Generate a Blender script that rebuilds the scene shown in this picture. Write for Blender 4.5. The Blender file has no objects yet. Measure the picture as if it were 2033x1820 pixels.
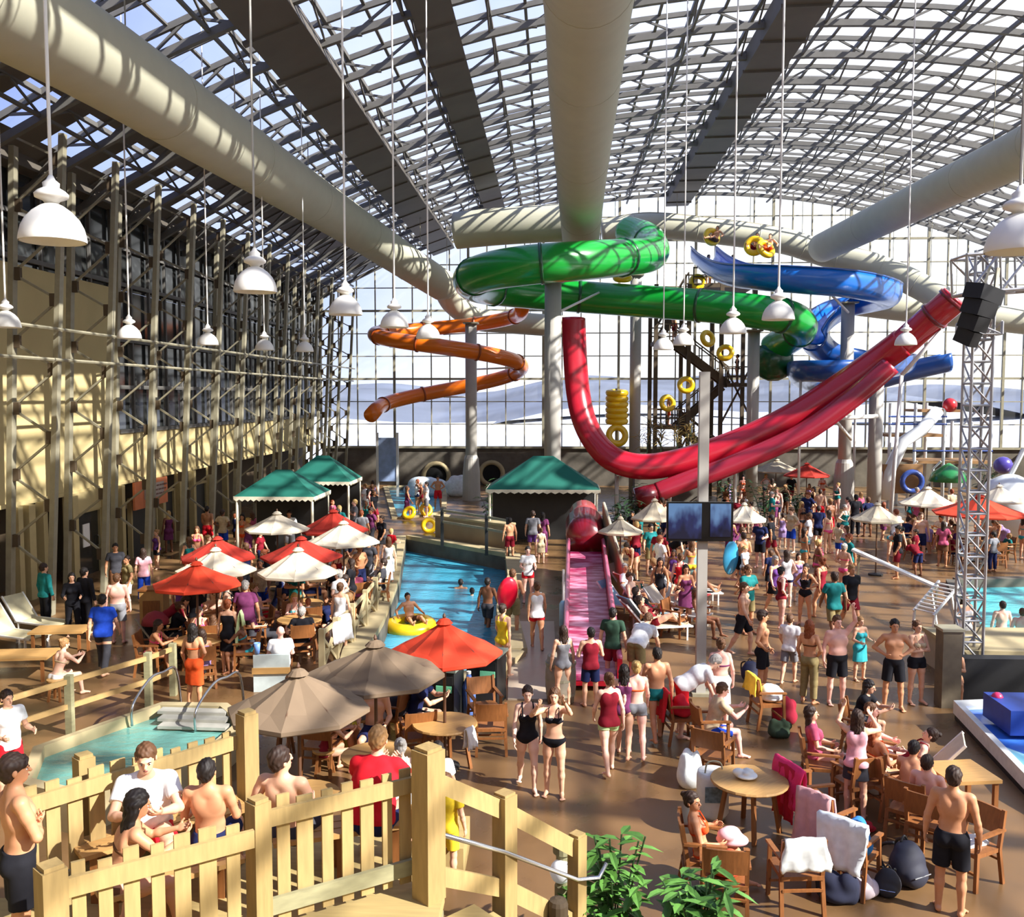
import bpy, bmesh, math, random
import numpy as np
from mathutils import Vector, Matrix
R_ = random.Random(7)
SC = bpy.context.scene
COL = SC.collection
PI = math.pi
# ------------------------------------------------------------------ camera model
FPX = 1850.0; CX = 1016.5; CY = 910.0; CAMZ = 6.0
B_ = math.atan(125 / 1850.0)
A_ = math.atan(83.5 / 1850.0 * math.cos(B_))
CR = Vector((math.cos(A_), math.sin(A_), 0))
CF = Vector((-math.sin(A_) * math.cos(B_), math.cos(A_) * math.cos(B_), -math.sin(B_)))
CU = CR.cross(CF)
def ray(px, py):
    return CF + CR * ((px - CX) / FPX) + CU * ((CY - py) / FPX)
def G(px, py, z=0.0):
    d = ray(px, py); t = (z - CAMZ) / d.z
    return Vector((d.x * t, d.y * t, z))
def P(px, py, Y):
    d = ray(px, py); t = Y / d.y
    return Vector((d.x * t, Y, CAMZ + d.z * t))
def PX(X, px, py):
    d = ray(px, py); t = X / d.x
    return Vector((X, d.y * t, CAMZ + d.z * t))
cam_d = bpy.data.cameras.new('camera'); cam = bpy.data.objects.new('camera', cam_d); COL.objects.link(cam)
cam_d.sensor_width = 36; cam_d.lens = FPX / 2033 * 36; cam_d.clip_end = 2000; cam_d.clip_start = .1
cam.matrix_world = Matrix(((CR.x, CU.x, -CF.x, 0), (CR.y, CU.y, -CF.y, 0), (CR.z, CU.z, -CF.z, CAMZ), (0, 0, 0, 1)))
SC.camera = cam
# ------------------------------------------------------------------ materials
def lin(c):
    return tuple(((v / 255) / 12.92 if v / 255 < .04045 else ((v / 255 + .055) / 1.055) ** 2.4) for v in c)
MATS = {}
def mat(name, rgb, rough=.6, metal=0., var=.12, scale=6., emit=0., spec=.5, bump=0., objcol=False, coat=0., stretch=None):
    if name in MATS: return MATS[name]
    m = bpy.data.materials.new(name); m.use_nodes = True
    nt = m.node_tree; N = nt.nodes; L = nt.links
    b = N['Principled BSDF']
    c = lin(rgb) if max(rgb) > 1 else rgb
    b.inputs['Roughness'].default_value = rough; b.inputs['Metallic'].default_value = metal
    b.inputs['Specular IOR Level'].default_value = spec
    if coat: b.inputs['Coat Weight'].default_value = coat; b.inputs['Coat Roughness'].default_value = .06
    tc = N.new('ShaderNodeTexCoord'); no = N.new('ShaderNodeTexNoise')
    no.inputs['Scale'].default_value = scale; no.inputs['Detail'].default_value = 3
    if stretch:
        mp = N.new('ShaderNodeMapping'); mp.inputs['Scale'].default_value = stretch
        L.new(tc.outputs['Object'], mp.inputs['Vector']); L.new(mp.outputs['Vector'], no.inputs['Vector'])
    else: L.new(tc.outputs['Object'], no.inputs['Vector'])
    mr = N.new('ShaderNodeMapRange'); mr.inputs['From Min'].default_value = .25; mr.inputs['From Max'].default_value = .75
    mr.inputs['To Min'].default_value = 1 - var; mr.inputs['To Max'].default_value = 1 + var
    L.new(no.outputs['Fac'], mr.inputs['Value'])
    vm = N.new('ShaderNodeVectorMath'); vm.operation = 'SCALE'
    if objcol:
        oi = N.new('ShaderNodeObjectInfo'); L.new(oi.outputs['Color'], vm.inputs[0])
    else: vm.inputs[0].default_value = c[:3]
    L.new(mr.outputs['Result'], vm.inputs['Scale'])
    L.new(vm.outputs[0], b.inputs['Base Color'])
    if emit:
        b.inputs['Emission Color'].default_value = (*c[:3], 1); b.inputs['Emission Strength'].default_value = emit
    if bump:
        bp = N.new('ShaderNodeBump'); bp.inputs['Strength'].default_value = bump; bp.inputs['Distance'].default_value = .02
        L.new(no.outputs['Fac'], bp.inputs['Height']); L.new(bp.outputs['Normal'], b.inputs['Normal'])
    MATS[name] = m
    return m
def lin4(rgb): return (*lin(rgb), 1.0)
# ------------------------------------------------------------------ mesh builder
class MB:
    def __init__(s): s.v = []; s.f = []
    def add(s, vs, fs):
        b = len(s.v); s.v += [tuple(v) for v in vs]; s.f += [tuple(b + i for i in f) for f in fs]; return s
    def box(s, c, d, rz=0., M=None):
        hx, hy, hz = d[0] / 2, d[1] / 2, d[2] / 2
        vs = [Vector((x, y, z)) for z in (-hz, hz) for x, y in ((-hx, -hy), (hx, -hy), (hx, hy), (-hx, hy))]
        R = M if M is not None else Matrix.Rotation(rz, 3, 'Z')
        c = Vector(c)
        return s.add([c + R @ v for v in vs], [(0, 3, 2, 1), (4, 5, 6, 7), (0, 1, 5, 4), (1, 2, 6, 5), (2, 3, 7, 6), (3, 0, 4, 7)])
    def beam(s, a, b, w, h=None, up=(0, 0, 1)):
        a = Vector(a); b = Vector(b); h = h or w; d = b - a
        L = d.length
        if L < 1e-6: return s
        d /= L; u = Vector(up)
        if abs(d.dot(u)) > .98: u = Vector((0, 1, 0)) if abs(d.y) < .9 else Vector((1, 0, 0))
        x = d.cross(u).normalized(); z = x.cross(d)
        M = Matrix((x, d, z)).transposed()
        return s.box((a + b) / 2, (w, L, h), M=M)
    def tube(s, pts, r, n=8, cap=True, closed=False):
        pts = [Vector(p) for p in pts]; m = len(pts)
        rs = r if isinstance(r, (list, tuple)) else [r] * m
        b = len(s.v); prev = None
        for i, p in enumerate(pts):
            if closed: t = pts[(i + 1) % m] - pts[i - 1]
            else: t = pts[min(i + 1, m - 1)] - pts[max(i - 1, 0)]
            if t.length < 1e-9: t = Vector((0, 0, 1))
            t.normalize()
            if prev is None:
                u = Vector((0, 0, 1)) if abs(t.z) < .9 else Vector((1, 0, 0))
                x = t.cross(u).normalized()
            else:
                x = prev - t * prev.dot(t)
                x = x.normalized() if x.length > 1e-6 else t.orthogonal().normalized()
            prev = x; y = t.cross(x)
            for k in range(n):
                a = 2 * PI * k / n
                s.v.append(tuple(p + (x * math.cos(a) + y * math.sin(a)) * rs[i]))
        for i in range(m if closed else m - 1):
            j = (i + 1) % m
            for k in range(n):
                k2 = (k + 1) % n
                s.f.append((b + i * n + k, b + i * n + k2, b + j * n + k2, b + j * n + k))
        if cap and not closed:
            s.f.append(tuple(b + k for k in range(n))[::-1]); s.f.append(tuple(b + (m - 1) * n + k for k in range(n)))
        return s
    def lathe(s, prof, n=16, c=(0, 0, 0), cap=True):
        b = len(s.v); m = len(prof); c = Vector(c)
        for r, z in prof:
            for k in range(n):
                a = 2 * PI * k / n; s.v.append((c.x + r * math.cos(a), c.y + r * math.sin(a), c.z + z))
        for i in range(m - 1):
            for k in range(n):
                k2 = (k + 1) % n; s.f.append((b + i * n + k, b + i * n + k2, b + (i + 1) * n + k2, b + (i + 1) * n + k))
        if cap:
            s.f.append(tuple(b + k for k in range(n))[::-1]); s.f.append(tuple(b + (m - 1) * n + k for k in range(n)))
        return s
    def loft(s, rings, closed_ring=True, cap=False):
        b = len(s.v); n = len(rings[0]); m = len(rings)
        for r in rings: s.v += [tuple(p) for p in r]
        for i in range(m - 1):
            for k in range(n if closed_ring else n - 1):
                k2 = (k + 1) % n; s.f.append((b + i * n + k, b + i * n + k2, b + (i + 1) * n + k2, b + (i + 1) * n + k))
        if cap:
            s.f.append(tuple(b + k for k in range(n))[::-1]); s.f.append(tuple(b + (m - 1) * n + k for k in range(n)))
        return s
    def prism(s, poly, z0, z1):
        n = len(poly)
        vs = [(p[0], p[1], z0) for p in poly] + [(p[0], p[1], z1) for p in poly]
        return s.add(vs, [tuple(range(n))[::-1], tuple(range(n, 2 * n))] + [(i, (i + 1) % n, n + (i + 1) % n, n + i) for i in range(n)])
    def ball(s, c, r, n=10, m=7):
        rr = r if isinstance(r, (tuple, list)) else (r, r, r); c = Vector(c); rings = []
        for i in range(m + 1):
            t = PI * i / m; rad = max(math.sin(t), .02)
            rings.append([(c.x + rr[0] * rad * math.cos(2 * PI * k / n), c.y + rr[1] * rad * math.sin(2 * PI * k / n), c.z - rr[2] * math.cos(t)) for k in range(n)])
        return s.loft(rings, cap=True)
    def mesh(s, name, m=None, smooth=False):
        me = bpy.data.meshes.new(name); me.from_pydata(s.v, [], s.f)
        if m: me.materials.append(m)
        if smooth:
            me.polygons.foreach_set('use_smooth', [True] * len(me.polygons))
        me.update(); return me
    def build(s, name, m, parent=None, smooth=False):
        o = bpy.data.objects.new(name, s.mesh(name, m, smooth)); COL.objects.link(o)
        if parent: o.parent = parent
        return o
LABELS = {}
def tag(o, label, cat, group=None, kind=None):
    o['label'] = label; o['category'] = cat
    if group: o['group'] = group
    if kind: o['kind'] = kind
    LABELS.setdefault(label, []).append(o.name)
    return o
def struct(o, label=None):
    o['kind'] = 'structure'
    if label: o['label'] = label
    return o
def thing(name, label, cat, loc=(0, 0, 0), rz=0., group=None, s=1.):
    o = bpy.data.objects.new(name, None); COL.objects.link(o)
    o.location = loc; o.rotation_euler = (0, 0, rz); o.scale = (s, s, s); o.empty_display_size = .2
    return tag(o, label, cat, group)
KIDS = {}
def dup(root, label, loc=None, rz=None, group=None, s=None):
    def cp(o, par):
        c = o.copy(); COL.objects.link(c)
        if par: c.parent = par
        for k in CH.get(o.name, []): cp(k, c)
        return c
    global CH
    CH = {}
    def walk(o):
        CH[o.name] = list(o.children)
        for k in o.children: walk(k)
    walk(root)
    c = cp(root, None)
    if loc is not None: c.location = loc
    if rz is not None: c.rotation_euler = (0, 0, rz)
    if s is not None: c.scale = (s, s, s)
    c['label'] = label
    LABELS.setdefault(label, []).append(c.name)
    if group: c['group'] = group
    return c
def smoothpath(pts, n=8):
    pts = [Vector(p) for p in pts]; out = []
    for i in range(len(pts) - 1):
        p0 = pts[max(i - 1, 0)]; p1 = pts[i]; p2 = pts[i + 1]; p3 = pts[min(i + 2, len(pts) - 1)]
        for k in range(n):
            t = k / n; t2 = t * t; t3 = t2 * t
            out.append(.5 * ((2 * p1) + (p2 - p0) * t + (2 * p0 - 5 * p1 + 4 * p2 - p3) * t2 + (3 * p1 - p0 - 3 * p2 + p3) * t3))
    out.append(pts[-1]); return out
# ------------------------------------------------------------------ people: signed-distance bodies turned into one continuous surface
def nrm(v):
    v = np.asarray(v, float); return v / (np.linalg.norm(v) + 1e-12)
class Field:
    def __init__(s, lo, hi, h):
        s.h = h; s.lo = np.asarray(lo, float)
        s.n = np.ceil((np.asarray(hi) - s.lo) / h).astype(int) + 1
        s.F = np.full(s.n, .25, np.float32)
    def region(s, lo, hi):
        a = np.clip(np.floor((np.asarray(lo) - s.lo) / s.h).astype(int), 0, s.n - 1)
        b = np.clip(np.ceil((np.asarray(hi) - s.lo) / s.h).astype(int) + 1, 1, s.n)
        sl = tuple(slice(i, j) for i, j in zip(a, b))
        g = [s.lo[k] + s.h * np.arange(a[k], b[k], dtype=np.float32) for k in range(3)]
        return sl, np.stack(np.meshgrid(*g, indexing='ij'), -1).astype(np.float32)
    def put(s, prim, k=.02, off=0., sub=False):
        r = prim_bounds(prim); m = off + k + 3 * s.h
        sl, X = s.region(r[0] - m, r[1] + m)
        if X.size == 0: return
        d = prim_d(prim, X) - off; F = s.F[sl]
        if sub: d = -d; s.F[sl] = -smin(-F, -d, k)
        else: s.F[sl] = smin(F, d, k)
    def cut(s, fn):
        sl, X = s.region(s.lo, s.lo + s.n * s.h); s.F = np.maximum(s.F, fn(X).astype(np.float32))
def smin(a, b, k):
    if k <= 0: return np.minimum(a, b)
    h = np.clip(.5 + .5 * (b - a) / k, 0, 1); return b * (1 - h) + a * h - k * h * (1 - h)
def cap_(a, b, ra, rb): return ('c', np.asarray(a, float), np.asarray(b, float), ra, rb)
def ell_(c, r, M=None): return ('e', np.asarray(c, float), np.asarray(r, float), np.eye(3) if M is None else np.asarray(M))
def prim_bounds(p):
    if p[0] == 'c':
        r = max(p[3], p[4]); return np.minimum(p[1], p[2]) - r, np.maximum(p[1], p[2]) + r
    r = p[2].max(); return p[1] - r, p[1] + r
def prim_d(p, X):
    if p[0] == 'c':
        a, b = p[1].astype(np.float32), p[2].astype(np.float32); ab = b - a
        t = np.clip(((X - a) @ ab) / (ab @ ab + 1e-9), 0, 1)
        return np.linalg.norm(X - a - t[..., None] * ab, axis=-1) - (p[3] + (p[4] - p[3]) * t)
    q = (X - p[1].astype(np.float32)) @ p[3].T.astype(np.float32)
    r = p[2].astype(np.float32)
    k0 = np.linalg.norm(q / r, axis=-1); k1 = np.linalg.norm(q / (r * r), axis=-1) + 1e-9
    return k0 * (k0 - 1) / k1
def surfnets(F, lo, h):
    S = F < 0
    nx, ny, nz = F.shape
    c = [S[i:nx - 1 + i, j:ny - 1 + j, k:nz - 1 + k] for i in (0, 1) for j in (0, 1) for k in (0, 1)]
    al = c[0].copy(); an = c[0].copy()
    for q in c[1:]: al &= q; an |= q
    act = an & ~al
    I = np.argwhere(act)
    if len(I) == 0: return np.zeros((0, 3)), np.zeros((0, 4), int)
    idx = np.full(act.shape, -1, np.int32); idx[act] = np.arange(len(I))
    acc = np.zeros((len(I), 3)); cnt = np.zeros(len(I))
    cor = np.array([(i, j, k) for i in (0, 1) for j in (0, 1) for k in (0, 1)])
    val = np.stack([F[I[:, 0] + o[0], I[:, 1] + o[1], I[:, 2] + o[2]] for o in cor], 1)
    for a in range(8):
        for b in range(a + 1, 8):
            if np.abs(cor[a] - cor[b]).sum() != 1: continue
            va, vb = val[:, a], val[:, b]; m = (va < 0) != (vb < 0)
            t = np.where(m, va / np.where(m, va - vb, 1), 0)
            pt = cor[a] + t[:, None] * (cor[b] - cor[a])
            acc[m] += pt[m]; cnt[m] += 1
    V = (I + acc / cnt[:, None]) * h + lo
    Q = []
    for ax in range(3):
        sl0 = [slice(1, -1)] * 3; sl1 = [slice(1, -1)] * 3
        sl0[ax] = slice(0, F.shape[ax] - 1); sl1[ax] = slice(1, F.shape[ax])
        A = S[tuple(sl0)]; Bq = S[tuple(sl1)]
        D = np.argwhere(A != Bq)
        if len(D) == 0: continue
        fl = A[D[:, 0], D[:, 1], D[:, 2]]
        e = D.copy(); o1, o2 = (ax + 1) % 3, (ax + 2) % 3
        e[:, o1] += 1; e[:, o2] += 1
        def at(d1, d2):
            q = e.copy(); q[:, o1] += d1; q[:, o2] += d2; return idx[q[:, 0], q[:, 1], q[:, 2]]
        quad = np.stack([at(-1, -1), at(0, -1), at(0, 0), at(-1, 0)], 1)
        quad[~fl] = quad[~fl][:, ::-1]
        Q.append(quad)
    Q = np.concatenate(Q); Q = Q[(Q >= 0).all(1)]
    return V, Q
def np_mesh(name, V, Q, extra=None, mats=()):
    """V,Q plus extra = list of (MB, material index)"""
    vs = [tuple(v) for v in V]; fs = [tuple(q) for q in Q]; mi = [0] * len(fs)
    for mb, k in extra or ():
        b = len(vs); vs += mb.v; fs += [tuple(b + i for i in f) for f in mb.f]; mi += [k] * len(mb.f)
    me = bpy.data.meshes.new(name); me.from_pydata(vs, [], fs)
    for m in mats: me.materials.append(m)
    me.polygons.foreach_set('use_smooth', [True] * len(fs))
    me.polygons.foreach_set('material_index', mi); me.update()
    return me
D_ = (0, 0, -1)
def POSE(**k): return k
POSES = {
 'stand': POSE(hip=.90, legs=[((.06, -.02, -1), (.02, .03, -1)), ((-.06, .02, -1), (-.02, .05, -1))], arms=[((.28, .04, -1), (.10, -.22, -1)), ((-.28, .04, -1), (-.10, -.22, -1))]),
 'stand2': POSE(hip=.895, sp=(.03, 0, 1), legs=[((.10, -.12, -1), (.04, .10, -1)), ((-.03, .03, -1), (-.02, .04, -1))], arms=[((.32, .05, -1), (.05, -.5, -.9)), ((-.5, .25, -1), (.45, -.45, -.55))], hy=25),
 'walk': POSE(hip=.89, sp=(0, -.05, 1), legs=[((.04, -.38, -1), (0, .02, -1)), ((-.04, .28, -1), (0, .55, -1))], arms=[((.22, .35, -1), (.05, .05, -1)), ((-.22, -.3, -1), (-.05, -.6, -1))]),
 'walk2': POSE(hip=.89, sp=(0, -.04, 1), legs=[((.03, .25, -1), (0, .5, -1)), ((-.03, -.33, -1), (0, .04, -1))], arms=[((.25, -.28, -1), (-.1, -.6, -.9)), ((-.25, .3, -1), (-.05, .05, -1))]),
 'cross': POSE(hip=.90, legs=[((.07, -.02, -1), (.03, .03, -1)), ((-.07, .02, -1), (-.02, .05, -1))], arms=[((.22, -.30, -1), (-1, -.16, .16)), ((-.22, -.36, -1), (1, -.22, .04))]),
 'hips': POSE(hip=.90, legs=[((.10, -.03, -1), (.05, .05, -1)), ((-.10, .0, -1), (-.05, .05, -1))], arms=[((.75, .25, -1), (-.75, -.35, -.45)), ((-.75, .25, -1), (.75, -.35, -.45))]),
 'reach': POSE(hip=.90, legs=[((.06, -.06, -1), (.02, .06, -1)), ((-.06, .06, -1), (-.02, .08, -1))], arms=[((.35, -.75, .1), (-.35, -.5, .9)), ((-.5, -.6, -.1), (.5, -.5, .8))]),
 'armup': POSE(hip=.90, sp=(0, .02, 1), legs=[((.06, -.06, -1), (.02, .06, -1)), ((-.06, .06, -1), (-.02, .08, -1))], arms=[((.5, -.3, .9), (-.3, -.2, 1)), ((-.3, .04, -1), (-.1, -.25, -1))]),
 'hold': POSE(hip=.90, legs=[((.07, -.05, -1), (.02, .06, -1)), ((-.05, .04, -1), (-.02, .05, -1))], arms=[((.28, -.05, -1), (-.1, -1, -.05)), ((-.28, -.05, -1), (.1, -1, -.05))]),
 'sit': POSE(hip=.50, sp=(0, .12, 1), legs=[((.16, -1, -.05), (.03, .08, -1)), ((-.16, -1, -.05), (-.03, .02, -1))], arms=[((.25, -.25, -1), (-.15, -1, -.2)), ((-.25, -.25, -1), (.15, -1, -.2))]),
 'sit2': POSE(hip=.50, sp=(0, -.25, 1), sp2=(0, -.4, 1), legs=[((.22, -1, -.02), (.02, .15, -1)), ((-.14, -1, -.02), (-.03, -.15, -1))], arms=[((.3, -.75, -.75), (-.55, -.75, .25)), ((-.3, -.75, -.75), (.5, -.7, .2))]),
 'sit3': POSE(hip=.50, sp=(0, .3, 1), sp2=(0, .2, 1), legs=[((.10, -1, .02), (-.05, -.35, -1)), ((-.20, -1, -.02), (.03, -.05, -1))], arms=[((.5, .0, -1), (.1, -.95, .15)), ((-.3, -.3, -1), (.5, -.9, -.1))], hy=-30),
 'ride': POSE(hip=.16, sp=(0, .55, 1), sp2=(0, .3, 1), legs=[((.28, -1, .35), (.02, -1, -.3)), ((-.28, -1, .35), (-.02, -1, -.3))], arms=[((.75, .2, -.8), (.2, -.9, -.35)), ((-.75, .2, -.8), (-.2, -.9, -.35))]),
 'lie': POSE(hip=.46, sp=(0, 1, .85), sp2=(0, .8, 1), legs=[((.12, -1, .22), (.0, -1, -.32)), ((-.12, -1, .45), (0, -.72, -.75))], arms=[((.4, -.35, -1), (-.1, -1, .1)), ((-.4, -.1, -1), (.1, -1, .2))]),
 'bend': POSE(hip=.86, sp=(0, -.9, .75), sp2=(0, -1, .55), legs=[((.07, -.15, -1), (.02, .22, -1)), ((-.07, -.02, -1), (-.02, .12, -1))], arms=[((.15, -.35, -1), (0, -.4, -1)), ((-.15, -.45, -1), (0, -.45, -1))]),
}
def ortho(d, t):
    d = nrm(d); t = np.asarray(t, float); t = t - d * (t @ d); return nrm(t)
def skeleton(pose, sex):
    p = POSES[pose]; F = sex == 'f'
    sh, hp = (.155, .088) if F else (.185, .088)
    H = np.array((0, 0, p['hip'])); up = nrm(p.get('sp', (0, 0, 1))); up2 = nrm(p.get('sp2', p.get('sp', (0, 0, 1))))
    ax = np.array((1., 0, 0)); fr = nrm(np.cross(up, ax)) * -1; fr2 = nrm(np.cross(up2, ax)) * -1
    left = nrm(np.cross(up, -fr)) ; left = left if left[0] > 0 else -left
    left2 = ax - up2 * (ax @ up2); left2 = nrm(left2)
    fr = nrm(np.cross(left, up)); fr = fr if fr[1] < 0 or abs(fr[1]) < .3 and fr[2] > 0 else -fr
    fr2 = nrm(np.cross(left2, up2)); fr2 = fr2 if fr2[1] < 0 or abs(fr2[1]) < .3 and fr2[2] > 0 else -fr2
    W = H + up * .18
    return dict(p=p, H=H, up=up, up2=up2, fr=fr, fr2=fr2, l=left, l2=left2, W=W, sh=sh, hp=hp)
def body_prims(pose, sex, build='n'):
    K = skeleton(pose, sex); p = K['p']; F = sex == 'f'
    H, W, up, up2, fr, fr2, l, l2 = (K[k] for k in ('H', 'W', 'up', 'up2', 'fr', 'fr2', 'l', 'l2'))
    ML = np.stack([l, -fr, up]); MC = np.stack([l2, -fr2, up2])
    lo = lambda x, y, z: H + l * x - fr * y + up * z          # z from hips
    hi = lambda x, y, z: W + l2 * x - fr2 * y + up2 * z       # z from waist (standing z = 1.08)
    big = 1.22 if build == 'b' else 1.
    out = []
    A = lambda t, pr, k=.03: out.append((t, pr, k))
    if F:
        A('pelvis', ell_(lo(0, .005, .03), (.168 * big, .112 * big, .105), ML)); A('belly', ell_(lo(0, -.0, .15), (.125 * big, .093 * big, .13), ML), .05)
        A('chest', ell_(hi(0, .0, .16), (.142 * big, .10 * big, .165), MC), .05)
        for s in (-1, 1):
            A('breast', ell_(hi(s * .066, -.085, .185), (.062, .056, .058), MC), .02)
    else:
        A('pelvis', ell_(lo(0, .005, .04), (.158 * big, .11 * big, .105), ML)); A('belly', ell_(lo(0, -.012 * (big * 4 - 3), .16), (.146 * big, .104 * big, .14), ML), .05)
        A('chest', ell_(hi(0, .0, .17), (.172 * big, .115 * big, .165), MC), .05)
        for s in (-1, 1):
            A('chest', ell_(hi(s * .075, -.078, .215), (.082, .042, .058), MC), .03)
    for s in (-1, 1):
        A('pelvis', ell_(lo(s * .075, .055, -.005), (.088, .085, .09), ML), .03)
        A('chest', ell_(hi(s * .075, .07, .24), (.07, .04, .09), MC), .03)
    sz = .325
    A('shoulder', cap_(hi(-K['sh'] * .8, .005, sz), hi(K['sh'] * .8, .005, sz), .058, .058), .05)
    A('shoulder', ell_(hi(0, .02, .345), (.10, .06, .06), MC), .04)
    nb = hi(0, .012, .36); hy = math.radians(p.get('hy', 0))
    hup = nrm(up2 * .75 + np.array((0, 0, .6))) if pose != 'bend' else nrm(up2 + np.array((0, -.2, .5)))
    f0 = ortho(hup, (-fr2 * 0 + np.array((math.sin(hy), -math.cos(hy), 0))))
    hl = nrm(np.cross(hup, f0)); hl = hl if hl[0] > -.2 else -hl
    HB = nb + hup * .085
    hd = lambda x, y, z: HB + hl * x - f0 * y + hup * z
    MH = np.stack([hl, -f0, hup])
    A('neck', cap_(nb - up2 * .03, HB + hup * .03, .056 if not F else .047, .05 if not F else .043), .04)
    A('head', ell_(hd(0, .012, .125), (.080, .098, .094), MH), .03)
    A('head', ell_(hd(0, -.028, .065), (.058, .064, .085), MH), .03)
    A('head', ell_(hd(0, -.068, .012), (.026, .022, .02), MH), .03)
    A('face', cap_(hd(0, -.094, .098), hd(0, -.113, .066), .0085, .0145), .012)
    A('face', ell_(hd(0, -.09, .112), (.045, .014, .010), MH), .014)
    A('face', ell_(hd(0, -.088, .036), (.022, .014, .011), MH), .008)
    for s in (-1, 1):
        A('face', ell_(hd(s * .081, .01, .085), (.010, .020, .030), MH), .006)
    hands = {}
    arm = []
    for i, s in enumerate((1, -1)):
        S = hi(s * K['sh'], .005, sz); u, f = (nrm(q) for q in p['arms'][i])
        E = S + u * .285; Wr = E + f * .245
        ra = .9 if F else 1.
        A('uarm%d' % i, cap_(S, S + u * .12, .056 * ra, .049 * ra), .03); A('uarm%d' % i, cap_(S + u * .10, E, .048 * ra, .038 * ra), .02)
        A('farm%d' % i, cap_(E, E + f * .08, .039 * ra, .042 * ra), .015); A('farm%d' % i, cap_(E + f * .07, Wr, .041 * ra, .026 * ra), .015)
        t = ortho(f, (0, -1, .7)); n = np.cross(f, t) * (1 if s > 0 else -1)
        A('hand', ell_(Wr + f * .048, (.052, .040, .017), np.stack([f, t, n])), .015)
        for j, (o, L) in enumerate(((.030, .072), (.010, .080), (-.011, .074), (-.031, .058))):
            q = Wr + f * (.080 - abs(j - 1) * .004) + t * o; d = nrm(f + t * o * 3.2)
            for c, fr_ in ((12, .42), (30, .32), (30, .28)):
                c = math.radians(c); d = nrm(d * math.cos(c) + n * math.sin(c)); q2 = q + d * L * fr_
                A('hand', cap_(q, q2, .0088, .0082), .004); q = q2
        q = Wr + f * .028 + t * .026; d = nrm(f * .62 + t * .72 + n * .3)
        A('hand', cap_(q, q + d * .036, .0125, .011), .008); d2 = nrm(d + f * .5 + n * .2)
        A('hand', cap_(q + d * .036, q + d * .036 + d2 * .028, .0105, .009), .005)
        hands[i] = (Wr, f, t, n); arm.append((S, E, Wr, u, f))
    leg = []
    for i, s in enumerate((1, -1)):
        J = H + l * s * K['hp']; th, shn = (nrm(q) for q in p['legs'][i])
        Kn = J + th * .43; An = Kn + shn * .40
        rt = 1.04 if F else 1.; rt *= 1 + (big - 1) * .5
        A('thigh%d' % i, cap_(J, J + th * .2, .086 * rt, .078 * rt), .03); A('thigh%d' % i, cap_(J + th * .18, Kn, .077 * rt, .053), .03)
        A('shin%d' % i, cap_(Kn, Kn + shn * .13, .051, .054 * (1 + (rt - 1) * .5)), .02); A('shin%d' % i, cap_(Kn + shn * .12, An, .053, .034), .02)
        bk = ortho(shn, (0, 1, 0.2)); A('shin%d' % i, ell_(Kn + shn * .12 + bk * .016, (.048, .045, .10), np.stack([ortho(shn, (1, 0, 0)), bk, shn])), .02)
        ff = ortho(shn, (0, -1, 0.25)) if shn[2] > -.8 else nrm((s * .18, -1, 0))
        dn = shn if shn[2] > -.8 else np.array((0, 0, -1.))
        A('foot', cap_(An + dn * .028 - ff * .028, An + dn * .032 + ff * .02, .034, .034), .02)
        A('foot', cap_(An + dn * .02 + ff * .03, An + dn * .045 + ff * .13, .033, .024), .02)
        sd = np.cross(ff, dn); sd = nrm(sd)
        for j in range(5):
            q = An + dn * .05 + ff * (.145 - abs(j - 1) * .006) + sd * (j - 2) * .0175 * (1 if (sd[0] * s) > 0 else -1)
            A('foot', cap_(q, q + ff * (.034 - j * .003), .0125 if j else .0125, .0105), .005)
        leg.append((J, Kn, An, th, shn))
    K.update(lo=lo, hi=hi, hd=hd, arm=arm, leg=leg, ML=ML, MC=MC, MH=MH, hands=hands, f0=f0, hup=hup, hl=hl)
    return out, K
def bounds_of(prims, m=.05):
    b = [prim_bounds(q[1]) for q in prims]
    return np.min([x[0] for x in b], 0) - m, np.max([x[1] for x in b], 0) + m
SKIN = mat('skin', (200, 150, 120), rough=.5, var=.07, scale=9, objcol=True, spec=.4)
CLOTH = mat('cloth', (120, 120, 120), rough=.85, var=.16, scale=14, objcol=True, spec=.2)
HAIRM = mat('hair', (50, 35, 25), rough=.6, var=.3, scale=40, objcol=True, spec=.35)
EYEM = mat('eye_dark', (35, 26, 22), rough=.25, var=.05)
EYEW = mat('eye_white', (225, 222, 215), rough=.3, var=.02)
LIPM = mat('lip', (150, 80, 75), rough=.45, var=.08)
HVOX = .0085
BODY = {}; GARM = {}
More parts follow.
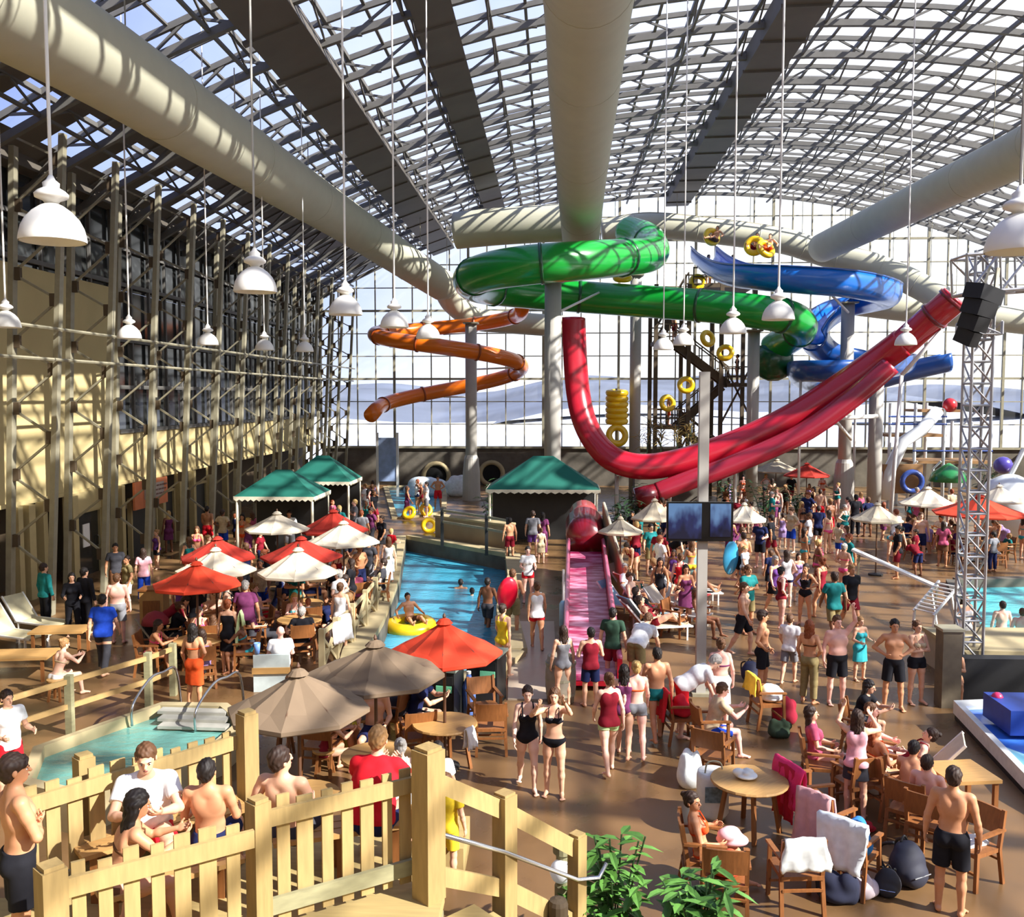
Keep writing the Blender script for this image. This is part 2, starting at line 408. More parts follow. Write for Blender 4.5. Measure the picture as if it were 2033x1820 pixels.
def get_body(pose, sex, build):
    key = (pose, sex, build)
    if key in BODY: return BODY[key]
    pr, K = body_prims(pose, sex, build)
    lo, hi = bounds_of(pr, .04)
    f = Field(lo, hi, HVOX)
    for t, q, k in pr: f.put(q, k)
    hd, MH = K['hd'], K['MH']
    for s in (-1, 1):
        f.put(ell_(hd(s * .032, -.096, .088), (.017, .012, .010), MH), .012, sub=True)
    V, Q = surfnets(f.F, f.lo, f.h)
    K['zs'] = -V[:, 2].min() if pose not in ('ride', 'lie') else 0.
    V[:, 2] += K['zs']
    e0, e1, e2 = MB(), MB(), MB()
    def oriented(mb, c, r):
        t = MB().ball((0, 0, 0), r, 8, 6); M = np.stack([K['hl'], -K['f0'], K['hup']])
        mb.add([np.asarray(c) + np.asarray(v) @ M for v in t.v], t.f)
    for s in (-1, 1):
        oriented(e0, hd(s * .032, -.080, .088), (.0115, .0105, .007))
        oriented(e1, hd(s * .032, -.0875, .088), (.0065, .006, .0065))
        oriented(e1, hd(s * .033, -.0985, .112), (.018, .005, .0036))
    oriented(e2, hd(0, -.0985, .034), (.021, .006, .0060))
    for e in (e0, e1, e2): e.v = [(v[0], v[1], v[2] + K['zs']) for v in e.v]
    me = np_mesh('person', V, Q, [(e0, 2), (e1, 1), (e2, 3)], (SKIN, EYEM, EYEW, LIPM))
    BODY[key] = (me, pr, K)
    return BODY[key]
def plane(pt, n):
    pt = np.asarray(pt, np.float32); n = nrm(n).astype(np.float32); return lambda X: (X - pt) @ n
def garment(kind, pose, sex, build):
    key = (kind, pose, sex, build)
    if key in GARM: return GARM[key]
    _, pr, K = get_body(pose, sex, build)
    lo, hi, hd, up, up2, l, l2 = (K[k] for k in ('lo', 'hi', 'hd', 'up', 'up2', 'l', 'l2'))
    fr, fr2 = K['fr'], K['fr2']
    h = .009
    def field(tags, m=.12):
        q = [x for x in pr if any(x[0].startswith(t) for t in tags)]
        a, b = bounds_of(q, m); return Field(a, b, h), q
    name = kind
    M = CLOTH
    sit = K['leg'][0][3][2] > -.6
    def legs(f, t0, off, flare, t1=None):
        for i in range(2):
            J, Kn, An, th, sn = K['leg'][i]
            g = Field(f.lo, f.lo + (f.n - 1) * f.h, h); g.n = f.n; g.F = np.full(f.n, .25, np.float32)
            e = J + th * .43 * min(t0, 1.)
            g.put(cap_(J, J + th * .43 * min(t0, 1.) + th * .03, .092 + off, .078 + off + flare - .02 * t0), .02)
            if t0 <= 1: g.cut(plane(e, th))
            else:
                e2 = Kn + sn * .40 * (t0 - 1); g.put(cap_(Kn, e2 + sn * .03, .064 + off, .056 + off), .03); g.cut(plane(e2, sn))
            f.F = smin(f.F, g.F, .02)
    if kind in ('shorts', 'trunks', 'pants'):
        f, q = field(('pelvis', 'belly', 'thigh', 'shin') if kind == 'pants' else ('pelvis', 'belly', 'thigh'))
        for t, x, k in q:
            if t in ('pelvis', 'belly'): f.put(x, k, .012)
        f.cut(plane(lo(0, 0, .10), up)); f.cut(plane(lo(0, 0, -.10), -up if not sit else -up))
        legs(f, {'shorts': .78, 'trunks': .30, 'pants': 1.85}[kind], .012, .022)
        f.cut(plane(lo(0, 0, .10), up))
    elif kind in ('briefs', 'onepiece'):
        tg = ('pelvis', 'belly', 'thigh') + (('chest', 'breast') if kind == 'onepiece' else ())
        f, q = field(tg)
        for t, x, k in q: f.put(x, k, .007)
        for i, s in enumerate((1, -1)):
            J, Kn, An, th, sn = K['leg'][i]
            f.cut(plane(J + th * (.05 if sit else .035) + l * s * .03, nrm(th + l * s * .55)))
        if kind == 'briefs': f.cut(plane(lo(0, 0, .065), up))
        else:
            f.cut(plane(hi(0, 0, .25), up2 - fr2 * .0 + fr2 * .25))
            g = Field(f.lo, f.lo + (f.n - 1) * f.h + np.array((0, 0, .25)), h); n = f.n
            g.F[:n[0], :n[1], :n[2]] = np.minimum(g.F[:n[0], :n[1], :n[2]], f.F); f = g
            for s in (-1, 1):
                pts = [hi(s * .085, -.125, .22), hi(s * .09, -.075, .36), hi(s * .085, .02, .395), hi(s * .075, .085, .34), hi(s * .07, .105, .24)]
                for a, b in zip(pts, pts[1:]): f.put(cap_(a, b, .013, .013), .004)
    elif kind == 'bikini':
        f, q = field(('breast', 'chest'))
        for t, x, k in q:
            if t == 'breast': f.put(x, .01, .007)
        f.cut(plane(hi(0, 0, .225), up2)); f.cut(plane(hi(0, -.03, 0), -fr2))
        g = Field(f.lo, f.lo + (f.n - 1) * f.h, h); g.F = np.full(f.n, .25, np.float32); g.n = f.n
        for t, x, k in q:
            if t == 'chest': g.put(x, k, .007)
        g.cut(plane(hi(0, 0, .165), up2)); g.cut(plane(hi(0, 0, .132), -up2))
        f.F = np.minimum(f.F, g.F)
        for s in (-1, 1):
            pts = [hi(s * .08, -.125, .22), hi(s * .08, -.07, .365), hi(s * .03, .07, .375)]
            for a, b in zip(pts, pts[1:]): f.put(cap_(a, b, .009, .009), .003)
    elif kind in ('tshirt', 'tank', 'jacket'):
        tg = ['pelvis', 'belly', 'chest', 'breast', 'shoulder', 'uarm'] + (['farm'] if kind == 'jacket' else [])
        f, q = field(tg)
        for t, x, k in q:
            if t[:4] not in ('uarm', 'farm') and not (kind == 'tank' and t == 'shoulder'): f.put(x, max(k, .04), .014 if t != 'belly' else .022)
        if kind == 'tank':
            for s in (-1, 1):
                f.put(cap_(hi(s * .10, 0, .30), hi(s * .09, 0, .375), .045, .035), .02)
        if not sit: f.put(ell_(lo(0, .005, -.02), (.182, .135, .12), K['ML']), .05)
        f.cut(plane(lo(0, 0, -.05 if not sit else .0), -up))
        if kind != 'tank':
            for i in range(2):
                S, E, Wr, u, fo = K['arm'][i]
                g = Field(f.lo, f.lo + (f.n - 1) * f.h, h); g.n = f.n; g.F = np.full(f.n, .25, np.float32)
                if kind == 'tshirt':
                    g.put(cap_(S, S + u * .24, .070, .068), .01); g.cut(plane(S + u * .17, u))
                else:
                    g.put(cap_(S, E, .070, .055), .01); g.put(cap_(E, Wr, .054, .042), .02); g.cut(plane(Wr - fo * .01, fo))
                f.F = smin(f.F, g.F, .02)
        f.cut(plane(hi(0, -.03, .385), up2 + fr2 * .35))
    elif kind in ('skirt', 'towelwrap', 'dress'):
        tg = ['pelvis', 'belly', 'thigh'] + (['chest', 'breast'] if kind == 'dress' else [])
        f, q = field(tg, .15)
        for t, x, k in q:
            if not t.startswith('thigh'): f.put(x, max(k, .04), .012)
        t0 = {'skirt': .62, 'towelwrap': .98, 'dress': .85}[kind]
        a = (K['leg'][0][0] + K['leg'][1][0]) / 2; b = (K['leg'][0][1] + K['leg'][1][1]) / 2; d = nrm(b - a)
        for i in range(2):
            J, Kn, An, th, sn = K['leg'][i]; f.put(cap_(J, J + th * .43 * t0, .095, .095), .05)
        f.put(cap_(a, a + (b - a) * t0, .10, .125), .06)
        f.cut(plane(a + (b - a) * t0, d))
        f.cut(plane(hi(0, 0, .27), up2 + fr2 * .3) if kind == 'dress' else plane(lo(0, 0, .13), up))
    elif kind in ('short', 'long', 'bun', 'fringe', 'cap_hat'):
        M = HAIRM; name = 'hair' if kind != 'cap_hat' else 'cap'
        a = hd(0, 0, .1); R = .22
        f = Field(a - R - np.array((0, 0, .25 if kind == 'long' else 0)), a + R + np.array((0, .05, 0)), .008)
        if kind == 'cap_hat':
            M = CLOTH
            f.put(ell_(hd(0, .012, .135), (.086, .106, .095), K['MH']), 0); f.cut(plane(hd(0, 0, .122), -K['hup']))
            f.put(ell_(hd(0, -.12, .125), (.07, .075, .008), K['MH']), .01)
        else:
            f.put(ell_(hd(0, .016, .128), (.089, .107, .105), K['MH']), 0)
            f.put(ell_(hd(0, .055, .075), (.068, .055, .075), K['MH']), .03)
            f.cut(plane(hd(0, -.058, .125), K['f0'] * .9 - K['hup'] * .75))
            if kind == 'short': f.cut(plane(hd(0, .02, .035), -K['hup'] * .9 + K['f0'] * .35))
            if kind == 'long':
                for s in (-1, -.33, .33, 1):
                    f.put(cap_(hd(s * .06, .06 - abs(s) * .03, .10), hd(s * .075, .085 - abs(s) * .04, -.13), .042, .030), .03)
            if kind == 'bun': f.put(ell_(hd(0, .115, .17), (.042, .042, .042), K['MH']), .015)
            if kind == 'fringe':
                for s in (-1, -.4, .3, 1): f.put(cap_(hd(s * .055, -.08, .165), hd(s * .07, -.095 + abs(s) * .03, .125), .02, .012), .02)
    if M is HAIRM:
        gx = [f.lo[q] + f.h * np.arange(f.n[q]) for q in range(3)]
        X, Y, Z = np.meshgrid(*gx, indexing='ij')
        f.F = f.F + (.0042 * np.sin(X * 150 + 2 * np.sin(Z * 40)) * np.cos(Y * 95 + Z * 30) + .003 * np.sin(Z * 70 + X * 60)).astype(np.float32)
    V, Q = surfnets(f.F, f.lo, f.h); V[:, 2] += K['zs']
    nm = {'shorts': 'swim_shorts', 'trunks': 'swim_trunks', 'briefs': 'swim_briefs', 'onepiece': 'swimsuit', 'bikini': 'bikini_top', 'tshirt': 't_shirt', 'tank': 'tank_top', 'towelwrap': 'towel_wrap', 'pants': 'trousers'}.get(kind, name)
    GARM[key] = (np_mesh(nm, V, Q, None, (M,)), nm)
    return GARM[key]
SKINS = {'pale': (236, 190, 165), 'fair': (226, 174, 142), 'tan': (205, 146, 108), 'olive': (186, 130, 92), 'brown': (130, 84, 58), 'pink': (238, 182, 164)}
HAIRS = {'black': (32, 26, 24), 'dark': (52, 36, 28), 'brown': (92, 62, 40), 'sandy': (150, 112, 70), 'blond': (196, 160, 100), 'grey': (150, 145, 140), 'red': (130, 66, 36)}
COLS = {'black': (28, 28, 34), 'navy': (30, 38, 78), 'blue': (34, 74, 190), 'light blue': (110, 180, 215), 'turquoise': (60, 175, 185), 'teal': (30, 120, 120), 'red': (205, 28, 40), 'dark red': (130, 25, 40),
        'orange': (235, 90, 40), 'yellow': (240, 205, 50), 'green': (60, 140, 70), 'pale green': (190, 220, 160), 'dark green': (50, 75, 60), 'white': (240, 240, 240), 'grey': (130, 130, 135), 'charcoal': (62, 62, 68),
        'pink': (240, 90, 140), 'pale pink': (235, 175, 185), 'purple': (100, 60, 130), 'lilac': (165, 140, 190), 'beige': (205, 185, 150), 'brown': (110, 75, 50), 'plum': (110, 50, 90), 'rose': (196, 90, 120), 'cyan': (70, 185, 225), 'khaki': (140, 125, 85)}
def person(label, loc, rz=0., pose='stand', sex='m', skin='fair', hair='short', hc='dark', wear=(('shorts', 'black'),), h=None, build='n', group='people in the water park', drop=0.):
    me, pr, K = get_body(pose, sex, build)
    s = (h or (1.76 if sex == 'm' else 1.65)) / 1.77
    o = bpy.data.objects.new('person', me); COL.objects.link(o)
    o.location = loc; o.rotation_euler = (0, 0, math.radians(rz)); o.scale = (s, s, s)
    o.color = lin4(SKINS[skin])
    tag(o, label, 'person', group)
    items = list(wear)
    if hair: items.append((hair, hc))
    for k, c in items:
        gm, nm = garment(k, pose, sex, build)
        g = bpy.data.objects.new(nm, gm); COL.objects.link(g); g.parent = o
        g.color = lin4(HAIRS[c] if k in ('short', 'long', 'bun', 'fringe') else COLS[c])
    return o
# ------------------------------------------------------------------ the hall
XL, XR, YF, YB = -15.6, 34.0, 62.0, -8.0
XC, HW, ZT = 9.2, 24.8, 19.4
RISE = 6.7; RR = (HW * HW + RISE * RISE) / (2 * RISE)
def zr(x): return ZT - RR + math.sqrt(max(RR * RR - (x - XC) ** 2, 0))
def YL(px, X=-15.4): return PX(X, px, 785).y
M_tan = mat('tan_wall', (196, 178, 128), rough=.8, var=.06, scale=.7)
M_tanpost = mat('tan_post', (186, 168, 120), rough=.7, var=.08, scale=3)
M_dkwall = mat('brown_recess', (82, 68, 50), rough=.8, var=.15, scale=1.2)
M_steel = mat('grey_steel', (150, 144, 122), rough=.55, var=.12, scale=5, metal=.1)
M_roofst = mat('roof_steel', (100, 98, 94), rough=.6, var=.12, scale=3)
M_girder = mat('girder_steel', (92, 86, 78), rough=.65, var=.14, scale=.8)
M_duct = mat('duct_fabric', (186, 184, 162), rough=.75, var=.05, scale=1.5)
M_col = mat('column_paint', (176, 172, 164), rough=.5, var=.06, scale=2)
M_white = mat('white_paint', (232, 230, 224), rough=.45, var=.04)
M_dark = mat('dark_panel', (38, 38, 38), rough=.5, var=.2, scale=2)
M_stone = mat('stone_wall', (98, 92, 82), rough=.9, var=.3, scale=1.6, bump=.6)
M_curb = mat('curb_stone', (176, 160, 122), rough=.85, var=.12, scale=2.5, bump=.2)
def glassmat(name, tint, clear=.8, rough=.05, dcol=(.9, .92, .95), trans=False):
    m = bpy.data.materials.new(name); m.use_nodes = True; nt = m.node_tree; N = nt.nodes; L = nt.links
    N.remove(N['Principled BSDF']); o = N['Material Output']
    t = N.new('ShaderNodeBsdfTransparent'); t.inputs[0].default_value = (*tint, 1)
    d = N.new('ShaderNodeBsdfTranslucent' if trans else 'ShaderNodeBsdfDiffuse'); d.inputs[0].default_value = (*dcol, 1)
    g = N.new('ShaderNodeBsdfGlossy'); g.inputs['Roughness'].default_value = rough
    fr = N.new('ShaderNodeFresnel'); fr.inputs[0].default_value = 1.3
    tc = N.new('ShaderNodeTexCoord'); no = N.new('ShaderNodeTexNoise'); no.inputs['Scale'].default_value = .35
    L.new(tc.outputs['Object'], no.inputs['Vector'])
    mr = N.new('ShaderNodeMapRange'); mr.inputs['To Min'].default_value = max(0, 1 - clear - .06); mr.inputs['To Max'].default_value = 1 - clear + .06
    L.new(no.outputs['Fac'], mr.inputs['Value'])
    m1 = N.new('ShaderNodeMixShader'); L.new(mr.outputs[0], m1.inputs[0]); L.new(t.outputs[0], m1.inputs[1]); L.new(d.outputs[0], m1.inputs[2])
    if trans: L.new(m1.outputs[0], o.inputs[0]); return m
    m2 = N.new('ShaderNodeMixShader'); L.new(fr.outputs[0], m2.inputs[0]); L.new(m1.outputs[0], m2.inputs[1]); L.new(g.outputs[0], m2.inputs[2])
    L.new(m2.outputs[0], o.inputs[0]); return m
M_roofglass = glassmat('roof_panel', (.88, .91, .97), .87, dcol=(.60, .64, .74), trans=True)
M_glass = glassmat('window_glass', (.93, .96, .97), .96)
M_dglass = mat('dark_glazing', (46, 48, 48), rough=.12, var=.5, scale=.8, spec=.7)
# water
def watermat(name, rgb, sc=1.2):
    m = mat(name, rgb, rough=.12, var=.18, scale=sc, spec=.6)
    nt = m.node_tree; N = nt.nodes; L = nt.links; b = N['Principled BSDF']
    w = N.new('ShaderNodeTexNoise'); w.inputs['Scale'].default_value = 3.5; w.inputs['Detail'].default_value = 4
    mp = N.new('ShaderNodeMapping'); mp.inputs['Scale'].default_value = (1, 2.2, 1); tc = N.new('ShaderNodeTexCoord')
    L.new(tc.outputs['Object'], mp.inputs[0]); L.new(mp.outputs[0], w.inputs['Vector'])
    bp = N.new('ShaderNodeBump'); bp.inputs['Strength'].default_value = .5; bp.inputs['Distance'].default_value = .08
    L.new(w.outputs['Fac'], bp.inputs['Height']); L.new(bp.outputs[0], b.inputs['Normal']); return m
M_water = watermat('river_water', (70, 165, 195))
M_water2 = watermat('tub_water', (104, 160, 150))
M_water3 = watermat('pool_water', (95, 200, 205))
# floor
def floormat():
    m = mat('stained_concrete', (122, 94, 62), rough=.32, var=.2, scale=.35, spec=.5)
    nt = m.node_tree; N = nt.nodes; L = nt.links; b = N['Principled BSDF']
    tc = N.new('ShaderNodeTexCoord'); n2 = N.new('ShaderNodeTexNoise'); n2.inputs['Scale'].default_value = .9; n2.inputs['Detail'].default_value = 5
    L.new(tc.outputs['Object'], n2.inputs['Vector'])
    mr = N.new('ShaderNodeMapRange'); mr.inputs['From Min'].default_value = .3; mr.inputs['From Max'].default_value = .7; mr.inputs['To Min'].default_value = .18; mr.inputs['To Max'].default_value = .5
    L.new(n2.outputs['Fac'], mr.inputs['Value']); L.new(mr.outputs[0], b.inputs['Roughness'])
    old = b.inputs['Base Color'].links[0].from_socket
    mx = N.new('ShaderNodeMix'); mx.data_type = 'RGBA'; mx.blend_type = 'MULTIPLY'; mx.inputs['Factor'].default_value = .6
    rp = N.new('ShaderNodeValToRGB'); rp.color_ramp.elements[0].position = .35; rp.color_ramp.elements[0].color = (.55, .5, .48, 1); rp.color_ramp.elements[1].position = .65; rp.color_ramp.elements[1].color = (1.1, 1.05, 1, 1)
    L.new(n2.outputs['Fac'], rp.inputs[0]); L.new(old, mx.inputs['A']); L.new(rp.outputs[0], mx.inputs['B']); L.new(mx.outputs['Result'], b.inputs['Base Color'])
    return m
M_floor = floormat()
RIVER = [G(*p) for p in ((806, 1070), (850, 1078), (1003, 1106), (1008, 1150), (985, 1215), (1000, 1300), (930, 1345), (720, 1345), (728, 1300), (762, 1240), (792, 1160))]
BACKPOOL = [G(*p) for p in ((770, 968), (880, 964), (874, 1018), (790, 1030))]
RPOOL = [G(*p) for p in ((1905, 1158), (2330, 1150), (2480, 1330), (2033, 1300), (1955, 1268))]
def holed(name, outer, holes, z, m):
    bm = bmesh.new()
    for poly in [outer] + holes:
        vs = [bm.verts.new((p[0], p[1], z)) for p in poly]
        for i in range(len(vs)): bm.edges.new((vs[i], vs[(i + 1) % len(vs)]))
    bmesh.ops.triangle_fill(bm, use_beauty=True, use_dissolve=False, edges=bm.edges[:])
    for f in bm.faces:
        if f.normal.z < 0: f.normal_flip()
    me = bpy.data.meshes.new(name); bm.to_mesh(me); bm.free(); me.materials.append(m)
    o = bpy.data.objects.new(name, me); COL.objects.link(o); return o
floor = struct(holed('floor', [(XL - 1.6, YB), (XR, YB), (XR, YF), (XL - 1.6, YF)], [RIVER, BACKPOOL, RPOOL], 0, M_floor))
def pool(poly, depth, zw, wm, nm, label, lbl_basin):
    mb = MB(); n = len(poly)
    for i in range(n):
        a, b = poly[i], poly[(i + 1) % n]
        mb.add([(a.x, a.y, -depth), (b.x, b.y, -depth), (b.x, b.y, 0), (a.x, a.y, 0)], [(0, 1, 2, 3)])
    mb.add([(p.x, p.y, -depth) for p in poly], [tuple(range(n))])
    struct(mb.build('pool_basin', M_stone), lbl_basin)
    w = MB().add([(p.x, p.y, zw) for p in poly], [tuple(range(n))]).build(nm, wm)
    o = tag(w, label, 'water'); o['kind'] = 'stuff'; return w
pool(RIVER, 1.0, -.5, M_water, 'river_water', 'blue rippled lazy river water beside the wooden deck railing', 'stone lined lazy river channel')
pool(BACKPOOL, .9, -.2, M_water, 'catch_pool_water', 'pale blue splashing water in front of the tunnel mouths', 'stone lined catch pool')
pool(RPOOL, 1.0, -.15, M_water3, 'pool_water', 'turquoise activity pool water behind the lattice tower', 'stone lined activity pool')
# curbs round the pools
def curb(poly, w, h, m, name, label, closed=True, idx=None):
    mb = MB(); n = len(poly); c = sum(poly, Vector()) / n
    rng = idx or range(n)
    for i in rng:
        a, b = poly[i], poly[(i + 1) % n]; d = (b - a).normalized(); out = Vector((d.y, -d.x, 0))
        if out.dot((a + b) / 2 - c) < 0: out = -out
        q = [a, b, b + out * w, a + out * w]
        mb.prism([(p.x, p.y) for p in q], 0, h)
    return struct(mb.build(name, m), label)
curb(RIVER, .55, .16, M_curb, 'trim_1', 'tan stone coping round the lazy river')
curb(BACKPOOL, .3, .1, M_curb, 'trim_2', 'tan stone coping round the catch pool')
curb(RPOOL, .4, .12, M_stone, 'trim_3', 'dark stone coping round the activity pool')
# far wall: stone base, tunnel mouths, window wall
struct(MB().box(((XL + XR) / 2, YF + .3, 1.25), (XR - XL, .6, 2.5)).build('wall_far', M_stone))
struct(MB().box(((XL + XR) / 2, YF + .1, 2.55), (XR - XL, .5, .14)).build('trim_4', M_steel))
for px, py, r, lab in ((866, 945, .85, 'round dark tunnel mouth in the stone wall left of the pale column'), (976, 940, .75, 'round dark tunnel mouth in the stone wall right of the pale column')):
    c = P(px, py, YF - .05); t = thing('tunnel_mouth', lab, 'tunnel', c, 0, 'tunnel mouths in the stone wall')
    MB().tube([(r * math.cos(a * PI / 12), 0, r * math.sin(a * PI / 12)) for a in range(24)], .16, 8, closed=True).build('rim', M_curb, t, True)
    MB().tube([(0, -.02, 0), (0, .5, 0)], r, 20).build('dark_opening', mat('black_void', (12, 12, 12), rough=.9), t)
win = MB(); fr = MB(); frt = MB(); xs = []
x = XL
while x <= XR + .01: xs.append(x); x += 1.24
for i in range(len(xs) - 1):
    a, b = xs[i], xs[i + 1]
    win.add([(a, YF, 2.6), (b, YF, 2.6), (b, YF, zr(b)), (a, YF, zr(a))], [(0, 1, 2, 3)])
for i, a in enumerate(xs):
    w = .16 if i % 4 == 0 else .07
    fr.beam((a, YF - .06, 2.6), (a, YF - .06, zr(min(max(a, XL + .5), XR - .5))), w, .16)
z = 4.1; k = 0
while z < 19:
    s = math.sqrt(max(RR * RR - (z - ZT + RR) ** 2, 0)) if z > 12.7 else 99
    a, b = max(XL, XC - s), min(XR, XC + s)
    fr.beam((a, YF - .06, z), (b, YF - .06, z), .14, .14 if k % 3 == 2 else .06); z += 1.5; k += 1
w1 = bpy.data.objects.new('window_1', None); COL.objects.link(w1); struct(w1, 'tall gridded window wall at the far end of the hall')
win.build('pane', M_glass, w1); fr.build('window_frame', M_steel, w1)
# outside: snowy slopes
M_snow = mat('snow', (176, 182, 196), rough=.9, var=.10, scale=.05)
M_ridge = mat('snowy_ridge', (98, 106, 124), rough=.95, var=.35, scale=.04)
def hill(name, Y0, Y1, zf, m, x0=-90, x1=120, n=40, k=10):
    mb = MB(); V = []
    for j in range(k + 1):
        for i in range(n + 1):
            xx = x0 + (x1 - x0) * i / n; yy = Y0 + (Y1 - Y0) * j / k
            V.append((xx, yy, zf(xx, yy)))
    F = [(j * (n + 1) + i, j * (n + 1) + i + 1, (j + 1) * (n + 1) + i + 1, (j + 1) * (n + 1) + i) for j in range(k) for i in range(n)]
    return struct(mb.add(V, F).build(name, m, None, True))
hill('hill_near', YF + 1, 130, lambda x, y: -.5 + (y - 63) * .05 + .7 * math.sin(x * .11 + y * .05), M_snow)
hill('hill_far', 125, 260, lambda x, y: 3 + (y - 125) * .05 + 2.0 * math.sin(x * .05) + 1.2 * math.sin(x * .13 + 1), M_ridge)
struct(MB().add([(-600, -600, -1.5), (600, -600, -1.5), (600, 600, -1.5), (-600, 600, -1.5)], [(0, 1, 2, 3)]).build('ground', M_snow), 'snow covered ground outside')
# roof
def arch(off, x0=XC - HW, x1=XC + HW, n=44):
    return [(x0 + (x1 - x0) * i / n, zr(x0 + (x1 - x0) * i / n) + off) for i in range(n + 1)]
RIBS = [3.2 + 3 * k for k in range(20)]
A = arch(.0); mb = MB(); V = []
for yy in (YB, YF):
    V += [(a, yy, z) for a, z in A]
n = len(A); mb.add(V, [(i, i + 1, n + i + 1, n + i) for i in range(n - 1)])
struct(mb.build('ceiling', M_roofglass), 'arched translucent roof panels')
for j, yy in enumerate(RIBS):
    mb = MB(); top = arch(-.10, n=40); bot = arch(-.72, n=40)
    for i in range(40):
        mb.beam((top[i][0], yy, top[i][1]), (top[i + 1][0], yy, top[i + 1][1]), .16, .12, (0, 1, 0))
        mb.beam((bot[i][0], yy, bot[i][1]), (bot[i + 1][0], yy, bot[i + 1][1]), .20, .18, (0, 1, 0))
        q = (top[i], bot[i]) if i % 2 else (bot[i], top[i]); q2 = (bot[i + 1], top[i + 1]) if i % 2 else (top[i + 1], bot[i + 1])
        mb.beam((q[0][0], yy, q[0][1]), (q2[1][0] if 0 else q2[0][0], yy, q2[0][1]), .07)
        if i % 4 == 0: mb.box((bot[i][0], yy, bot[i][1]), (.30, .16, .22))
    struct(mb.build('roof_truss', M_roofst), 'arched steel roof truss')
for i in range(1, 22):
    xx = XC - HW + 2 * HW * i / 22; z = zr(xx)
    mb = MB(); mb.beam((xx, YB, z - .1), (xx, YF, z - .1), .12, .14)
    if i % 2: mb.beam((xx, 3, z - .7), (xx, YF, z - .7), .09, .09)
    x2 = xx + HW / 22; mb.beam((x2, YB, zr(x2) - .04), (x2, YF, zr(x2) - .04), .10, .06)
    # small zig-zag struts in the purlin plane
    for yy in RIBS[:-1]:
        mb.beam((xx, yy, z - .7), (xx, yy + 1.5, z - .12), .055); mb.beam((xx, yy + 1.5, z - .12), (xx, yy + 3, z - .7), .055)
    struct(mb.build('roof_purlin', M_roofst), 'long steel roof purlin')
mb = MB()
for yy in [y0 + d for y0 in RIBS for d in (1.5,)]:
    pr = arch(-.03, n=22)
    for i in range(22): mb.beam((pr[i][0], yy, pr[i][1]), (pr[i + 1][0], yy, pr[i + 1][1]), .14, .07, (0, 1, 0))
struct(mb.build('roof_glazing_bars', M_roofst), 'glazing bars of the roof')
for xx, w in ((-7.4, 1.5), (-3.5, 1.15), (7.9, 1.5)):
    z = zr(xx) - .75; dzx = (zr(xx + .5) - zr(xx - .5))
    mb = MB(); sl = math.atan(dzx)
    M = Matrix.Rotation(-sl, 3, 'Y'); mb.box((xx, (YB + YF) / 2, z), (w, YF - YB, .7), M=M)
    for yy in RIBS: mb.box((xx, yy + .5, z - .36), (w * 1.05, .18, .12), M=M)
    struct(mb.build('roof_girder', M_girder), 'long dark box girder under the roof')
mb = MB()
def rq(xa, xb, ya, yb): mb.add([(xa, ya, zr(xa) - .14), (xb, ya, zr(xb) - .14), (xb, yb, zr(xb) - .14), (xa, yb, zr(xa) - .14)], [(0, 1, 2, 3)])
for yy in [YB + .2 + 3 * k for k in range(24)]:
    y2 = min(yy + 3, YF)
    if yy >= YF: break
    rq(-15.58, -14.55, yy, y2); rq(-13.1, -12.3, yy, y2); rq(-12.3, -11.5, yy, y2); rq(-14.55, -13.1, yy, min(yy + 1.1, YF))
struct(mb.build('ceiling_strip', M_girder), 'opaque roof strip with small square skylights above the left wall')
# right wall and back wall (outside the frame)
mb = MB(); mb.box((XR + .2, (YB + YF) / 2, 1.2), (.4, YF - YB, 2.4)); struct(mb.build('wall_right', M_tan))
fr = MB()
for yy in [YB + 3 * k for k in range(24)]: fr.beam((XR, yy, 2.4), (XR, yy, 12.9), .3, .3)
for z in (2.5, 5, 7.5, 10, 12.6): fr.beam((XR, YB, z), (XR, YF, z), .12, .2)
w2 = bpy.data.objects.new('window_2', None); COL.objects.link(w2); struct(w2, 'glazed right side wall')
fr.build('window_frame', M_steel, w2)
MB().add([(XR, YB, 2.4), (XR, YF, 2.4), (XR, YF, 12.8), (XR, YB, 12.8)], [(0, 1, 2, 3)]).build('pane', M_glass, w2)
struct(MB().box(((XL + XR) / 2, YB - .2, 5), (XR - XL, .4, 10)).build('wall_back', M_tan))
# left wall
XW = -15.6
mb = MB(); y1 = YL(246)
mb.box((XW - .25, (YB + y1) / 2, 6.3), (.5, y1 - YB, 7.0))           # tall tan block
mb.box((XW - .25, (y1 + 60) / 2, 3.72), (.5, 60 - y1, 1.85))         # low tan band beyond
struct(mb.build('wall_left', M_tan), 'tan plaster upper wall along the left side')
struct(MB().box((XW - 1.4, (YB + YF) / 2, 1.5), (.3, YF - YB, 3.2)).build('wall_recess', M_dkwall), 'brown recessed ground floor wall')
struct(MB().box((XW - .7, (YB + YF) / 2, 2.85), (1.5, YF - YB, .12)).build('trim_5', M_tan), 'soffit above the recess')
mb = MB(); fr = MB()
mb.add([(XW - .1, YB, 9.8), (XW - .1, YF, 9.8), (XW - .1, YF, 12.8), (XW - .1, YB, 12.8)], [(0, 1, 2, 3)])
mb.add([(XW - .12, y1, 4.6), (XW - .12, YF, 4.6), (XW - .12, YF, 9.8), (XW - .12, y1, 9.8)], [(0, 1, 2, 3)])
for k in range(48):
    yy = YB + 1.5 * k
    if yy < YF: fr.beam((XW, yy, 9.8 if yy < y1 else 4.6), (XW, yy, 12.7), .10, .1)
for z, y0 in ((10, YB), (11.3, YB), (12.7, YB), (4.7, y1), (6.3, y1), (8, y1)): fr.beam((XW, y0, z), (XW, YF, z), .12, .14)
w3 = bpy.data.objects.new('window_3', None); COL.objects.link(w3); struct(w3, 'dark glazed upper wall along the left side')
mb.build('pane', M_dglass, w3); fr.build('window_frame', M_roofst, w3)
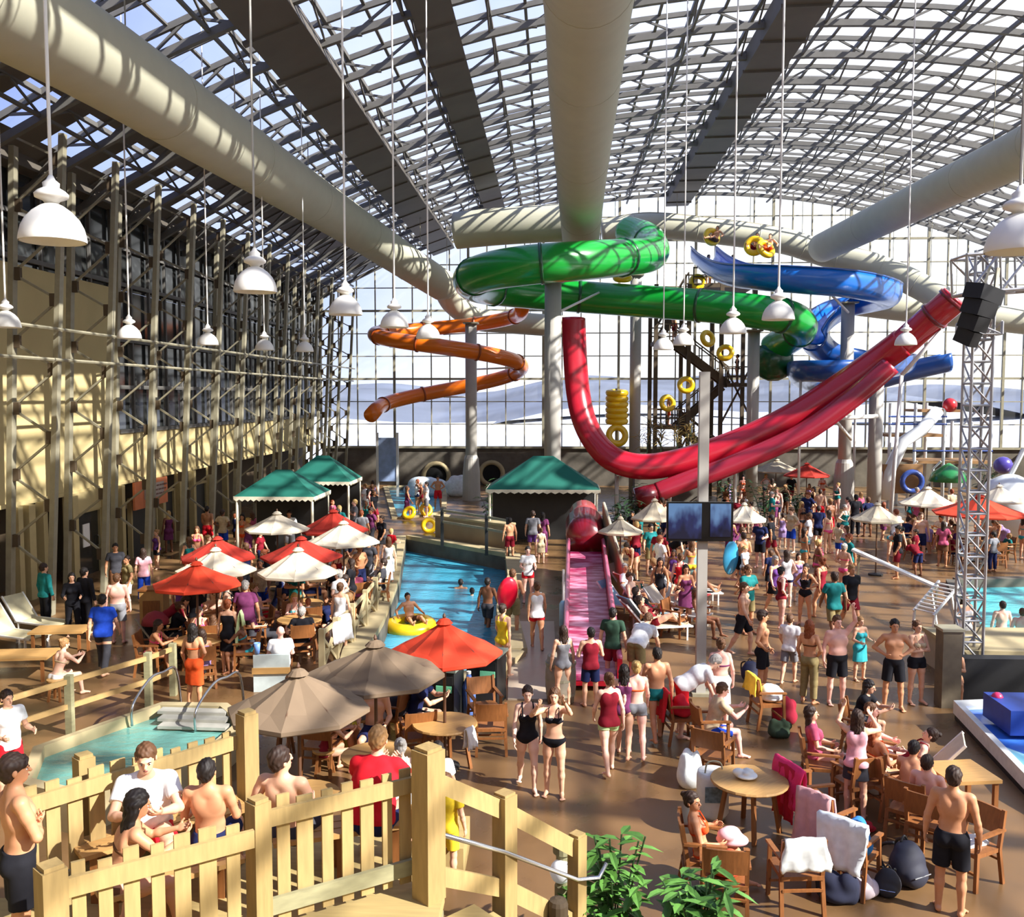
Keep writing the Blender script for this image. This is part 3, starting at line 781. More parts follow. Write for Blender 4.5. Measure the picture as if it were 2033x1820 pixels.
struct(MB().box((XW + .05, (YB + YF) / 2, 12.75), (.9, YF - YB, .5)).build('trim_6', M_girder), 'eave beam along the left side')
# eave fin plates between the small skylights
# ground floor posts, doors
lab_p = ['first', 'second', 'third', 'fourth', 'fifth', 'sixth', 'seventh', 'eighth', 'ninth', 'tenth', 'eleventh', 'twelfth', 'thirteenth', 'fourteenth', 'fifteenth', 'sixteenth', 'seventeenth', 'eighteenth', 'nineteenth', 'twentieth']
PP = [28, 48, 78, 136, 204, 236, 318, 352, 380, 415, 446, 470]
for k, px in enumerate(PP):
    yy = YL(px); w = .34 if px in (48, 136) else .24
    struct(MB().box((XW + .15, yy, 1.4), (w, w, 2.8)).build('column_post', M_tanpost), '%s tan ground floor post counting from the left edge of the photo' % lab_p[k])
mb = MB(); mb.box((XW, (YL(136) + YL(206)) / 2, 2.5), (.2, YL(206) - YL(136), .65)); struct(mb.build('trim_7', M_tan), 'tan panel over the doorway')
def door(n, pa, pb, m):
    a, b = YL(pa), YL(pb)
    d = bpy.data.objects.new('door_%d' % n, None); COL.objects.link(d); struct(d)
    MB().box((XW - .05, (a + b) / 2, 1.05), (.08, b - a, 2.1)).build('door_leaf', m, d)
    f = MB(); f.box((XW, a, 1.1), (.16, .1, 2.2)); f.box((XW, b, 1.1), (.16, .1, 2.2)); f.box((XW, (a + b) / 2, 2.17), (.16, b - a, .1)); f.build('door_frame', M_tanpost, d)
    MB().tube([(XW + .02, b - .15, .9), (XW + .08, b - .15, .95), (XW + .08, b - .15, 1.2), (XW + .02, b - .15, 1.25)], .018, 6).build('door_handle', M_steel, d)
door(1, 146, 200, M_dglass); door(2, 262, 312, M_dark); door(3, 322, 348, M_dark); door(4, 384, 412, M_dark)
t = thing('wall_sign', 'orange and grey hanging sign with illegible writing above the doorway', 'sign', (XW + .45, (YL(246) + YL(314)) / 2, 2.35))
L = YL(314, XW + .45) - YL(246, XW + .45)
M_sign = mat('sign_orange', (222, 130, 84), rough=.6, var=.25, scale=1.1)
MB().box((0, 0, 0), (.08, L, 1.0)).build('sign_board', M_sign, t)
MB().box((.05, .2, .08), (.02, L * .6, .55)).build('sign_face', mat('sign_grey', (176, 160, 150), rough=.6, var=.2, scale=2), t)
mb = MB()
for r in range(3):
    yy = -L * .2
    while yy < L * .42:
        w = .12 + .16 * R_.random(); mb.box((.065, yy + w / 2, .24 - r * .16), (.012, w, .06)); yy += w + .07
mb.build('lettering', mat('sign_ink', (120, 84, 74), rough=.6), t)
tag(MB().box((XW + .36, YL(153), 1.45), (.03, .42, .75)).build('notice_sign', M_white), 'white notice taped to the post beside the dark door', 'sign')
# slanted truss columns
def truss_col(name, k, yy):
    t = thing('truss_column', '%s slanted steel lattice truss column from the camera along the left wall' % lab_p[k], 'truss', (0, yy, 0), 0, 'truss columns along the left wall')
    a0, a1 = Vector((-14.9, 0, 0)), Vector((-14.35, 0, 12.6)); b0, b1 = Vector((-13.75, 0, 0)), Vector((-13.0, 0, 12.9))
    MB().beam(a0, a1, .15, .22, (0, 1, 0)).build('wall_chord', M_steel, t)
    MB().beam(b0, b1, .14, .20, (0, 1, 0)).build('room_chord', M_steel, t)
    lac = MB(); pl = MB(); n = 7
    for i in range(n):
        f0, f1, f2 = i / n, (i + .5) / n, (i + 1) / n
        p, q, r = a0.lerp(a1, f0 + .02), b0.lerp(b1, f1 + .02), a0.lerp(a1, f2 + .02)
        if i > 0: lac.beam(p, q, .06); pl.box(p + Vector((.10, 0, 0)), (.26, .12, .34))
        if i > 0 or 1: lac.beam(q, r, .06); pl.box(q - Vector((.10, 0, 0)), (.26, .12, .34))
    lac.build('lacing', M_steel, t); pl.build('node_plates', M_dkwall, t)
TC = [y0 for y0 in RIBS if 23 < y0]
for k, yy in enumerate(TC): truss_col('', k, yy + .4)
for k, (z, xx) in enumerate(((6.95, -13.2), (7.75, -13.1))):
    tag(MB().tube([(xx, 8, z), (xx, 61, z)], .045, 6).build('sprinkler_pipe', M_steel), ('lower' if k == 0 else 'upper') + ' thin grey pipe running along the left truss columns', 'pipe', 'pipes along the left wall')
# ------------------------------------------------------------------ ducts
def duct(pts, r, label, seams=True, nm='air_duct'):
    pa = smoothpath(pts, 8); t = thing(nm, label, 'duct', pa[0], 0, 'air ducts')
    o = Vector(pa[0]); pa = [p - o for p in pa]
    MB().tube(pa, r, 28).build('duct_tube', M_duct, t, True)
    for i in range(3, len(pa) - 1, 8):
        p = pa[i]; top = zr((p + o).x) - .7 - o.z
        if top > p.z + r: MB().tube([(p.x, p.y, p.z + r * .98), (p.x, p.y, top)], .018, 5).build('hanger_rod', M_steel, t)
    if seams:
        for i in range(6, len(pa) - 2, 7):
            d = (pa[i + 1] - pa[i]).normalized(); MB().tube([pa[i] - d * .03, pa[i] + d * .03], r * 1.012, 28).build('seam_ring', M_duct, t, True)
        tr = MB(); tr.tube([p + Vector((0, 0, r * 1.03)) for p in pa], .05, 6); tr.build('hanging_rail', M_steel, t)
    return t
duct([(-9.4, 6, 11.8), P(100, 62, 17), P(400, 254, 24), P(560, 358, 31), P(690, 442, 40), P(800, 516, 48), P(878, 566, 53)], .88, 'beige air duct running along the upper left towards the orange slide')
duct([P(1168, -160, 14.5), P(1168, 0, 20), P(1158, 218, 27), P(1154, 380, 38), P(1153, 478, 48.5)], .94, 'large beige air duct running straight down the middle of the hall')
duct([P(2120, 246, 30), P(2033, 300, 33), P(1850, 386, 42), P(1632, 492, 55)], .82, 'beige air duct sloping across the upper right towards the far window')
duct([P(905, 458, 49.5), P(1000, 449, 49.2), P(1155, 440, 49)], .95, 'grey stub duct crossing to the left of the middle duct', False)
duct([P(1195, 462, 58), P(1290, 448, 58), P(1440, 462, 58), P(1560, 480, 58), P(1640, 505, 58), P(1740, 530, 57), P(1820, 565, 56), P(1880, 600, 55)], .75, 'white curved duct arching behind the blue slide', True)
duct([P(884, 572, 55.5), P(900, 602, 57.5), P(945, 633, 59.6), P(1010, 640, 60.2), P(1120, 648, 60.4)], .70, 'beige elbow duct dropping behind the orange slide', False)
duct([P(1700, 600, 58), P(1800, 612, 58), P(2060, 640, 58)], .8, 'beige duct crossing low at the far right', False)
# ------------------------------------------------------------------ free columns
def column(px, yb_top, Y, r, label, base=None, z0=0.):
    t = P(px, yb_top, Y); x = t.x
    o = thing('support_column', label, 'column', (x, Y, z0), 0, 'slide support columns')
    MB().lathe([(r, 0), (r, t.z - z0)], 20).build('shaft', M_col, o, True)
    MB().lathe([(r * 1.5, 0), (r * 1.5, .12), (r * 1.1, .16)] if not base else [(base, 0), (base * .95, 1.6), (base * .8, 2.4), (r, 2.6)], 20).build('base', M_col, o, not base)
    MB().box((0, 0, t.z - z0 - .04), (r * 2.6, r * 2.6, .08)).build('top_plate', M_steel, o)
    return o
column(1098, 556, 40.4, .36, 'thick grey column under the upper bend of the green slide')
column(935, 640, 53.2, .33, 'pale column in front of the window behind the orange slide', .52)
column(1263, 545, 50.5, .30, 'grey column beside the vertical stack of yellow tubes')
column(1497, 655, 47.6, .30, 'grey column under the right end of the green slide')
column(1684, 600, 50.6, .34, 'grey column under the blue slide bowl', .55)
column(1741, 748, 45.6, .33, 'tall pale column holding the red slide at its right')
# TV post and screen
t = G(1390, 1378); TVY = t.y; pz = P(1385, 738, TVY)
o = thing('screen_post', 'square grey post carrying the television', 'post', (t.x, TVY, 0))
MB().box((0, 0, pz.z / 2), (.19, .19, pz.z)).build('post_shaft', M_col, o); MB().box((0, 0, .03), (.36, .36, .06)).build('base_plate', M_steel, o)
c = P(1389, 1035, TVY - .16); w = 1.30 * (TVY / 18.6); hgt = w * .60
o = thing('television', 'wide flat television showing blue shapes on the square grey post', 'television', c)
MB().box((0, 0, 0), (w, .08, hgt)).build('screen_frame', mat('tv_black', (16, 16, 18), rough=.3), o)
def screenmat():
    m = bpy.data.materials.new('screen_picture'); m.use_nodes = True; N = m.node_tree.nodes; L = m.node_tree.links; b = N['Principled BSDF']
    tc = N.new('ShaderNodeTexCoord'); no = N.new('ShaderNodeTexNoise'); no.inputs['Scale'].default_value = 3.2; no.inputs['Detail'].default_value = 2
    mp = N.new('ShaderNodeMapping'); mp.inputs['Scale'].default_value = (1.5, 1, .8); L.new(tc.outputs['Object'], mp.inputs[0]); L.new(mp.outputs[0], no.inputs['Vector'])
    sp = N.new('ShaderNodeSeparateXYZ'); L.new(tc.outputs['Object'], sp.inputs[0])
    ad = N.new('ShaderNodeMath'); ad.operation = 'MULTIPLY_ADD'; ad.inputs[1].default_value = .9; L.new(sp.outputs['Z'], ad.inputs[0]); L.new(no.outputs['Fac'], ad.inputs[2])
    rp = N.new('ShaderNodeValToRGB'); e = rp.color_ramp.elements; e[0].position = .25; e[0].color = (.004, .006, .02, 1); e[1].position = .8; e[1].color = (.16, .30, .55, 1); q = e.new(.48); q.color = (.02, .03, .12, 1)
    L.new(ad.outputs[0], rp.inputs[0]); b.inputs['Base Color'].default_value = (.01, .01, .02, 1); b.inputs['Roughness'].default_value = .2
    L.new(rp.outputs[0], b.inputs['Emission Color']); b.inputs['Emission Strength'].default_value = .8; return m
sm = screenmat()
MB().box((-w * .225, -.045, .01), (w * .50, .012, hgt * .90)).build('picture', sm, o); MB().box((w * .31, -.045, .03), (w * .31, .012, hgt * .84)).build('picture', sm, o)
MB().box((0, .09, 0), (.3, .14, .2)).build('wall_bracket', M_steel, o)
# lattice tower with overhead truss and loudspeaker
def lattice(mb, a, b, w, step, r=.022):
    a, b = Vector(a), Vector(b); d = (b - a); L = d.length; d /= L
    u = Vector((0, 0, 1)) if abs(d.z) < .9 else Vector((0, 1, 0)); x = d.cross(u).normalized(); y = x.cross(d)
    cs = [(x * sx + y * sy) * w / 2 for sx, sy in ((-1, -1), (1, -1), (1, 1), (-1, 1))]
    for c in cs: mb.tube([a + c, b + c], r * 1.4, 6)
    n = max(int(L / step), 1)
    for i in range(n):
        p0, p1 = a + d * (L * i / n), a + d * (L * (i + 1) / n)
        for k in range(4):
            c, c2 = cs[k], cs[(k + 1) % 4]
            mb.tube([p0 + c, p1 + c2], r, 4); mb.tube([p0 + c, p0 + c2], r, 4)
    return mb
M_alu = mat('truss_aluminium', (176, 176, 178), rough=.35, metal=.6, var=.1)
b0 = G(1920, 1362); TY = b0.y; top = P(1920, 500, TY)
o = thing('lattice_tower', 'silver lattice tower standing beside the turquoise pool', 'tower', (b0.x, TY, 0))
lattice(MB(), (0, 0, .1), (0, 0, top.z), .40, .42).build('tower_truss', M_alu, o); MB().box((0, 0, .05), (.8, .8, .1)).build('base_plate', M_steel, o)
lattice(MB(), (0, 0, P(1920, 665, TY).z), (0, 0, P(1920, 640, TY).z), .62, .2).build('sleeve_block', M_alu, o)
o = thing('overhead_truss', 'grey box lattice truss spanning out from the top of the lattice tower', 'truss', (b0.x, TY, P(1920, 548, TY).z))
lattice(MB(), (-.42, 0, 0), (3.4, 0, .25), .74, .55, .026).build('truss_span', M_alu, o)
c = P(1952, 628, TY - .75)
o = thing('loudspeaker', 'black tilted loudspeaker array hanging from the lattice tower', 'loudspeaker', c); o.rotation_euler = (0, math.radians(14), 0)
M_blk = mat('speaker_black', (20, 20, 22), rough=.55, var=.2, scale=20)
for k in range(4):
    a = .05 + .09 * k; zc = .42 - .28 * k
    M = Matrix.Rotation(a, 3, 'X') @ Matrix.Rotation(.5, 3, 'Z')
    MB().box((-.06 + .0 * k - .05 * max(k - 1, 0) ** 0, .02 * k * k, zc), (.62 - .13 * k, .42, .29), M=M).build('speaker_cabinet', M_blk, o)
MB().beam((.1, 0, .5), (.1, .2, 1.0), .06).beam((-.15, 0, .5), (-.05, .2, 1.0), .04).build('hanger', M_steel, o)
# ------------------------------------------------------------------ pendant lamps
def lampproto():
    t = thing('pendant_lamp', '', 'lamp', (0, 0, 0), 0, 'white dome pendant lamps')
    prof = [(.29, 0), (.293, .02), (.287, .06), (.270, .13), (.232, .205), (.170, .275), (.098, .328), (.05, .35)]
    inn = [(r - .012, z) for r, z in prof[::-1]]
    MB().lathe(prof + inn, 28, cap=False).build('shade', M_white, t, True)
    MB().lathe([(.05, .34), (.075, .37), (.145, .40), (.15, .43), (.12, .46), (.07, .49), (.075, .53), (.04, .56), (.02, .60)], 20).build('cap', M_white, t, True)
    MB().ball((0, 0, .16), (.06, .06, .08), 10, 7).build('bulb', mat('bulb', (255, 246, 225), rough=.4, emit=1.2), t, True)
    return t
LAMPS = [(105, 480, 8.5, 'nearest large white dome lamp at the upper left'), (507, 580, 12.7, 'white dome lamp in front of the slanted columns, second largest on the left'), (686, 625, 16.3, 'white dome lamp against the bright corner of the window'),
         (783, 650, 19.2, 'small white dome lamp above the orange slide'), (12, 650, 19, 'white dome lamp cut by the left edge of the photo'), (257, 672, 23, 'white dome lamp before the tan wall, between two slanted columns'),
         (413, 685, 26, 'small white dome lamp before the dark glazing'), (525, 695, 29, 'tiny white dome lamp right of the small one before the glazing'), (605, 698, 31, 'tiniest white dome lamp near the far columns'),
         (850, 672, 22.5, 'small white dome lamp over the orange slide bend'), (1317, 694, 27, 'small white dome lamp hanging before the timber tower left'), (1357, 685, 26, 'small white dome lamp hanging over the stair tower'), (1455, 662, 20.7, 'white dome lamp in front of the green slide'),
         (1545, 635, 17.3, 'large white dome lamp at the right end of the green slide'), (1798, 685, 26, 'small white dome lamp in front of the red slide'), (2022, 500, 8.9, 'white dome lamp cut by the right edge of the photo')]
lp = lampproto(); kids = list(lp.children)
for i, (px, py, Y, lab) in enumerate(LAMPS):
    c = P(px, py, Y)
    if i == 0: o = lp; o['label'] = lab; LABELS.setdefault(lab, []).append(o.name); o.location = c
    else: o = dup(lp, lab, c)
    s = 1.15 if i in (0, 13) else 1.
    top = {6: 11.92, 7: 12.1, 8: 12.35}.get(i, zr(c.x) - .9)
    MB().tube([(0, 0, .59), (0, 0, top - c.z)], .016 if Y < 15 else .02, 6).build('cord', M_white, o)
LABELS.pop('', None)
# ------------------------------------------------------------------ water slides
def plastic(n, rgb, v=.06): return mat(n, rgb, rough=.28, var=v, scale=1.2, spec=.5, coat=.35)
M_green = plastic('green_slide', (20, 150, 52)); M_red = plastic('red_slide', (186, 22, 44)); M_blue = plastic('blue_slide', (18, 104, 196))
M_orange = plastic('orange_slide', (240, 120, 20)); M_dkgreen = plastic('dark_green_slide', (16, 84, 44)); M_dkred = plastic('dark_red_slide', (118, 14, 30))
M_dkblue = plastic('dark_blue_slide', (20, 76, 150)); M_yellow = plastic('yellow_tube', (238, 196, 24)); M_timber = mat('dark_timber', (88, 74, 56), rough=.8, var=.25, scale=3)
def rel(pts): o = Vector(pts[0]); return o, [Vector(p) - o for p in pts]
def flanges(pa, r, every, m, par, w=.07, k=1.06, start=4):
    for i in range(start, len(pa) - 2, every):
        d = (pa[i + 1] - pa[i]).normalized()
        MB().tube([pa[i] - d * w, pa[i] + d * w], r * k, 20).build('flange', m, par, True)
def sweep(path, prof, side=None):
    rings = []
    for i, p in enumerate(path):
        t = (path[min(i + 1, len(path) - 1)] - path[max(i - 1, 0)]).normalized()
        if side: s = Vector(side); s = (s - t * s.dot(t)).normalized(); u = s.cross(t)
        else: s = t.cross(Vector((0, 0, 1))).normalized(); u = s.cross(t)
        rings.append([p + s * a + u * b for a, b in prof])
    return MB().loft(rings, cap=True)
def uprof(r, depth, th=.06, n=12, a0=None):
    a0 = math.radians(0)
    o = [(r * math.cos(PI + PI * i / n), r * math.sin(PI + PI * i / n)) for i in range(n + 1)]
    o = [(-r, depth)] + o + [(r, depth)]
    q = r - th; inn = [(q * math.cos(PI + PI * i / n), q * math.sin(PI + PI * i / n)) for i in range(n + 1)]
    inn = [(-q, depth)] + inn + [(q, depth)]
    return o + inn[::-1]
def strut(par, a, b, w=.09, nm='strut'): return MB().tube([a, b], w, 8).build(nm, M_white, par, True)
# green tube
g = [P(*q) for q in ((1248, 460, 50.5), (1284, 474, 48.5), (1294, 503, 45), (1235, 511, 41), (1150, 518, 38.6), (1050, 526, 38), (965, 540, 39.5), (934, 557, 42), (965, 571, 45), (1040, 580, 46.8), (1150, 589, 47.6), (1290, 599, 47.2), (1420, 609, 46), (1520, 621, 44.6), (1574, 633, 45), (1590, 652, 47), (1562, 674, 49), (1536, 692, 50))]
o, pa = rel(smoothpath(g, 8)); t = thing('water_slide', 'big closed green tube slide looping above the green canopy tent', 'water slide', o, 0, 'water slides')
MB().tube(pa, .80, 24).build('slide_tube', M_green, t, True); flanges(pa, .80, 14, M_dkgreen, t, start=10)
e = pa[-1]; MB().lathe([(.85, .15), (1.0, -.3), (1.05, -.9), (.7, -1.5), (.3, -1.7)], 20, e).build('end_funnel', M_dkgreen, t, True)
strut(t, P(1108, 620, 40.5) - o, P(1195, 578, 47.4) - o, .06); strut(t, P(1270, 560, 50) - o, P(1270, 590, 47.6) - o, .06)
# orange helix
c0 = P(890, 700, 53); Rr = 4.15; zs = [P(1030, 617, 53).z, P(745, 662, 53).z, P(1040, 727, 53).z, P(745, 812, 53).z]
hp = []
for i in range(61):
    f = i / 60 * 3; k = min(int(f), 2); zz = zs[k] + (zs[k + 1] - zs[k]) * (f - k); a = f * PI
    hp.append(Vector((c0.x + Rr * math.cos(a), 53 + Rr * .8 * math.sin(a), zz)))
hp.append(hp[-1] + Vector((-.15, -.9, -.35))); hp.insert(0, hp[0] + Vector((.15, -1.0, .3)))
o, pa = rel(hp); t = thing('water_slide', 'orange zigzag tube slide in front of the far window', 'water slide', o, 0, 'water slides')
MB().tube(pa, .42, 18).build('slide_tube', M_orange, t, True); flanges(pa, .42, 5, mat('orange_flange', (150, 66, 18), rough=.4), t, .05, 1.12)
for f in (12, 26, 38, 52):
    q = pa[f]; pc = Vector((P(935, 700, 55).x, 55, (q + o).z - .4)) - o; strut(t, q - Vector((0, 0, .4)), pc, .05)
# blue open slide
b = [P(*q) for q in ((1396, 505, 54), (1418, 524, 51), (1455, 540, 48), (1520, 547, 45.5), (1600, 553, 44.6), (1680, 560, 45), (1740, 572, 47), (1762, 584, 50), (1730, 594, 53), (1685, 604, 54), (1648, 622, 53), (1622, 645, 51), (1612, 668, 50.5))]
o, pa = rel(smoothpath(b, 7)); t = thing('water_slide', 'blue open trough slide curving under the white duct at the upper right', 'water slide', o, 0, 'water slides')
sweep(pa, uprof(.72, .42)).build('slide_trough', M_blue, t, True)
for sx in (-1, 1):
    ed = []
    for i, p in enumerate(pa):
        d = (pa[min(i + 1, len(pa) - 1)] - pa[max(i - 1, 0)]).normalized(); s = d.cross(Vector((0, 0, 1))).normalized(); ed.append(p + s * sx * .72 + s.cross(d) * .44)
    MB().tube(ed, .045, 6).build('trough_rim', M_dkblue, t, True)
strut(t, P(1640, 574, 45) - o, P(1684, 620, 47) - o, .06)
b = [P(*q) for q in ((1612, 668, 50.5), (1640, 694, 52.5), (1720, 708, 53), (1790, 714, 51), (1740, 724, 47.5), (1650, 728, 46.2), (1596, 730, 47.5), (1606, 748, 51), (1690, 758, 53), (1800, 730, 53), (1880, 712, 53))]
o, pa = rel(smoothpath(b, 7)); t = thing('water_slide', 'lower blue slide bowl seen through the gap above the red slide', 'water slide', o, 0, 'water slides')
sweep(pa, uprof(.75, .30)).build('slide_trough', M_dkblue, t, True)
strut(t, P(1590, 745, 47) - o, Vector((P(1590, 745, 47).x, 47, 0)) - o, .07, 'leg'); strut(t, P(1700, 745, 52) - o, Vector((P(1700, 745, 52).x, 52, 0)) - o, .07, 'leg')
# red slide: tube at the top, open double trough, vertical drop at the left
YR = 43
tb = [P(*q) for q in ((1897, 590, 41), (1880, 606, 41.2), (1840, 640, 41.8), (1790, 684, 42.4))]
ch = [P(*q) for q in ((1796, 680, 42.4), (1750, 714, 43), (1688, 757, 43.4), (1588, 822, 43.8), (1500, 866, 44), (1420, 898, 44), (1340, 922, 44), (1270, 930, 44), (1215, 915, 44.2), (1178, 880, 44.6), (1155, 835, 45), (1143, 780, 45.4), (1137, 710, 45.6), (1134, 634, 45.8))]
l2 = [P(*q) for q in ((1768, 728, 42.2), (1690, 795, 42.4), (1588, 866, 42.6), (1453, 926, 42.8), (1370, 956, 42.8), (1306, 980, 42.8))]
o = P(1588, 822, YR); t = thing('water_slide', 'long red slide swooping from the upper right down to a vertical drop', 'water slide', o, 0, 'water slides')
q = [p - o for p in smoothpath(tb, 6)]; MB().tube(q, .62, 22).build('entry_tube', M_red, t, True); flanges(q, .62, 7, M_dkred, t, .08, 1.1, 3)
q = [p - o for p in smoothpath(ch, 8)]; sweep(q, uprof(.70, .45), (0, -1, 0)).build('slide_trough', M_red, t, True)
q = [p - o for p in smoothpath(l2, 8)]; sweep(q, uprof(.52, .30), (0, -1, 0)).build('second_lane', plastic('red_lane', (158, 30, 50)), t, True)
strut(t, P(1622, 832, 42.4) - o, P(1741, 826, 44) - o, .10); strut(t, P(1660, 836, 42.4) - o, P(1690, 872, 44) - o, .07)
strut(t, P(1870, 655, 41.4) - o, P(1790, 745, 42) - o, .09); strut(t, P(1790, 745, 42) - o, Vector((P(1770, 900, 42).x, 42, 0)) - o, .09, 'leg')
MB().tube([P(1306, 980, 42.8) - o, P(1262, 990, 42.6) - o], .5, 14).build('end_piece', M_dkred, t, True)
for px, py, Y in ((1225, 945, 44.6), (1330, 946, 44.4), (1460, 905, 44.4)):
    p = P(px, py, Y); strut(t, p - o, Vector((p.x, p.y, 0)) - o, .09, 'leg')
# pink flume with running water
f0, f1 = Vector((P(1163, 1070, 29.5).x, 29.5, P(1163, 1098, 29.5).z)), Vector((P(1176, 1390, 18.6).x, 18.6, .28))
t = thing('flume', 'red run-out flume with foamy pink water coming towards the camera', 'water slide', (f1.x, f1.y, 0), 0, 'water slides')
o = Vector((f1.x, f1.y, 0)); w = .50; pathf = [f0.lerp(f1, i / 14) - o for i in range(15)]
prof = [(-w - .1, .40), (-w - .1, -.16), (w + .1, -.16), (w + .1, .40), (w, .40), (w, -.06), (-w, -.06), (-w, .40)]
sweep(pathf, prof).build('flume_trough', M_red, t)
def foam(name, c0, c1, sc):
    m = mat(name, c0, rough=.35, var=.1); N = m.node_tree.nodes; L = m.node_tree.links; b = N['Principled BSDF']
    tc = N.new('ShaderNodeTexCoord'); mp = N.new('ShaderNodeMapping'); mp.inputs['Scale'].default_value = (1.2, 3.2, 1); no = N.new('ShaderNodeTexNoise'); no.inputs['Scale'].default_value = sc; no.inputs['Detail'].default_value = 6
    L.new(tc.outputs['Object'], mp.inputs[0]); L.new(mp.outputs[0], no.inputs[0]); rp = N.new('ShaderNodeValToRGB'); e = rp.color_ramp.elements
    e[0].position = .4; e[0].color = lin4(c0); e[1].position = .66; e[1].color = lin4(c1); L.new(no.outputs['Fac'], rp.inputs[0]); L.new(rp.outputs[0], b.inputs['Base Color']); return m
wm = foam('flume_water', (150, 40, 84), (208, 160, 186), 1.6)
q = MB(); q.loft([[p + Vector((-w + .01, 0, .05)), p + Vector((w - .01, 0, .05)), p + Vector((w - .01, 0, -.05)), p + Vector((-w + .01, 0, -.05))] for p in pathf], cap=True)
x = q.build('running_water', wm, t); x['kind'] = 'stuff'; x['label'] = 'foamy pink running water'
for s in (-1, 1): MB().tube([p + Vector((s * (w + .05), 0, .43)) for p in pathf], .06, 8).build('rim', plastic('pink_rim', (196, 96, 128)), t, True)
p0 = pathf[0]; MB().tube([p0 + Vector((0, 1.6, .75)), p0 + Vector((0, .2, .22))], .62, 20).build('exit_tube', M_dkred, t, True)
MB().tube([p0 + Vector((0, 2.3, 1.0)), p0 + Vector((0, 1.2, .75))], .48, 18).build('tube_hood', plastic('faded_red', (176, 76, 74)), t, True)
for k in (1, 5, 9): MB().box(pathf[k] + Vector((0, 0, -(pathf[k].z) / 2 - .08)), (.9, .2, max(pathf[k].z - .16, .05))).build('support', M_curb, t)
a, b = P(1196, 1000, 31), G(1238, 1205)
t = thing('edge_board', 'tall thin beige board standing along the right of the red flume', 'board', (b.x, b.y, 0))
MB().add([Vector((0, 0, 0)), Vector((.12, 0, 0)), Vector((.12, 0, .9)), Vector((0, 0, .9)), a + Vector((0, 0, -2.2)) - b, a + Vector((.1, 0, -2.2)) - b, a + Vector((.1, 0, 0)) - b, a - b], [(0, 1, 2, 3), (4, 7, 6, 5), (0, 4, 5, 1), (3, 2, 6, 7), (0, 3, 7, 4), (1, 5, 6, 2)]).build('board_panel', M_curb, t)
MB().tube([Vector((.06, 0, .92)), a + Vector((.05, 0, .02)) - b], .05, 8).build('cap_rail', mat('cap_rail', (196, 186, 160), rough=.6), t)
# timber stair tower with platforms
YT = 54.5
X0, X1 = P(1296, 700, YT).x, P(1486, 700, YT).x
t = thing('stair_tower', 'dark timber stair tower behind the green slide', 'tower', ((X0 + X1) / 2, YT, 0))
ox = Vector(((X0 + X1) / 2, YT, 0)); hx = (X1 - X0) / 2
for sx in (-1, -.33, .33, 1):
    for sy in (-1.6, 1.6): MB().box((sx * hx, sy, 6.1), (.22, .22, 12.2)).build('tower_post', M_timber, t)
for zz, xa, xb in ((12.1, -.25, 1.0), (9.0, -1, -.3), (6.6, .45, 1), (4.2, -1, -.4), (2.0, .5, 1)):
    MB().box(((xa + xb) / 2 * hx, 0, zz), ((xb - xa) * hx, 3.4, .2)).build('deck', M_timber, t)
    for yy in (-1.6, 1.6):
        r = MB()
        for h in (.5, 1.0): r.beam((xa * hx, yy, zz + h), (xb * hx, yy, zz + h), .07)
        n = 5
        for i in range(n + 1): r.beam((xa * hx + (xb - xa) * hx * i / n, yy, zz), (xa * hx + (xb - xa) * hx * i / n, yy, zz + 1.05), .06)
        r.build('railing', M_timber, t)
def flight(xa, za, xb, zb, yy):
    m = MB()
    for s in (-.5, .5): m.beam((xa, yy + s, za), (xb, yy + s, zb), .12, .42)
    n = 12
    for i in range(n + 1): m.box((xa + (xb - xa) * i / n, yy, za + (zb - za) * i / n), (.34, 1.0, .06))
    for s in (-.5, .5):
        m.beam((xa, yy + s, za + 1.0), (xb, yy + s, zb + 1.0), .07)
        for i in range(0, n + 1, 3): m.beam((xa + (xb - xa) * i / n, yy + s, za + (zb - za) * i / n), (xa + (xb - xa) * i / n, yy + s, za + (zb - za) * i / n + 1), .06)
    m.build('stair_flight', M_timber, t)
flight(-.25 * hx, 12.1, -.9 * hx, 9.0, .8); flight(-.6 * hx, 8.9, .5 * hx, 6.6, -.9); flight(.5 * hx, 6.5, -.45 * hx, 4.2, .9); flight(-.45 * hx, 4.1, .55 * hx, 2.0, -.9); flight(.55 * hx, 2.0, -.2 * hx, 0, .9)
for k, (a, b) in enumerate((((-1, 0.2), (-.33, 3.8)), ((-.33, .2), (-1, 3.8)), ((.33, 4.4), (1, 8)), ((1, 4.4), (.33, 8)))): MB().beam((a[0] * hx, -1.7, a[1]), (b[0] * hx, -1.7, b[1]), .1).build('cross_brace', M_timber, t)
# yellow ring tubes
def ringmesh(R, r, m): return MB().tube([(R * math.cos(a * PI / 12), R * math.sin(a * PI / 12), 0) for a in range(24)], r, 12, closed=True).mesh('swim_ring', m, True)
RING = ringmesh(.42, .17, M_yellow)
def ring(label, c, rx=0., rz=0., s=1., group='yellow swim rings'):
    o = bpy.data.objects.new('swim_ring', RING); COL.objects.link(o); o.location = c; o.rotation_euler = (math.radians(rx), 0, math.radians(rz)); o.scale = (s, s, s)
    return tag(o, label, 'swim ring', group)
bx = P(1224, 860, 50.0)
for k in range(7):
    ring(['lowest ring of the upright yellow stack, seen as a full circle', 'second yellow ring up the upright stack left of the tower', 'third yellow ring up the upright stack left of the tower', 'fourth yellow ring up the upright stack left of the tower', 'fifth yellow ring up the upright stack left of the tower', 'sixth yellow ring up the upright stack left of the tower', 'topmost yellow ring of the upright stack left of the tower'][k],
         Vector((bx.x, bx.y - (.5 if k == 0 else 0), bx.z - .1 + (0 if k == 0 else .75 + .3 * (k - 1)))), 80 if k == 0 else 5, 10, 1.05)
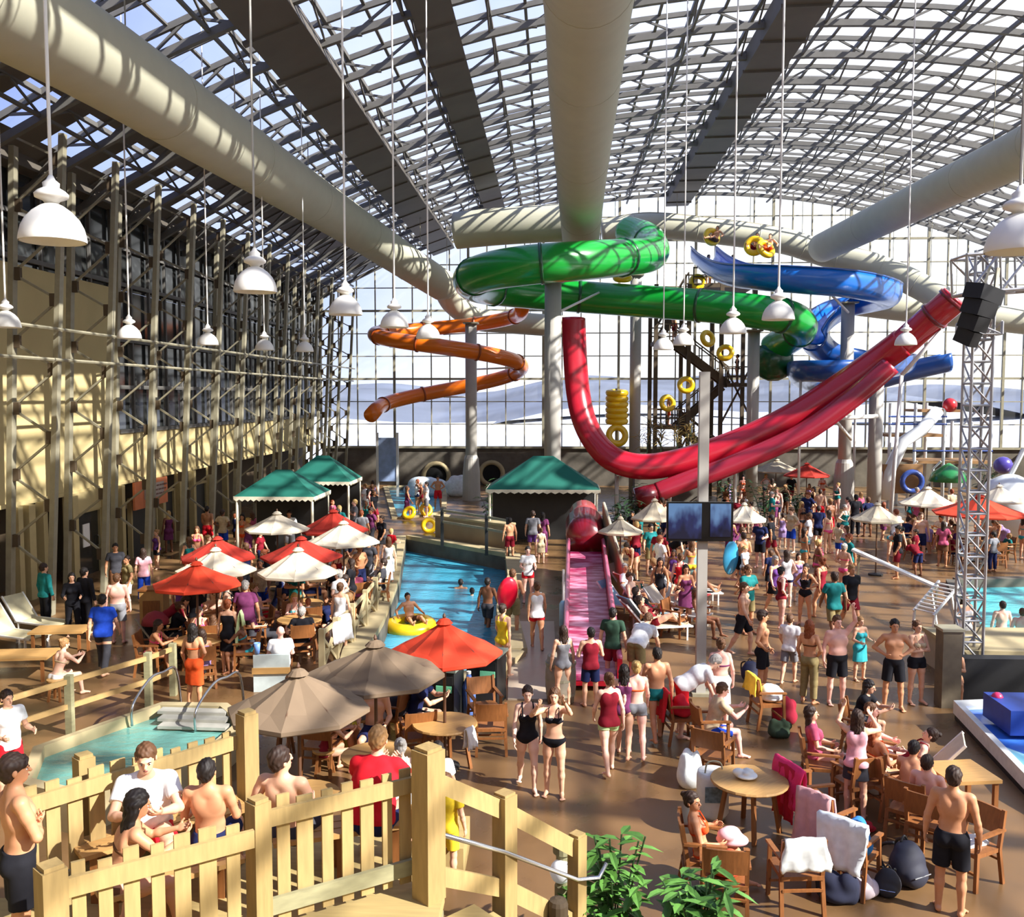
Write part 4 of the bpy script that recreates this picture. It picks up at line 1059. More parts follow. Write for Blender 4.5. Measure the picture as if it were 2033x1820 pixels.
o = thing('ring_rack', 'grey pole rack holding the stacked yellow rings', 'rack', (bx.x, bx.y, 0)); MB().tube([(0, 0, 0), (0, 0, bx.z + 2.4)], .08, 8).build('rack_pole', M_steel, o); MB().box((0, -.2, bx.z - .75), (.9, .9, .1)).build('rack_shelf', M_steel, o)
for px, py, Y, rx, rz, lab in ((1413, 470, 50.8, 80, 20, 'yellow ring held upright at the top of the blue slide'), (1498, 488, 44.8, 75, -15, 'yellow ring riding in the blue slide, nearest the green loop'), (1520, 494, 44.4, 60, 30, 'yellow ring at the right of the pair riding the blue slide'),
                               (1385, 560, 53, 70, 0, 'yellow ring on the upper tower platform behind the green tube'), (1405, 672, 52.5, 75, 30, 'yellow ring carried at the top of the stair flight'), (1362, 764, 52.5, 80, 0, 'yellow ring carried halfway up the stair tower'), (1325, 800, 52.5, 78, 20, 'yellow ring carried low on the stair tower'),
                               (852, 1043, 40.4, 78, 12, 'bright yellow ring standing on edge beside the river bank'), (812, 1018, 44.7, 60, -20, 'yellow ring lying at the river landing, left of the bright one'), (846, 1012, 45.9, 70, 40, 'yellow ring behind the bright one at the river landing'), (1236, 552, 47.5, 20, 0, 'amber ring between the two green tube runs'), (1440, 700, 52.5, 70, -20, 'yellow ring on the stair flight landing at the right')):
    ring(lab, P(px, py, Y), rx, rz, .62 if py > 1000 else .85)
ring('yellow ring floating on the river with a rider in it', G(815, 1243, -.42), 4, 0, 1.25)
# spray play structure at the far right
t = thing('play_structure', 'multicoloured water play structure with platforms at the far right', 'play structure', (P(1850, 800, 51).x, 51, 0))
o = Vector((P(1850, 800, 51).x, 51, 0)); M_grn = plastic('play_green', (40, 130, 70)); M_bl = plastic('play_blue', (52, 78, 150)); M_wt = plastic('play_white', (220, 225, 226)); M_prp = plastic('play_purple', (74, 62, 150)); M_brn = mat('play_wood', (150, 112, 70), rough=.7)
for x in (-2.6, -1.3, 0.2, 1.6, 2.6):
    for y in (-1.2, 1.2): MB().tube([(x, y, 0), (x, y, 5.6 if x < 1 else 4.6)], .09, 8).build('play_post', M_wt, t)
for zz, x0, x1 in ((3.9, -2.7, 0.3), (2.5, -1.4, 2.7), (5.2, -1.0, 1.0)): MB().box(((x0 + x1) / 2, 0, zz), (x1 - x0, 2.5, .14)).build('play_deck', M_brn, t)
mb = MB()
for zz, x0, x1 in ((4.5, -2.7, .3), (3.1, -1.4, 2.7), (4.9, -2.7, .3)): mb.tube([(x0, -1.25, zz), (x1, -1.25, zz)], .05, 6)
mb.build('play_rails', M_bl, t)
MB().ball((.45, -1.2, 5.5), .38).build('tipping_bucket', plastic('play_red', (190, 36, 44)), t, True)
MB().tube([(-.2, -1.3, 5.2), (-1.2, -1.8, 4.2), (-2.2, -2.0, 3.6), (-2.9, -2.0, 2.0), (-3.0, -2.0, .6)], .32, 12).build('play_chute', M_wt, t, True)
MB().lathe([(.95, 0), (.8, .45), (.3, .8), (.05, .95)], 14, (.0, -2.4, 1.6)).build('green_dome', M_grn, t, True)
MB().tube([(-1.9 + .5 * math.cos(a * PI / 8), -2.6, 1.6 + .5 * math.sin(a * PI / 8)) for a in range(16)], .14, 8, closed=True).build('blue_hoop', M_bl, t, True)
MB().box((-2.2, -2.0, 1.7), (2.0, .3, 1.5)).build('wood_panel', M_brn, t); MB().ball((3.0, -1.8, 2.4), (.5, .4, .45)).build('purple_spout', M_prp, t, True)
for x in (-1.8, -.6, .9): MB().tube([(x, -1.6, .2), (x + .1, -1.7, 2.2), (x + .4, -1.9, 2.6)], .06, 6).build('spray_pipe', M_wt, t)
t = thing('splash_dome', 'white rounded splash dome behind the right-hand red umbrella', 'play feature', P(2005, 985, 40) * 1.0)
t.location.z = 0; zz = P(2005, 985, 40).z
MB().lathe([(1.3, 0), (1.3, zz - .4), (1.25, zz), (.9, zz + .6), (.3, zz + .9), (.1, zz + .95)], 18).build('dome', M_wt, t, True); MB().tube([(0, 0, zz + .9), (.5, 0, zz + 2.0)], .1, 6).build('spout', M_wt, t)
# ------------------------------------------------------------------ furniture and props
M_wood = mat('chair_wood', (140, 88, 46), rough=.5, var=.2, scale=5, stretch=(6, 6, 1))
M_wood2 = mat('table_wood', (184, 142, 86), rough=.5, var=.14, scale=4, stretch=(1, 8, 1))
M_pine = mat('fence_pine', (172, 147, 96), rough=.75, var=.14, scale=3, stretch=(7, 7, 1), bump=.1)
M_pineg = mat('treated_timber', (150, 146, 112), rough=.8, var=.16, scale=3, stretch=(2, 2, 7))
M_post = mat('fence_post_pine', (160, 135, 86), rough=.75, var=.16, scale=3, stretch=(7, 7, 1), bump=.1)
M_deck = mat('deck_boards', (172, 150, 98), rough=.75, var=.14, scale=2, stretch=(1, 9, 1))
M_metal = mat('chrome', (190, 190, 192), rough=.18, metal=.9, var=.03)
M_orangec = mat('umbrella_orange', (212, 62, 30), rough=.85, var=.06, scale=3); M_redc = mat('umbrella_red', (176, 44, 28), rough=.85, var=.06, scale=3)
M_creamc = mat('umbrella_cream', (226, 214, 190), rough=.85, var=.05, scale=3); M_brownc = mat('umbrella_brown', (128, 108, 86), rough=.85, var=.06, scale=3); M_beigec = mat('umbrella_beige', (196, 182, 156), rough=.85, var=.05, scale=3)
M_tent = mat('tent_green', (14, 98, 84), rough=.8, var=.08, scale=2); M_trimw = mat('tent_trim', (222, 214, 190), rough=.8)
M_umbpole = mat('umbrella_pole', (92, 62, 44), rough=.5, var=.1)
def umbrella(m, px, py, wpx, rimpx, label, z=2.4, group='patio umbrellas', pole=True, n=8):
    d = ray(px, py); tt = (z - CAMZ) / d.z; c = Vector((d.x * tt, d.y * tt, 0)); r = wpx / 2 / FPX * c.y
    drop = max(rimpx / FPX * c.y, .30)
    drop = min(drop, .62)
    t = thing('patio_umbrella', label, 'umbrella', c, R_.random() * .3, group)
    zt, z0 = z, z - drop
    V = []; F = []
    def rim(k, rr, zz): a = 2 * PI * k / (2 * n); return (rr * math.cos(a), rr * math.sin(a), zz)
    rings = []
    for fr, sag in ((.06, 0), (.35, .035), (.7, .05), (1., 0.0)):
        rings.append([rim(k, r * fr * (1. if k % 2 == 0 else math.cos(PI / n)), zt - (zt - z0) * fr - (sag if k % 2 else sag * .4)) for k in range(2 * n)])
    rings.append([rim(k, r * 1.0 * (1. if k % 2 == 0 else math.cos(PI / n)), z0 - .05) for k in range(2 * n)])
    inn = [[(p[0] * .985, p[1] * .985, p[2] - .015) for p in q] for q in rings[::-1]]
    MB().loft(rings + inn).build('canopy', m, t)
    MB().lathe([(r * .15, -.03), (r * .09, .03), (.02, .055)], 12, (0, 0, zt)).build('canopy_cap', m, t)
    MB().tube([(0, 0, .05), (0, 0, zt + .02)], .025, 8).build('pole', M_umbpole, t)
    MB().lathe([(.018, 0), (.03, .03), (.01, .08)], 8, (0, 0, zt + .05)).build('finial', M_umbpole, t)
    for k in range(n):
        a = 2 * PI * k / n; MB().beam((.03 * math.cos(a), .03 * math.sin(a), zt - .06), (r * .97 * math.cos(a), r * .97 * math.sin(a), z0 - .01), .018).build('rib', M_umbpole, t)
    MB().lathe([(.24, 0), (.24, .05), (.05, .09)], 14).build('stand', M_dark, t)
    return t
UMB = [
 (M_orangec, 882, 1233, 236, 62, 'orange umbrella over the round table beside the dark bins'),
 (M_brownc, 592, 1334, 292, 74, 'nearest brown umbrella behind the picket fence'), (M_brownc, 745, 1277, 282, 62, 'brown umbrella tucked behind the orange one'),
 (M_orangec, 390, 1118, 178, 42, 'frontmost orange umbrella of the left patio cluster'), (M_creamc, 428, 1090, 160, 42, 'cream umbrella directly behind the frontmost orange one at left'), (M_redc, 432, 1068, 152, 38, 'red umbrella showing above the left cream umbrella'),
 (M_creamc, 592, 1090, 164, 46, 'large cream umbrella in the middle of the left patio'), (M_redc, 598, 1068, 164, 36, 'red umbrella showing above the middle cream umbrella'), (M_creamc, 550, 1018, 132, 32, 'cream umbrella before the left green tents'),
 (M_redc, 662, 1014, 140, 38, 'dark red umbrella at the back of the left patio'), (M_creamc, 682, 1037, 146, 38, 'cream umbrella in front of the dark red one at the back'),
 (M_beigec, 1541, 912, 96, 24, 'faraway beige umbrella under the red slide'), (M_redc, 1602, 920, 92, 26, 'faraway red umbrella left of the pale columns'), (M_creamc, 1842, 968, 108, 36, 'cream umbrella left of the lattice tower'),
 (M_orangec, 1945, 984, 176, 36, 'orange umbrella behind the lattice tower on the right patio'), (M_creamc, 1984, 964, 104, 28, 'cream umbrella behind the right orange one'), (M_beigec, 1300, 992, 96, 36, 'beige umbrella left of the television'), (M_creamc, 1478, 1000, 90, 30, 'white umbrella right of the television'),
 (M_beigec, 1232, 1028, 90, 26, 'beige umbrella nearest the red flume'), (M_beigec, 1742, 1000, 100, 30, 'tan umbrella at the left edge of the right patio'),
]
for u in UMB: umbrella(*u)
# round tables under umbrellas
def round_table(c, label, r=.52, m=M_wood2, group='round patio tables'):
    t = thing('patio_table', label, 'table', c, R_.random(), group)
    MB().lathe([(r, .70), (r + .01, .715), (r, .74), (.03, .745)], 24).build('table_top', m, t, False)
    for k in range(4):
        a = PI / 4 + k * PI / 2; MB().beam((.30 * math.cos(a), .30 * math.sin(a), .71), (.42 * math.cos(a), .42 * math.sin(a), 0), .05).build('leg', M_wood, t)
    return t
def apex(px, py, z=2.4): d = ray(px, py); tt = (z - CAMZ) / d.z; return Vector((d.x * tt, d.y * tt, 0))
TB = [('under the orange umbrella beside the dark bins', 882, 1233), ('under the nearest brown umbrella', 592, 1334), ('under the brown umbrella behind the orange one', 745, 1277), ('under the frontmost orange umbrella at left', 390, 1118), ('under the left cream umbrella', 428, 1090), ('under the middle cream umbrella', 592, 1090),
      ('under the red umbrella behind the middle cream one', 598, 1068), ('under the cream umbrella at the back of the left patio', 682, 1037), ('under the cream umbrella left of the lattice tower', 1842, 968), ('under the orange umbrella on the right patio', 1945, 984)]
for lab, px, py in TB: round_table(apex(px, py) + Vector((0, .02, 0)), 'round wooden table ' + lab)
round_table(G(1486, 1650), 'round tan table beside the reclining woman in the foreground', .52)
# wooden armchair
def chairproto(label, loc, rz, group='wooden armchairs'):
    t = thing('wooden_armchair', label, 'chair', loc, math.radians(rz), group)
    MB().box((0, 0, .44), (.50, .48, .05)).build('seat', M_wood, t)
    bk = MB(); 
    for i in range(7):
        a = -.55 + 1.1 * i / 6; a2 = -.55 + 1.1 * (i + 1) / 6
        if i < 6: bk.add([(.48 * math.sin(a), .27 - .06 * (1 - math.cos(a * 1.6)), .60), (.48 * math.sin(a2), .27 - .06 * (1 - math.cos(a2 * 1.6)), .60), (.50 * math.sin(a2), .32 - .06 * (1 - math.cos(a2 * 1.6)), .90), (.50 * math.sin(a), .32 - .06 * (1 - math.cos(a * 1.6)), .90),
                         (.48 * math.sin(a), .24 - .06 * (1 - math.cos(a * 1.6)), .60), (.48 * math.sin(a2), .24 - .06 * (1 - math.cos(a2 * 1.6)), .60), (.50 * math.sin(a2), .29 - .06 * (1 - math.cos(a2 * 1.6)), .90), (.50 * math.sin(a), .29 - .06 * (1 - math.cos(a * 1.6)), .90)],
                        [(1, 0, 3, 2), (4, 5, 6, 7), (0, 1, 5, 4), (2, 3, 7, 6), (1, 2, 6, 5), (3, 0, 4, 7)])
    bk.build('backrest', M_wood, t)
    for sx in (-1, 1):
        MB().beam((sx * .24, -.21, .66), (sx * .25, -.23, 0), .045).build('leg', M_wood, t); MB().beam((sx * .24, .28, .92), (sx * .24, .20, .44), .045).beam((sx * .24, .20, .44), (sx * .25, .27, 0), .045).build('rear_leg', M_wood, t)
        MB().beam((sx * .255, -.25, .67), (sx * .255, .26, .69), .06, .03).build('armrest', M_wood, t)
    MB().beam((-.24, -.2, .2), (.24, -.2, .2), .03).build('stretcher', M_wood, t); MB().beam((-.24, .24, .30), (.24, .24, .30), .03).build('stretcher', M_wood, t)
    return t
CHAIRS = [
 (1578, 1795, 185, 'wooden armchair with its back to the camera under the white towel'), (1437, 1812, 172, 'wooden armchair with the solid brown back at the left of the towel chair'), (1396, 1767, 86, 'wooden armchair under the reclining woman'),
 (1415, 1550, 150, 'wooden armchair with nobody in it right of the white bag'), (975, 1490, 185, 'wooden armchair with its back to the camera left of the bikini women'), (962, 1450, 20, 'wooden armchair on the far side of the table by the bins'),
 (1522, 1440, 100, 'wooden armchair loaded with yellow and white towels'), (1626, 1573, 82, 'wooden armchair under the woman in the pink top'), (1700, 1610, 200, 'wooden armchair behind the girl in grey shorts'),
 (1753, 1612, 112, 'wooden armchair under the seated red-haired woman'), (1807, 1667, 140, 'wooden armchair under the dark-haired boy at right'), (1847, 1696, 140, 'wooden armchair under the boy next to the standing man'), (1925, 1745, 300, 'wooden armchair holding white papers right of the standing man'),
 (1600, 1640, 110, 'wooden armchair draped with pink and red towels'), (1640, 1700, 130, 'wooden armchair draped with the pale pink towel'), (1690, 1760, 140, 'wooden armchair buried under blue and white towels'), (1350, 1470, 100, 'wooden armchair piled with red cloth near the white skirt'),
 (1705, 1502, 60, 'wooden armchair under the dark-clothed woman'), (1744, 1570, 70, 'wooden armchair under the brown-haired person in the seated row'), (1410, 1502, 100, 'wooden armchair under the stooping man in blue shorts'),
 (830, 1510, 200, 'wooden armchair behind the tall fence post'), (640, 1530, 170, 'wooden armchair at the brown umbrella table'), (780, 1470, 250, 'wooden armchair near the yellow crates'), (1290, 1255, 80, 'wooden armchair among the sunbeds below the television'), (1340, 1262, 60, 'wooden armchair left of the grey screen post'),
]
CP = None
for px, py, rz, lab in CHAIRS:
    c = G(px, py)
    if CP is None: CP = chairproto(lab, c, rz)
    else: dup(CP, lab, c, math.radians(rz))
# loose patio chairs around the crowded tables get copies too
land = {3: 'frontmost orange umbrella at left', 4: 'left cream umbrella', 5: 'middle cream umbrella', 6: 'red umbrella behind the middle cream one', 7: 'back cream umbrella', 8: 'cream umbrella by the lattice tower', 9: 'orange umbrella on the right patio'}
SEATS = {}
for i, nm in land.items():
    c = apex(TB[i][1], TB[i][2]); SEATS[i] = []
    for k, (a, w) in enumerate(((20, 'right'), (110, 'far'), (200, 'left'), (290, 'near'))):
        a = math.radians(a + R_.uniform(-15, 15)); p = c + Vector((math.cos(a), math.sin(a), 0)) * 1.02; rz = math.degrees(math.atan2(p.y - c.y, p.x - c.x)) - 90
        dup(CP, 'armchair on the %s side under the %s' % (w, nm), p, math.radians(rz)); SEATS[i].append((p, rz, w))
# green canopy tents
def tent(px, eave_l, eave_r, Y, apy, eavepy, label, dep=2.4):
    x0, x1 = P(eave_l, 900, Y).x, P(eave_r, 900, Y).x; cx = (x0 + x1) / 2; hw = (x1 - x0) / 2; za, ze = P(px, apy, Y + dep / 2).z, P(px, eavepy, Y).z
    t = thing('canopy_tent', label, 'tent', (cx, Y + dep / 2, 0), 0, 'green canopy tents')
    hd = dep / 2; rx = hw * .18
    v = [(-hw, -hd, ze), (hw, -hd, ze), (hw, hd, ze), (-hw, hd, ze), (-rx, 0, za), (rx, 0, za)]
    v += [(a * .99, b * .99, c - .05) for a, b, c in v]
    MB().add(v, [(0, 1, 5, 4), (1, 2, 5), (2, 3, 4, 5), (3, 0, 4), (7, 6, 10, 11), (8, 7, 11), (9, 8, 11, 10), (6, 9, 10), (0, 6, 7, 1), (1, 7, 8, 2), (2, 8, 9, 3), (3, 9, 6, 0)]).build('roof', M_tent, t)
    s = MB(); n = 14
    for (a, b) in (((-hw, -hd), (hw, -hd)), ((hw, -hd), (hw, hd)), ((hw, hd), (-hw, hd)), ((-hw, hd), (-hw, -hd))):
        a = Vector((*a, ze)); b = Vector((*b, ze))
        for i in range(n):
            p, q = a.lerp(b, i / n), a.lerp(b, (i + 1) / n); m_ = (p + q) / 2
            s.add([p, q, q - Vector((0, 0, .10)), m_ - Vector((0, 0, .17)), p - Vector((0, 0, .10))], [(0, 1, 2, 3, 4)])
    o = s.build('valance', M_trimw, t); md = o.modifiers.new('thick', 'SOLIDIFY'); md.thickness = .02
    for sx in (-1, 1):
        for sy in (-1, 1): MB().tube([(sx * hw * .94, sy * hd * .94, 0), (sx * hw * .94, sy * hd * .94, ze)], .05, 8).build('tent_post', M_trimw, t)
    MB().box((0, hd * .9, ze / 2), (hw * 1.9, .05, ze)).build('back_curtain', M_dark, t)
    return t
tent(548, 462, 622, 32, 932, 986, 'green canopy tent at the front left of the pair'); tent(625, 560, 694, 38.2, 904, 956, 'green canopy tent at the back right of the left pair'); t3 = tent(1085, 965, 1192, 36.4, 905, 972, 'large green canopy tent beneath the grey column')
# near picket fences with deck
ZD, ZRL = 1.58, 2.62
def fence(pts, label, posts, zt=ZRL, zb=ZD, m=M_pine, spacing=.135, pw=.105, group='picket fences', post_h=.17, pwid=.17, gap_rows=None):
    o = Vector((pts[0].x, pts[0].y, zb)); t = thing('picket_fence', label, 'fence', o, 0, group)
    for a, b in zip(pts, pts[1:]):
        d = b - a; L = d.length; u = d / L; n = Vector((u.y, -u.x, 0)); n = n if n.y < 0 else -n
        A = Vector((a.x, a.y, 0)) - Vector((o.x, o.y, 0)); B = Vector((b.x, b.y, 0)) - Vector((o.x, o.y, 0)); H = zt - zb
        MB().beam(A + n * .045 + Vector((0, 0, H - .07)), B + n * .045 + Vector((0, 0, H - .07)), .04, .14).build('top_rail', m, t)
        MB().beam(A + n * .045 + Vector((0, 0, .22)), B + n * .045 + Vector((0, 0, .22)), .04, .14).build('bottom_rail', M_pineg, t)
        k = 0; s = .14
        while s < L - .1:
            w = pw * (.85 + .5 * R_.random()); h = H + .03 + R_.uniform(-.02, .05)
            p = A + u * s; M = Matrix((u, Vector((-u.y, u.x, 0)), Vector((0, 0, 1)))).transposed()
            MB().box(p + Vector((0, 0, h / 2 + .04)), (w, .025, h - .04), M=M).build('picket', m, t); s += spacing + w * .45; k += 1
    for p, h, w in posts:
        q = Vector((p.x, p.y, 0)) - Vector((o.x, o.y, 0)); ang = math.radians(50)
        MB().box(q + Vector((0, 0, h / 2)), (w, w, h), rz=ang).box(q + Vector((0, 0, h + .015)), (w * .8, w * .8, .03), rz=ang).build('fence_post', M_post, t)
    return t
a0, a1 = G(112, 1742, ZRL), G(500, 1642, ZRL); c0, c1 = G(528, 1604, ZRL), G(832, 1534, ZRL)
pm = G(512, 1590, 2.75); pe = G(850, 1492, 2.9)
fence([a0, a1], 'lower left picket fence section nearest the camera', [(G(100, 1722, 2.72), 2.72 - ZD, .17)])
fence([c0, c1], 'picket fence section to the right of the square middle post', [(pm, 2.75 - ZD, .15), (pe, 2.92 - ZD, .21)])
b0, b1 = G(20, 1590, ZRL), G(486, 1450, ZRL)
fence([b0, b1], 'picket fence behind the seated bathers along the hot tub', [(G(166, 1502, 2.72), 2.72 - ZD, .15), (G(490, 1416, 2.84), 2.84 - ZD, .16)])
# deck
poly = [(-9, 2.5), (pe.x + .12, 2.5), (pe.x + .12, pe.y + .15), (pe.x - .5, pe.y + 1.1), (b1.x + .3, b1.y + .45), (b0.x - .3, b0.y + .35), (-9, b0.y + .2)]
MBd = MB().prism(poly, ZD - .12, ZD); struct(MBd.build('floor_deck', M_deck), 'raised timber deck inside the picket fences')
mb = MB(); mb.prism([(p[0] * .995, p[1] - .12) for p in poly], 0.0, ZD - .13); struct(mb.build('deck_skirt', M_pineg), 'timber skirt below the raised deck')
# bench seats on the deck
def bench(a, b, label):
    o = Vector((a.x, a.y, ZD)); t = thing('deck_bench', label, 'bench', o, 0, 'deck benches'); d = Vector((b.x - a.x, b.y - a.y, 0)); u = d.normalized(); n = Vector((-u.y, u.x, 0)); s = MB()
    for k in (-1, 0, 1): s.beam(n * .14 * k + Vector((0, 0, .44)), d + n * .14 * k + Vector((0, 0, .44)), .12, .04)
    s.build('seat', M_wood2, t)
    for f in (.08, .5, .92):
        for k in (-1, 1): MB().box(d * f + n * .14 * k + Vector((0, 0, .21)), (.07, .07, .42)).build('leg', M_wood, t)
bench(G(150, 1690, 2.02), G(480, 1592, 2.02), 'long low bench along the back picket fence')
bench(G(190, 1772, 2.02), G(470, 1690, 2.02), 'low bench close behind the near picket fence'); bench(G(540, 1660, 2.02), G(800, 1622, 2.02), 'low bench behind the right picket fence section')
# stair railing down to the floor
s1, s2 = G(1002, 1577, 2.22), G(1146, 1658, 1.55)
t = thing('stair_railing', 'sloping timber stair railing right of the tall fence post', 'railing', (pe.x, pe.y, 0)); o = Vector((pe.x, pe.y, 0))
def V3(p, z): return Vector((p.x - o.x, p.y - o.y, z))
for p, h, w in ((s1, 2.22, .17), (s2, 1.55, .14)): MB().box(V3(p, h / 2), (w, w, h), rz=math.radians(50)).box(V3(p, h + .012), (w * .85, w * .85, .025), rz=math.radians(50)).build('newel_post', M_post, t)
for za, zb, zc in ((2.66, 2.06, 1.40), (1.80, 1.30, .62)):
    MB().beam(V3(pe, za), V3(s1, zb), .05, .16).build('sloping_rail', M_pine, t); MB().beam(V3(s1, zb), V3(s2, zc), .05, .16).build('sloping_rail', M_pine, t)
MB().tube([V3(pe, 2.25) + Vector((0, -.12, 0)), V3(s1, 1.72) + Vector((0, -.12, 0)), V3(s2, 1.15) + Vector((0, -.12, 0)), V3(s2, 1.12) + Vector((.22, -.05, .02)), V3(s2, 1.14) + Vector((.30, .05, .1))], .022, 8).build('hand_rail', M_metal, t, True)
u = Vector((s2.x - pe.x, s2.y - pe.y, 0)); Ls = u.length; u.normalize(); nn = Vector((u.y, -u.x, 0)); st = MB(); ns = 9
for k in range(ns):
    z = ZD - (k + 1) * ZD / (ns + 1); q = Vector((pe.x, pe.y, 0)) + u * (.12 + k * Ls * 1.1 / ns) + nn * .95
    st.box((q.x + u.x * .14, q.y + u.y * .14, z - .05), (.34, 1.7, .07), rz=math.atan2(u.y, u.x)); st.box((q.x, q.y, z - .14), (.04, 1.7, .18), rz=math.atan2(u.y, u.x))
struct(st.build('stair_steps', M_deck), 'timber steps going down from the deck')
# planters, bollards
M_leaf = mat('leaf_green', (84, 130, 54), rough=.5, var=.3, scale=6); M_leaf2 = mat('leaf_dark', (46, 74, 42), rough=.55, var=.3, scale=6); M_reed = mat('dry_reed', (180, 160, 104), rough=.8, var=.2)
def plant(c, h, rad, n, label, m=M_leaf, leaf=(.30, .085), seed=1, nm='leafy_plant', cat='plant', group=None, up=.55):
    r = random.Random(seed); t = thing(nm, label, cat, c, 0, group); st = MB(); lf = MB()
    for k in range(max(5, n // 6)):
        a = r.uniform(0, 2 * PI); rr = rad * r.uniform(.1, .9); tip = Vector((rr * math.cos(a), rr * math.sin(a), h * r.uniform(.55, 1.)))
        base = tip * .12; base.z = 0; mid = (base + tip) / 2 + Vector((0, 0, h * .1)); st.tube(smoothpath([base, mid, tip], 4), .010, 5)
        for j in range(12):
            f = .25 + .75 * j / 11; p = base.lerp(tip, f) + Vector((0, 0, h * .1 * math.sin(f * PI))); b = r.uniform(0, 2 * PI); L = leaf[0] * r.uniform(.6, 1.1); w = leaf[1] * r.uniform(.8, 1.2)
            d = Vector((math.cos(b), math.sin(b), r.uniform(-.2, up))).normalized(); s = d.cross(Vector((0, 0, 1))).normalized(); dn = Vector((0, 0, -.25 * L))
            pts = [p, p + d * L * .3 + s * w / 2, p + d * L * .65 + s * w / 2 + dn * .35, p + d * L + dn, p + d * L * .65 - s * w / 2 + dn * .35, p + d * L * .3 - s * w / 2, p + d * L * .5 + Vector((0, 0, -.012)) + dn * .2]
            lf.add(pts, [(0, 1, 6), (1, 2, 6), (2, 3, 6), (3, 4, 6), (4, 5, 6), (5, 0, 6)])
    st.build('stems', M_leaf2, t); lf.build('leaves', m, t); return t
def pot(par, r, h): MB().lathe([(r * .75, 0), (r, h), (r * .9, h), (r * .85, h - .05)], 16).build('pot', M_stone, par)
pt = plant(Vector((G(1222, 1740, .9).x, G(1222, 1740, .9).y, 0)), 1.42, .42, 80, 'tall leafy green plant beside the stair foot', seed=3); pot(pt, .3, .4)
pt = plant(Vector((G(1392, 1790, .8).x, G(1392, 1790, .8).y, 0)), 1.15, .55, 110, 'wide leafy green plant in front of the wooden armchairs', seed=5, leaf=(.36, .08)); pot(pt, .34, .38)
pt = plant(Vector((G(1150, 1800, .7).x, G(1150, 1800, .7).y, 0)), .85, .22, 40, 'small leafy plant behind the bollard light', seed=8); pot(pt, .2, .25)
c = G(1118, 1720, 1.0); t = thing('bollard_light', 'short dark bollard with a round white lamp near the stair foot', 'lamp', (c.x, c.y, 0))
MB().lathe([(.09, 0), (.09, .8), (.075, .82), (.075, 1.14), (.11, 1.16), (.11, 1.30), (.03, 1.33)], 16).build('bollard_body', M_pineg, t); MB().ball((-.02, -.06, .98), .125, 14, 9).build('lamp_globe', mat('globe_white', (236, 238, 240), rough=.25, emit=.15), t, True)
c = G(1108, 1790, 1.0); t = thing('wood_bollard', 'dark greenish timber bollard at the bottom edge below the lamp', 'bollard', (c.x, c.y, 0)); MB().lathe([(.10, 0), (.10, .98), (.085, 1.02), (.03, 1.04)], 14).build('bollard_body', M_dkwall, t); MB().lathe([(.105, .8), (.105, .86)], 14).build('band', M_dark, t)
for k, (px, py, h, r, n, lab) in enumerate(((1225, 1010, 1.9, .9, 70, 'dark green shrub beside the edge board of the flume'), (1262, 985, 2.0, .9, 70, 'dark green shrub under the red slide bend'), (1520, 985, 2.2, 1., 60, 'leafy shrub behind the white umbrella by the television'), (1450, 965, 2., .9, 50, 'shrub below the double red slide lane'), (975, 985, 2.2, .7, 40, 'yellow-green palm shrub at the left edge of the large tent'), (1590, 975, 1.8, .9, 50, 'shrub below the faraway red umbrella'), (1960, 930, 2.4, 1.2, 60, 'dark shrub behind the right patio umbrellas'))):
    plant(G(px, py + 60), h, r, n, lab, M_leaf2 if k != 4 else M_leaf, (.5, .12), 20 + k, 'shrub', 'shrub', 'shrubs between slides and patio')
for k, px in enumerate((1282, 1312, 1345, 1372)):
    plant(P(px, 905, 48) * 1.0, 1.9, .5, 34, ['dry reed clump left of the screen post top', 'second dry reed clump along the red slide', 'third dry reed clump along the red slide', 'dry reed clump nearest the screen post top'][k], M_reed, (.7, .05), 40 + k, 'reed_clump', 'reeds', 'dry reeds behind the red slide', 1.6)
t = thing('planter_ledge', 'stone ledge holding the dry reeds', 'ledge', (P(1325, 905, 48).x, 48, 0)); zz = P(1325, 905, 48).z; MB().box((0, 0, zz / 2), (3.4, 1.2, zz)).build('ledge_block', M_stone, t)
# hot tub
TUB = [G(*p, .5) for p in ((36, 1560), (66, 1488), (200, 1440), (322, 1398), (452, 1400), (492, 1432), (440, 1478), (310, 1530), (160, 1590))]
mb = MB(); n = len(TUB); cc = sum(TUB, Vector()) / n
for i in range(n):
    a, b = TUB[i], TUB[(i + 1) % n]; A_in = cc + (a - cc) * .90; B_in = cc + (b - cc) * .90
    mb.add([(a.x, a.y, 0), (b.x, b.y, 0), (b.x, b.y, .55), (a.x, a.y, .55), (A_in.x, A_in.y, .55), (B_in.x, B_in.y, .55), (A_in.x, A_in.y, .05), (B_in.x, B_in.y, .05)], [(0, 1, 2, 3), (3, 2, 5, 4), (4, 5, 7, 6)])
t = thing('hot_tub', 'raised stone hot tub with teal water behind the picket fence', 'hot tub', (cc.x, cc.y, 0)); mb.v = [(v[0] - cc.x, v[1] - cc.y, v[2]) for v in mb.v]; mb.build('tub_wall', M_curb, t)
q = [cc + (p - cc) * .905 for p in TUB]; MB().add([(p.x - cc.x, p.y - cc.y, .36) for p in q], [tuple(range(n))]).build('tub_water', M_water2, t)
sb = MB()
for k in range(3):
    a, b = G(318, 1412 + 9 * k, .5), G(452, 1416 + 9 * k, .5); sb.beam((a.x - cc.x, a.y - cc.y, .42 + .05 * (2 - k)), (b.x - cc.x, b.y - cc.y, .42 + .05 * (2 - k)), .22, .05)
sb.build('entry_steps', mat('grey_step', (168, 166, 156), rough=.6), t)
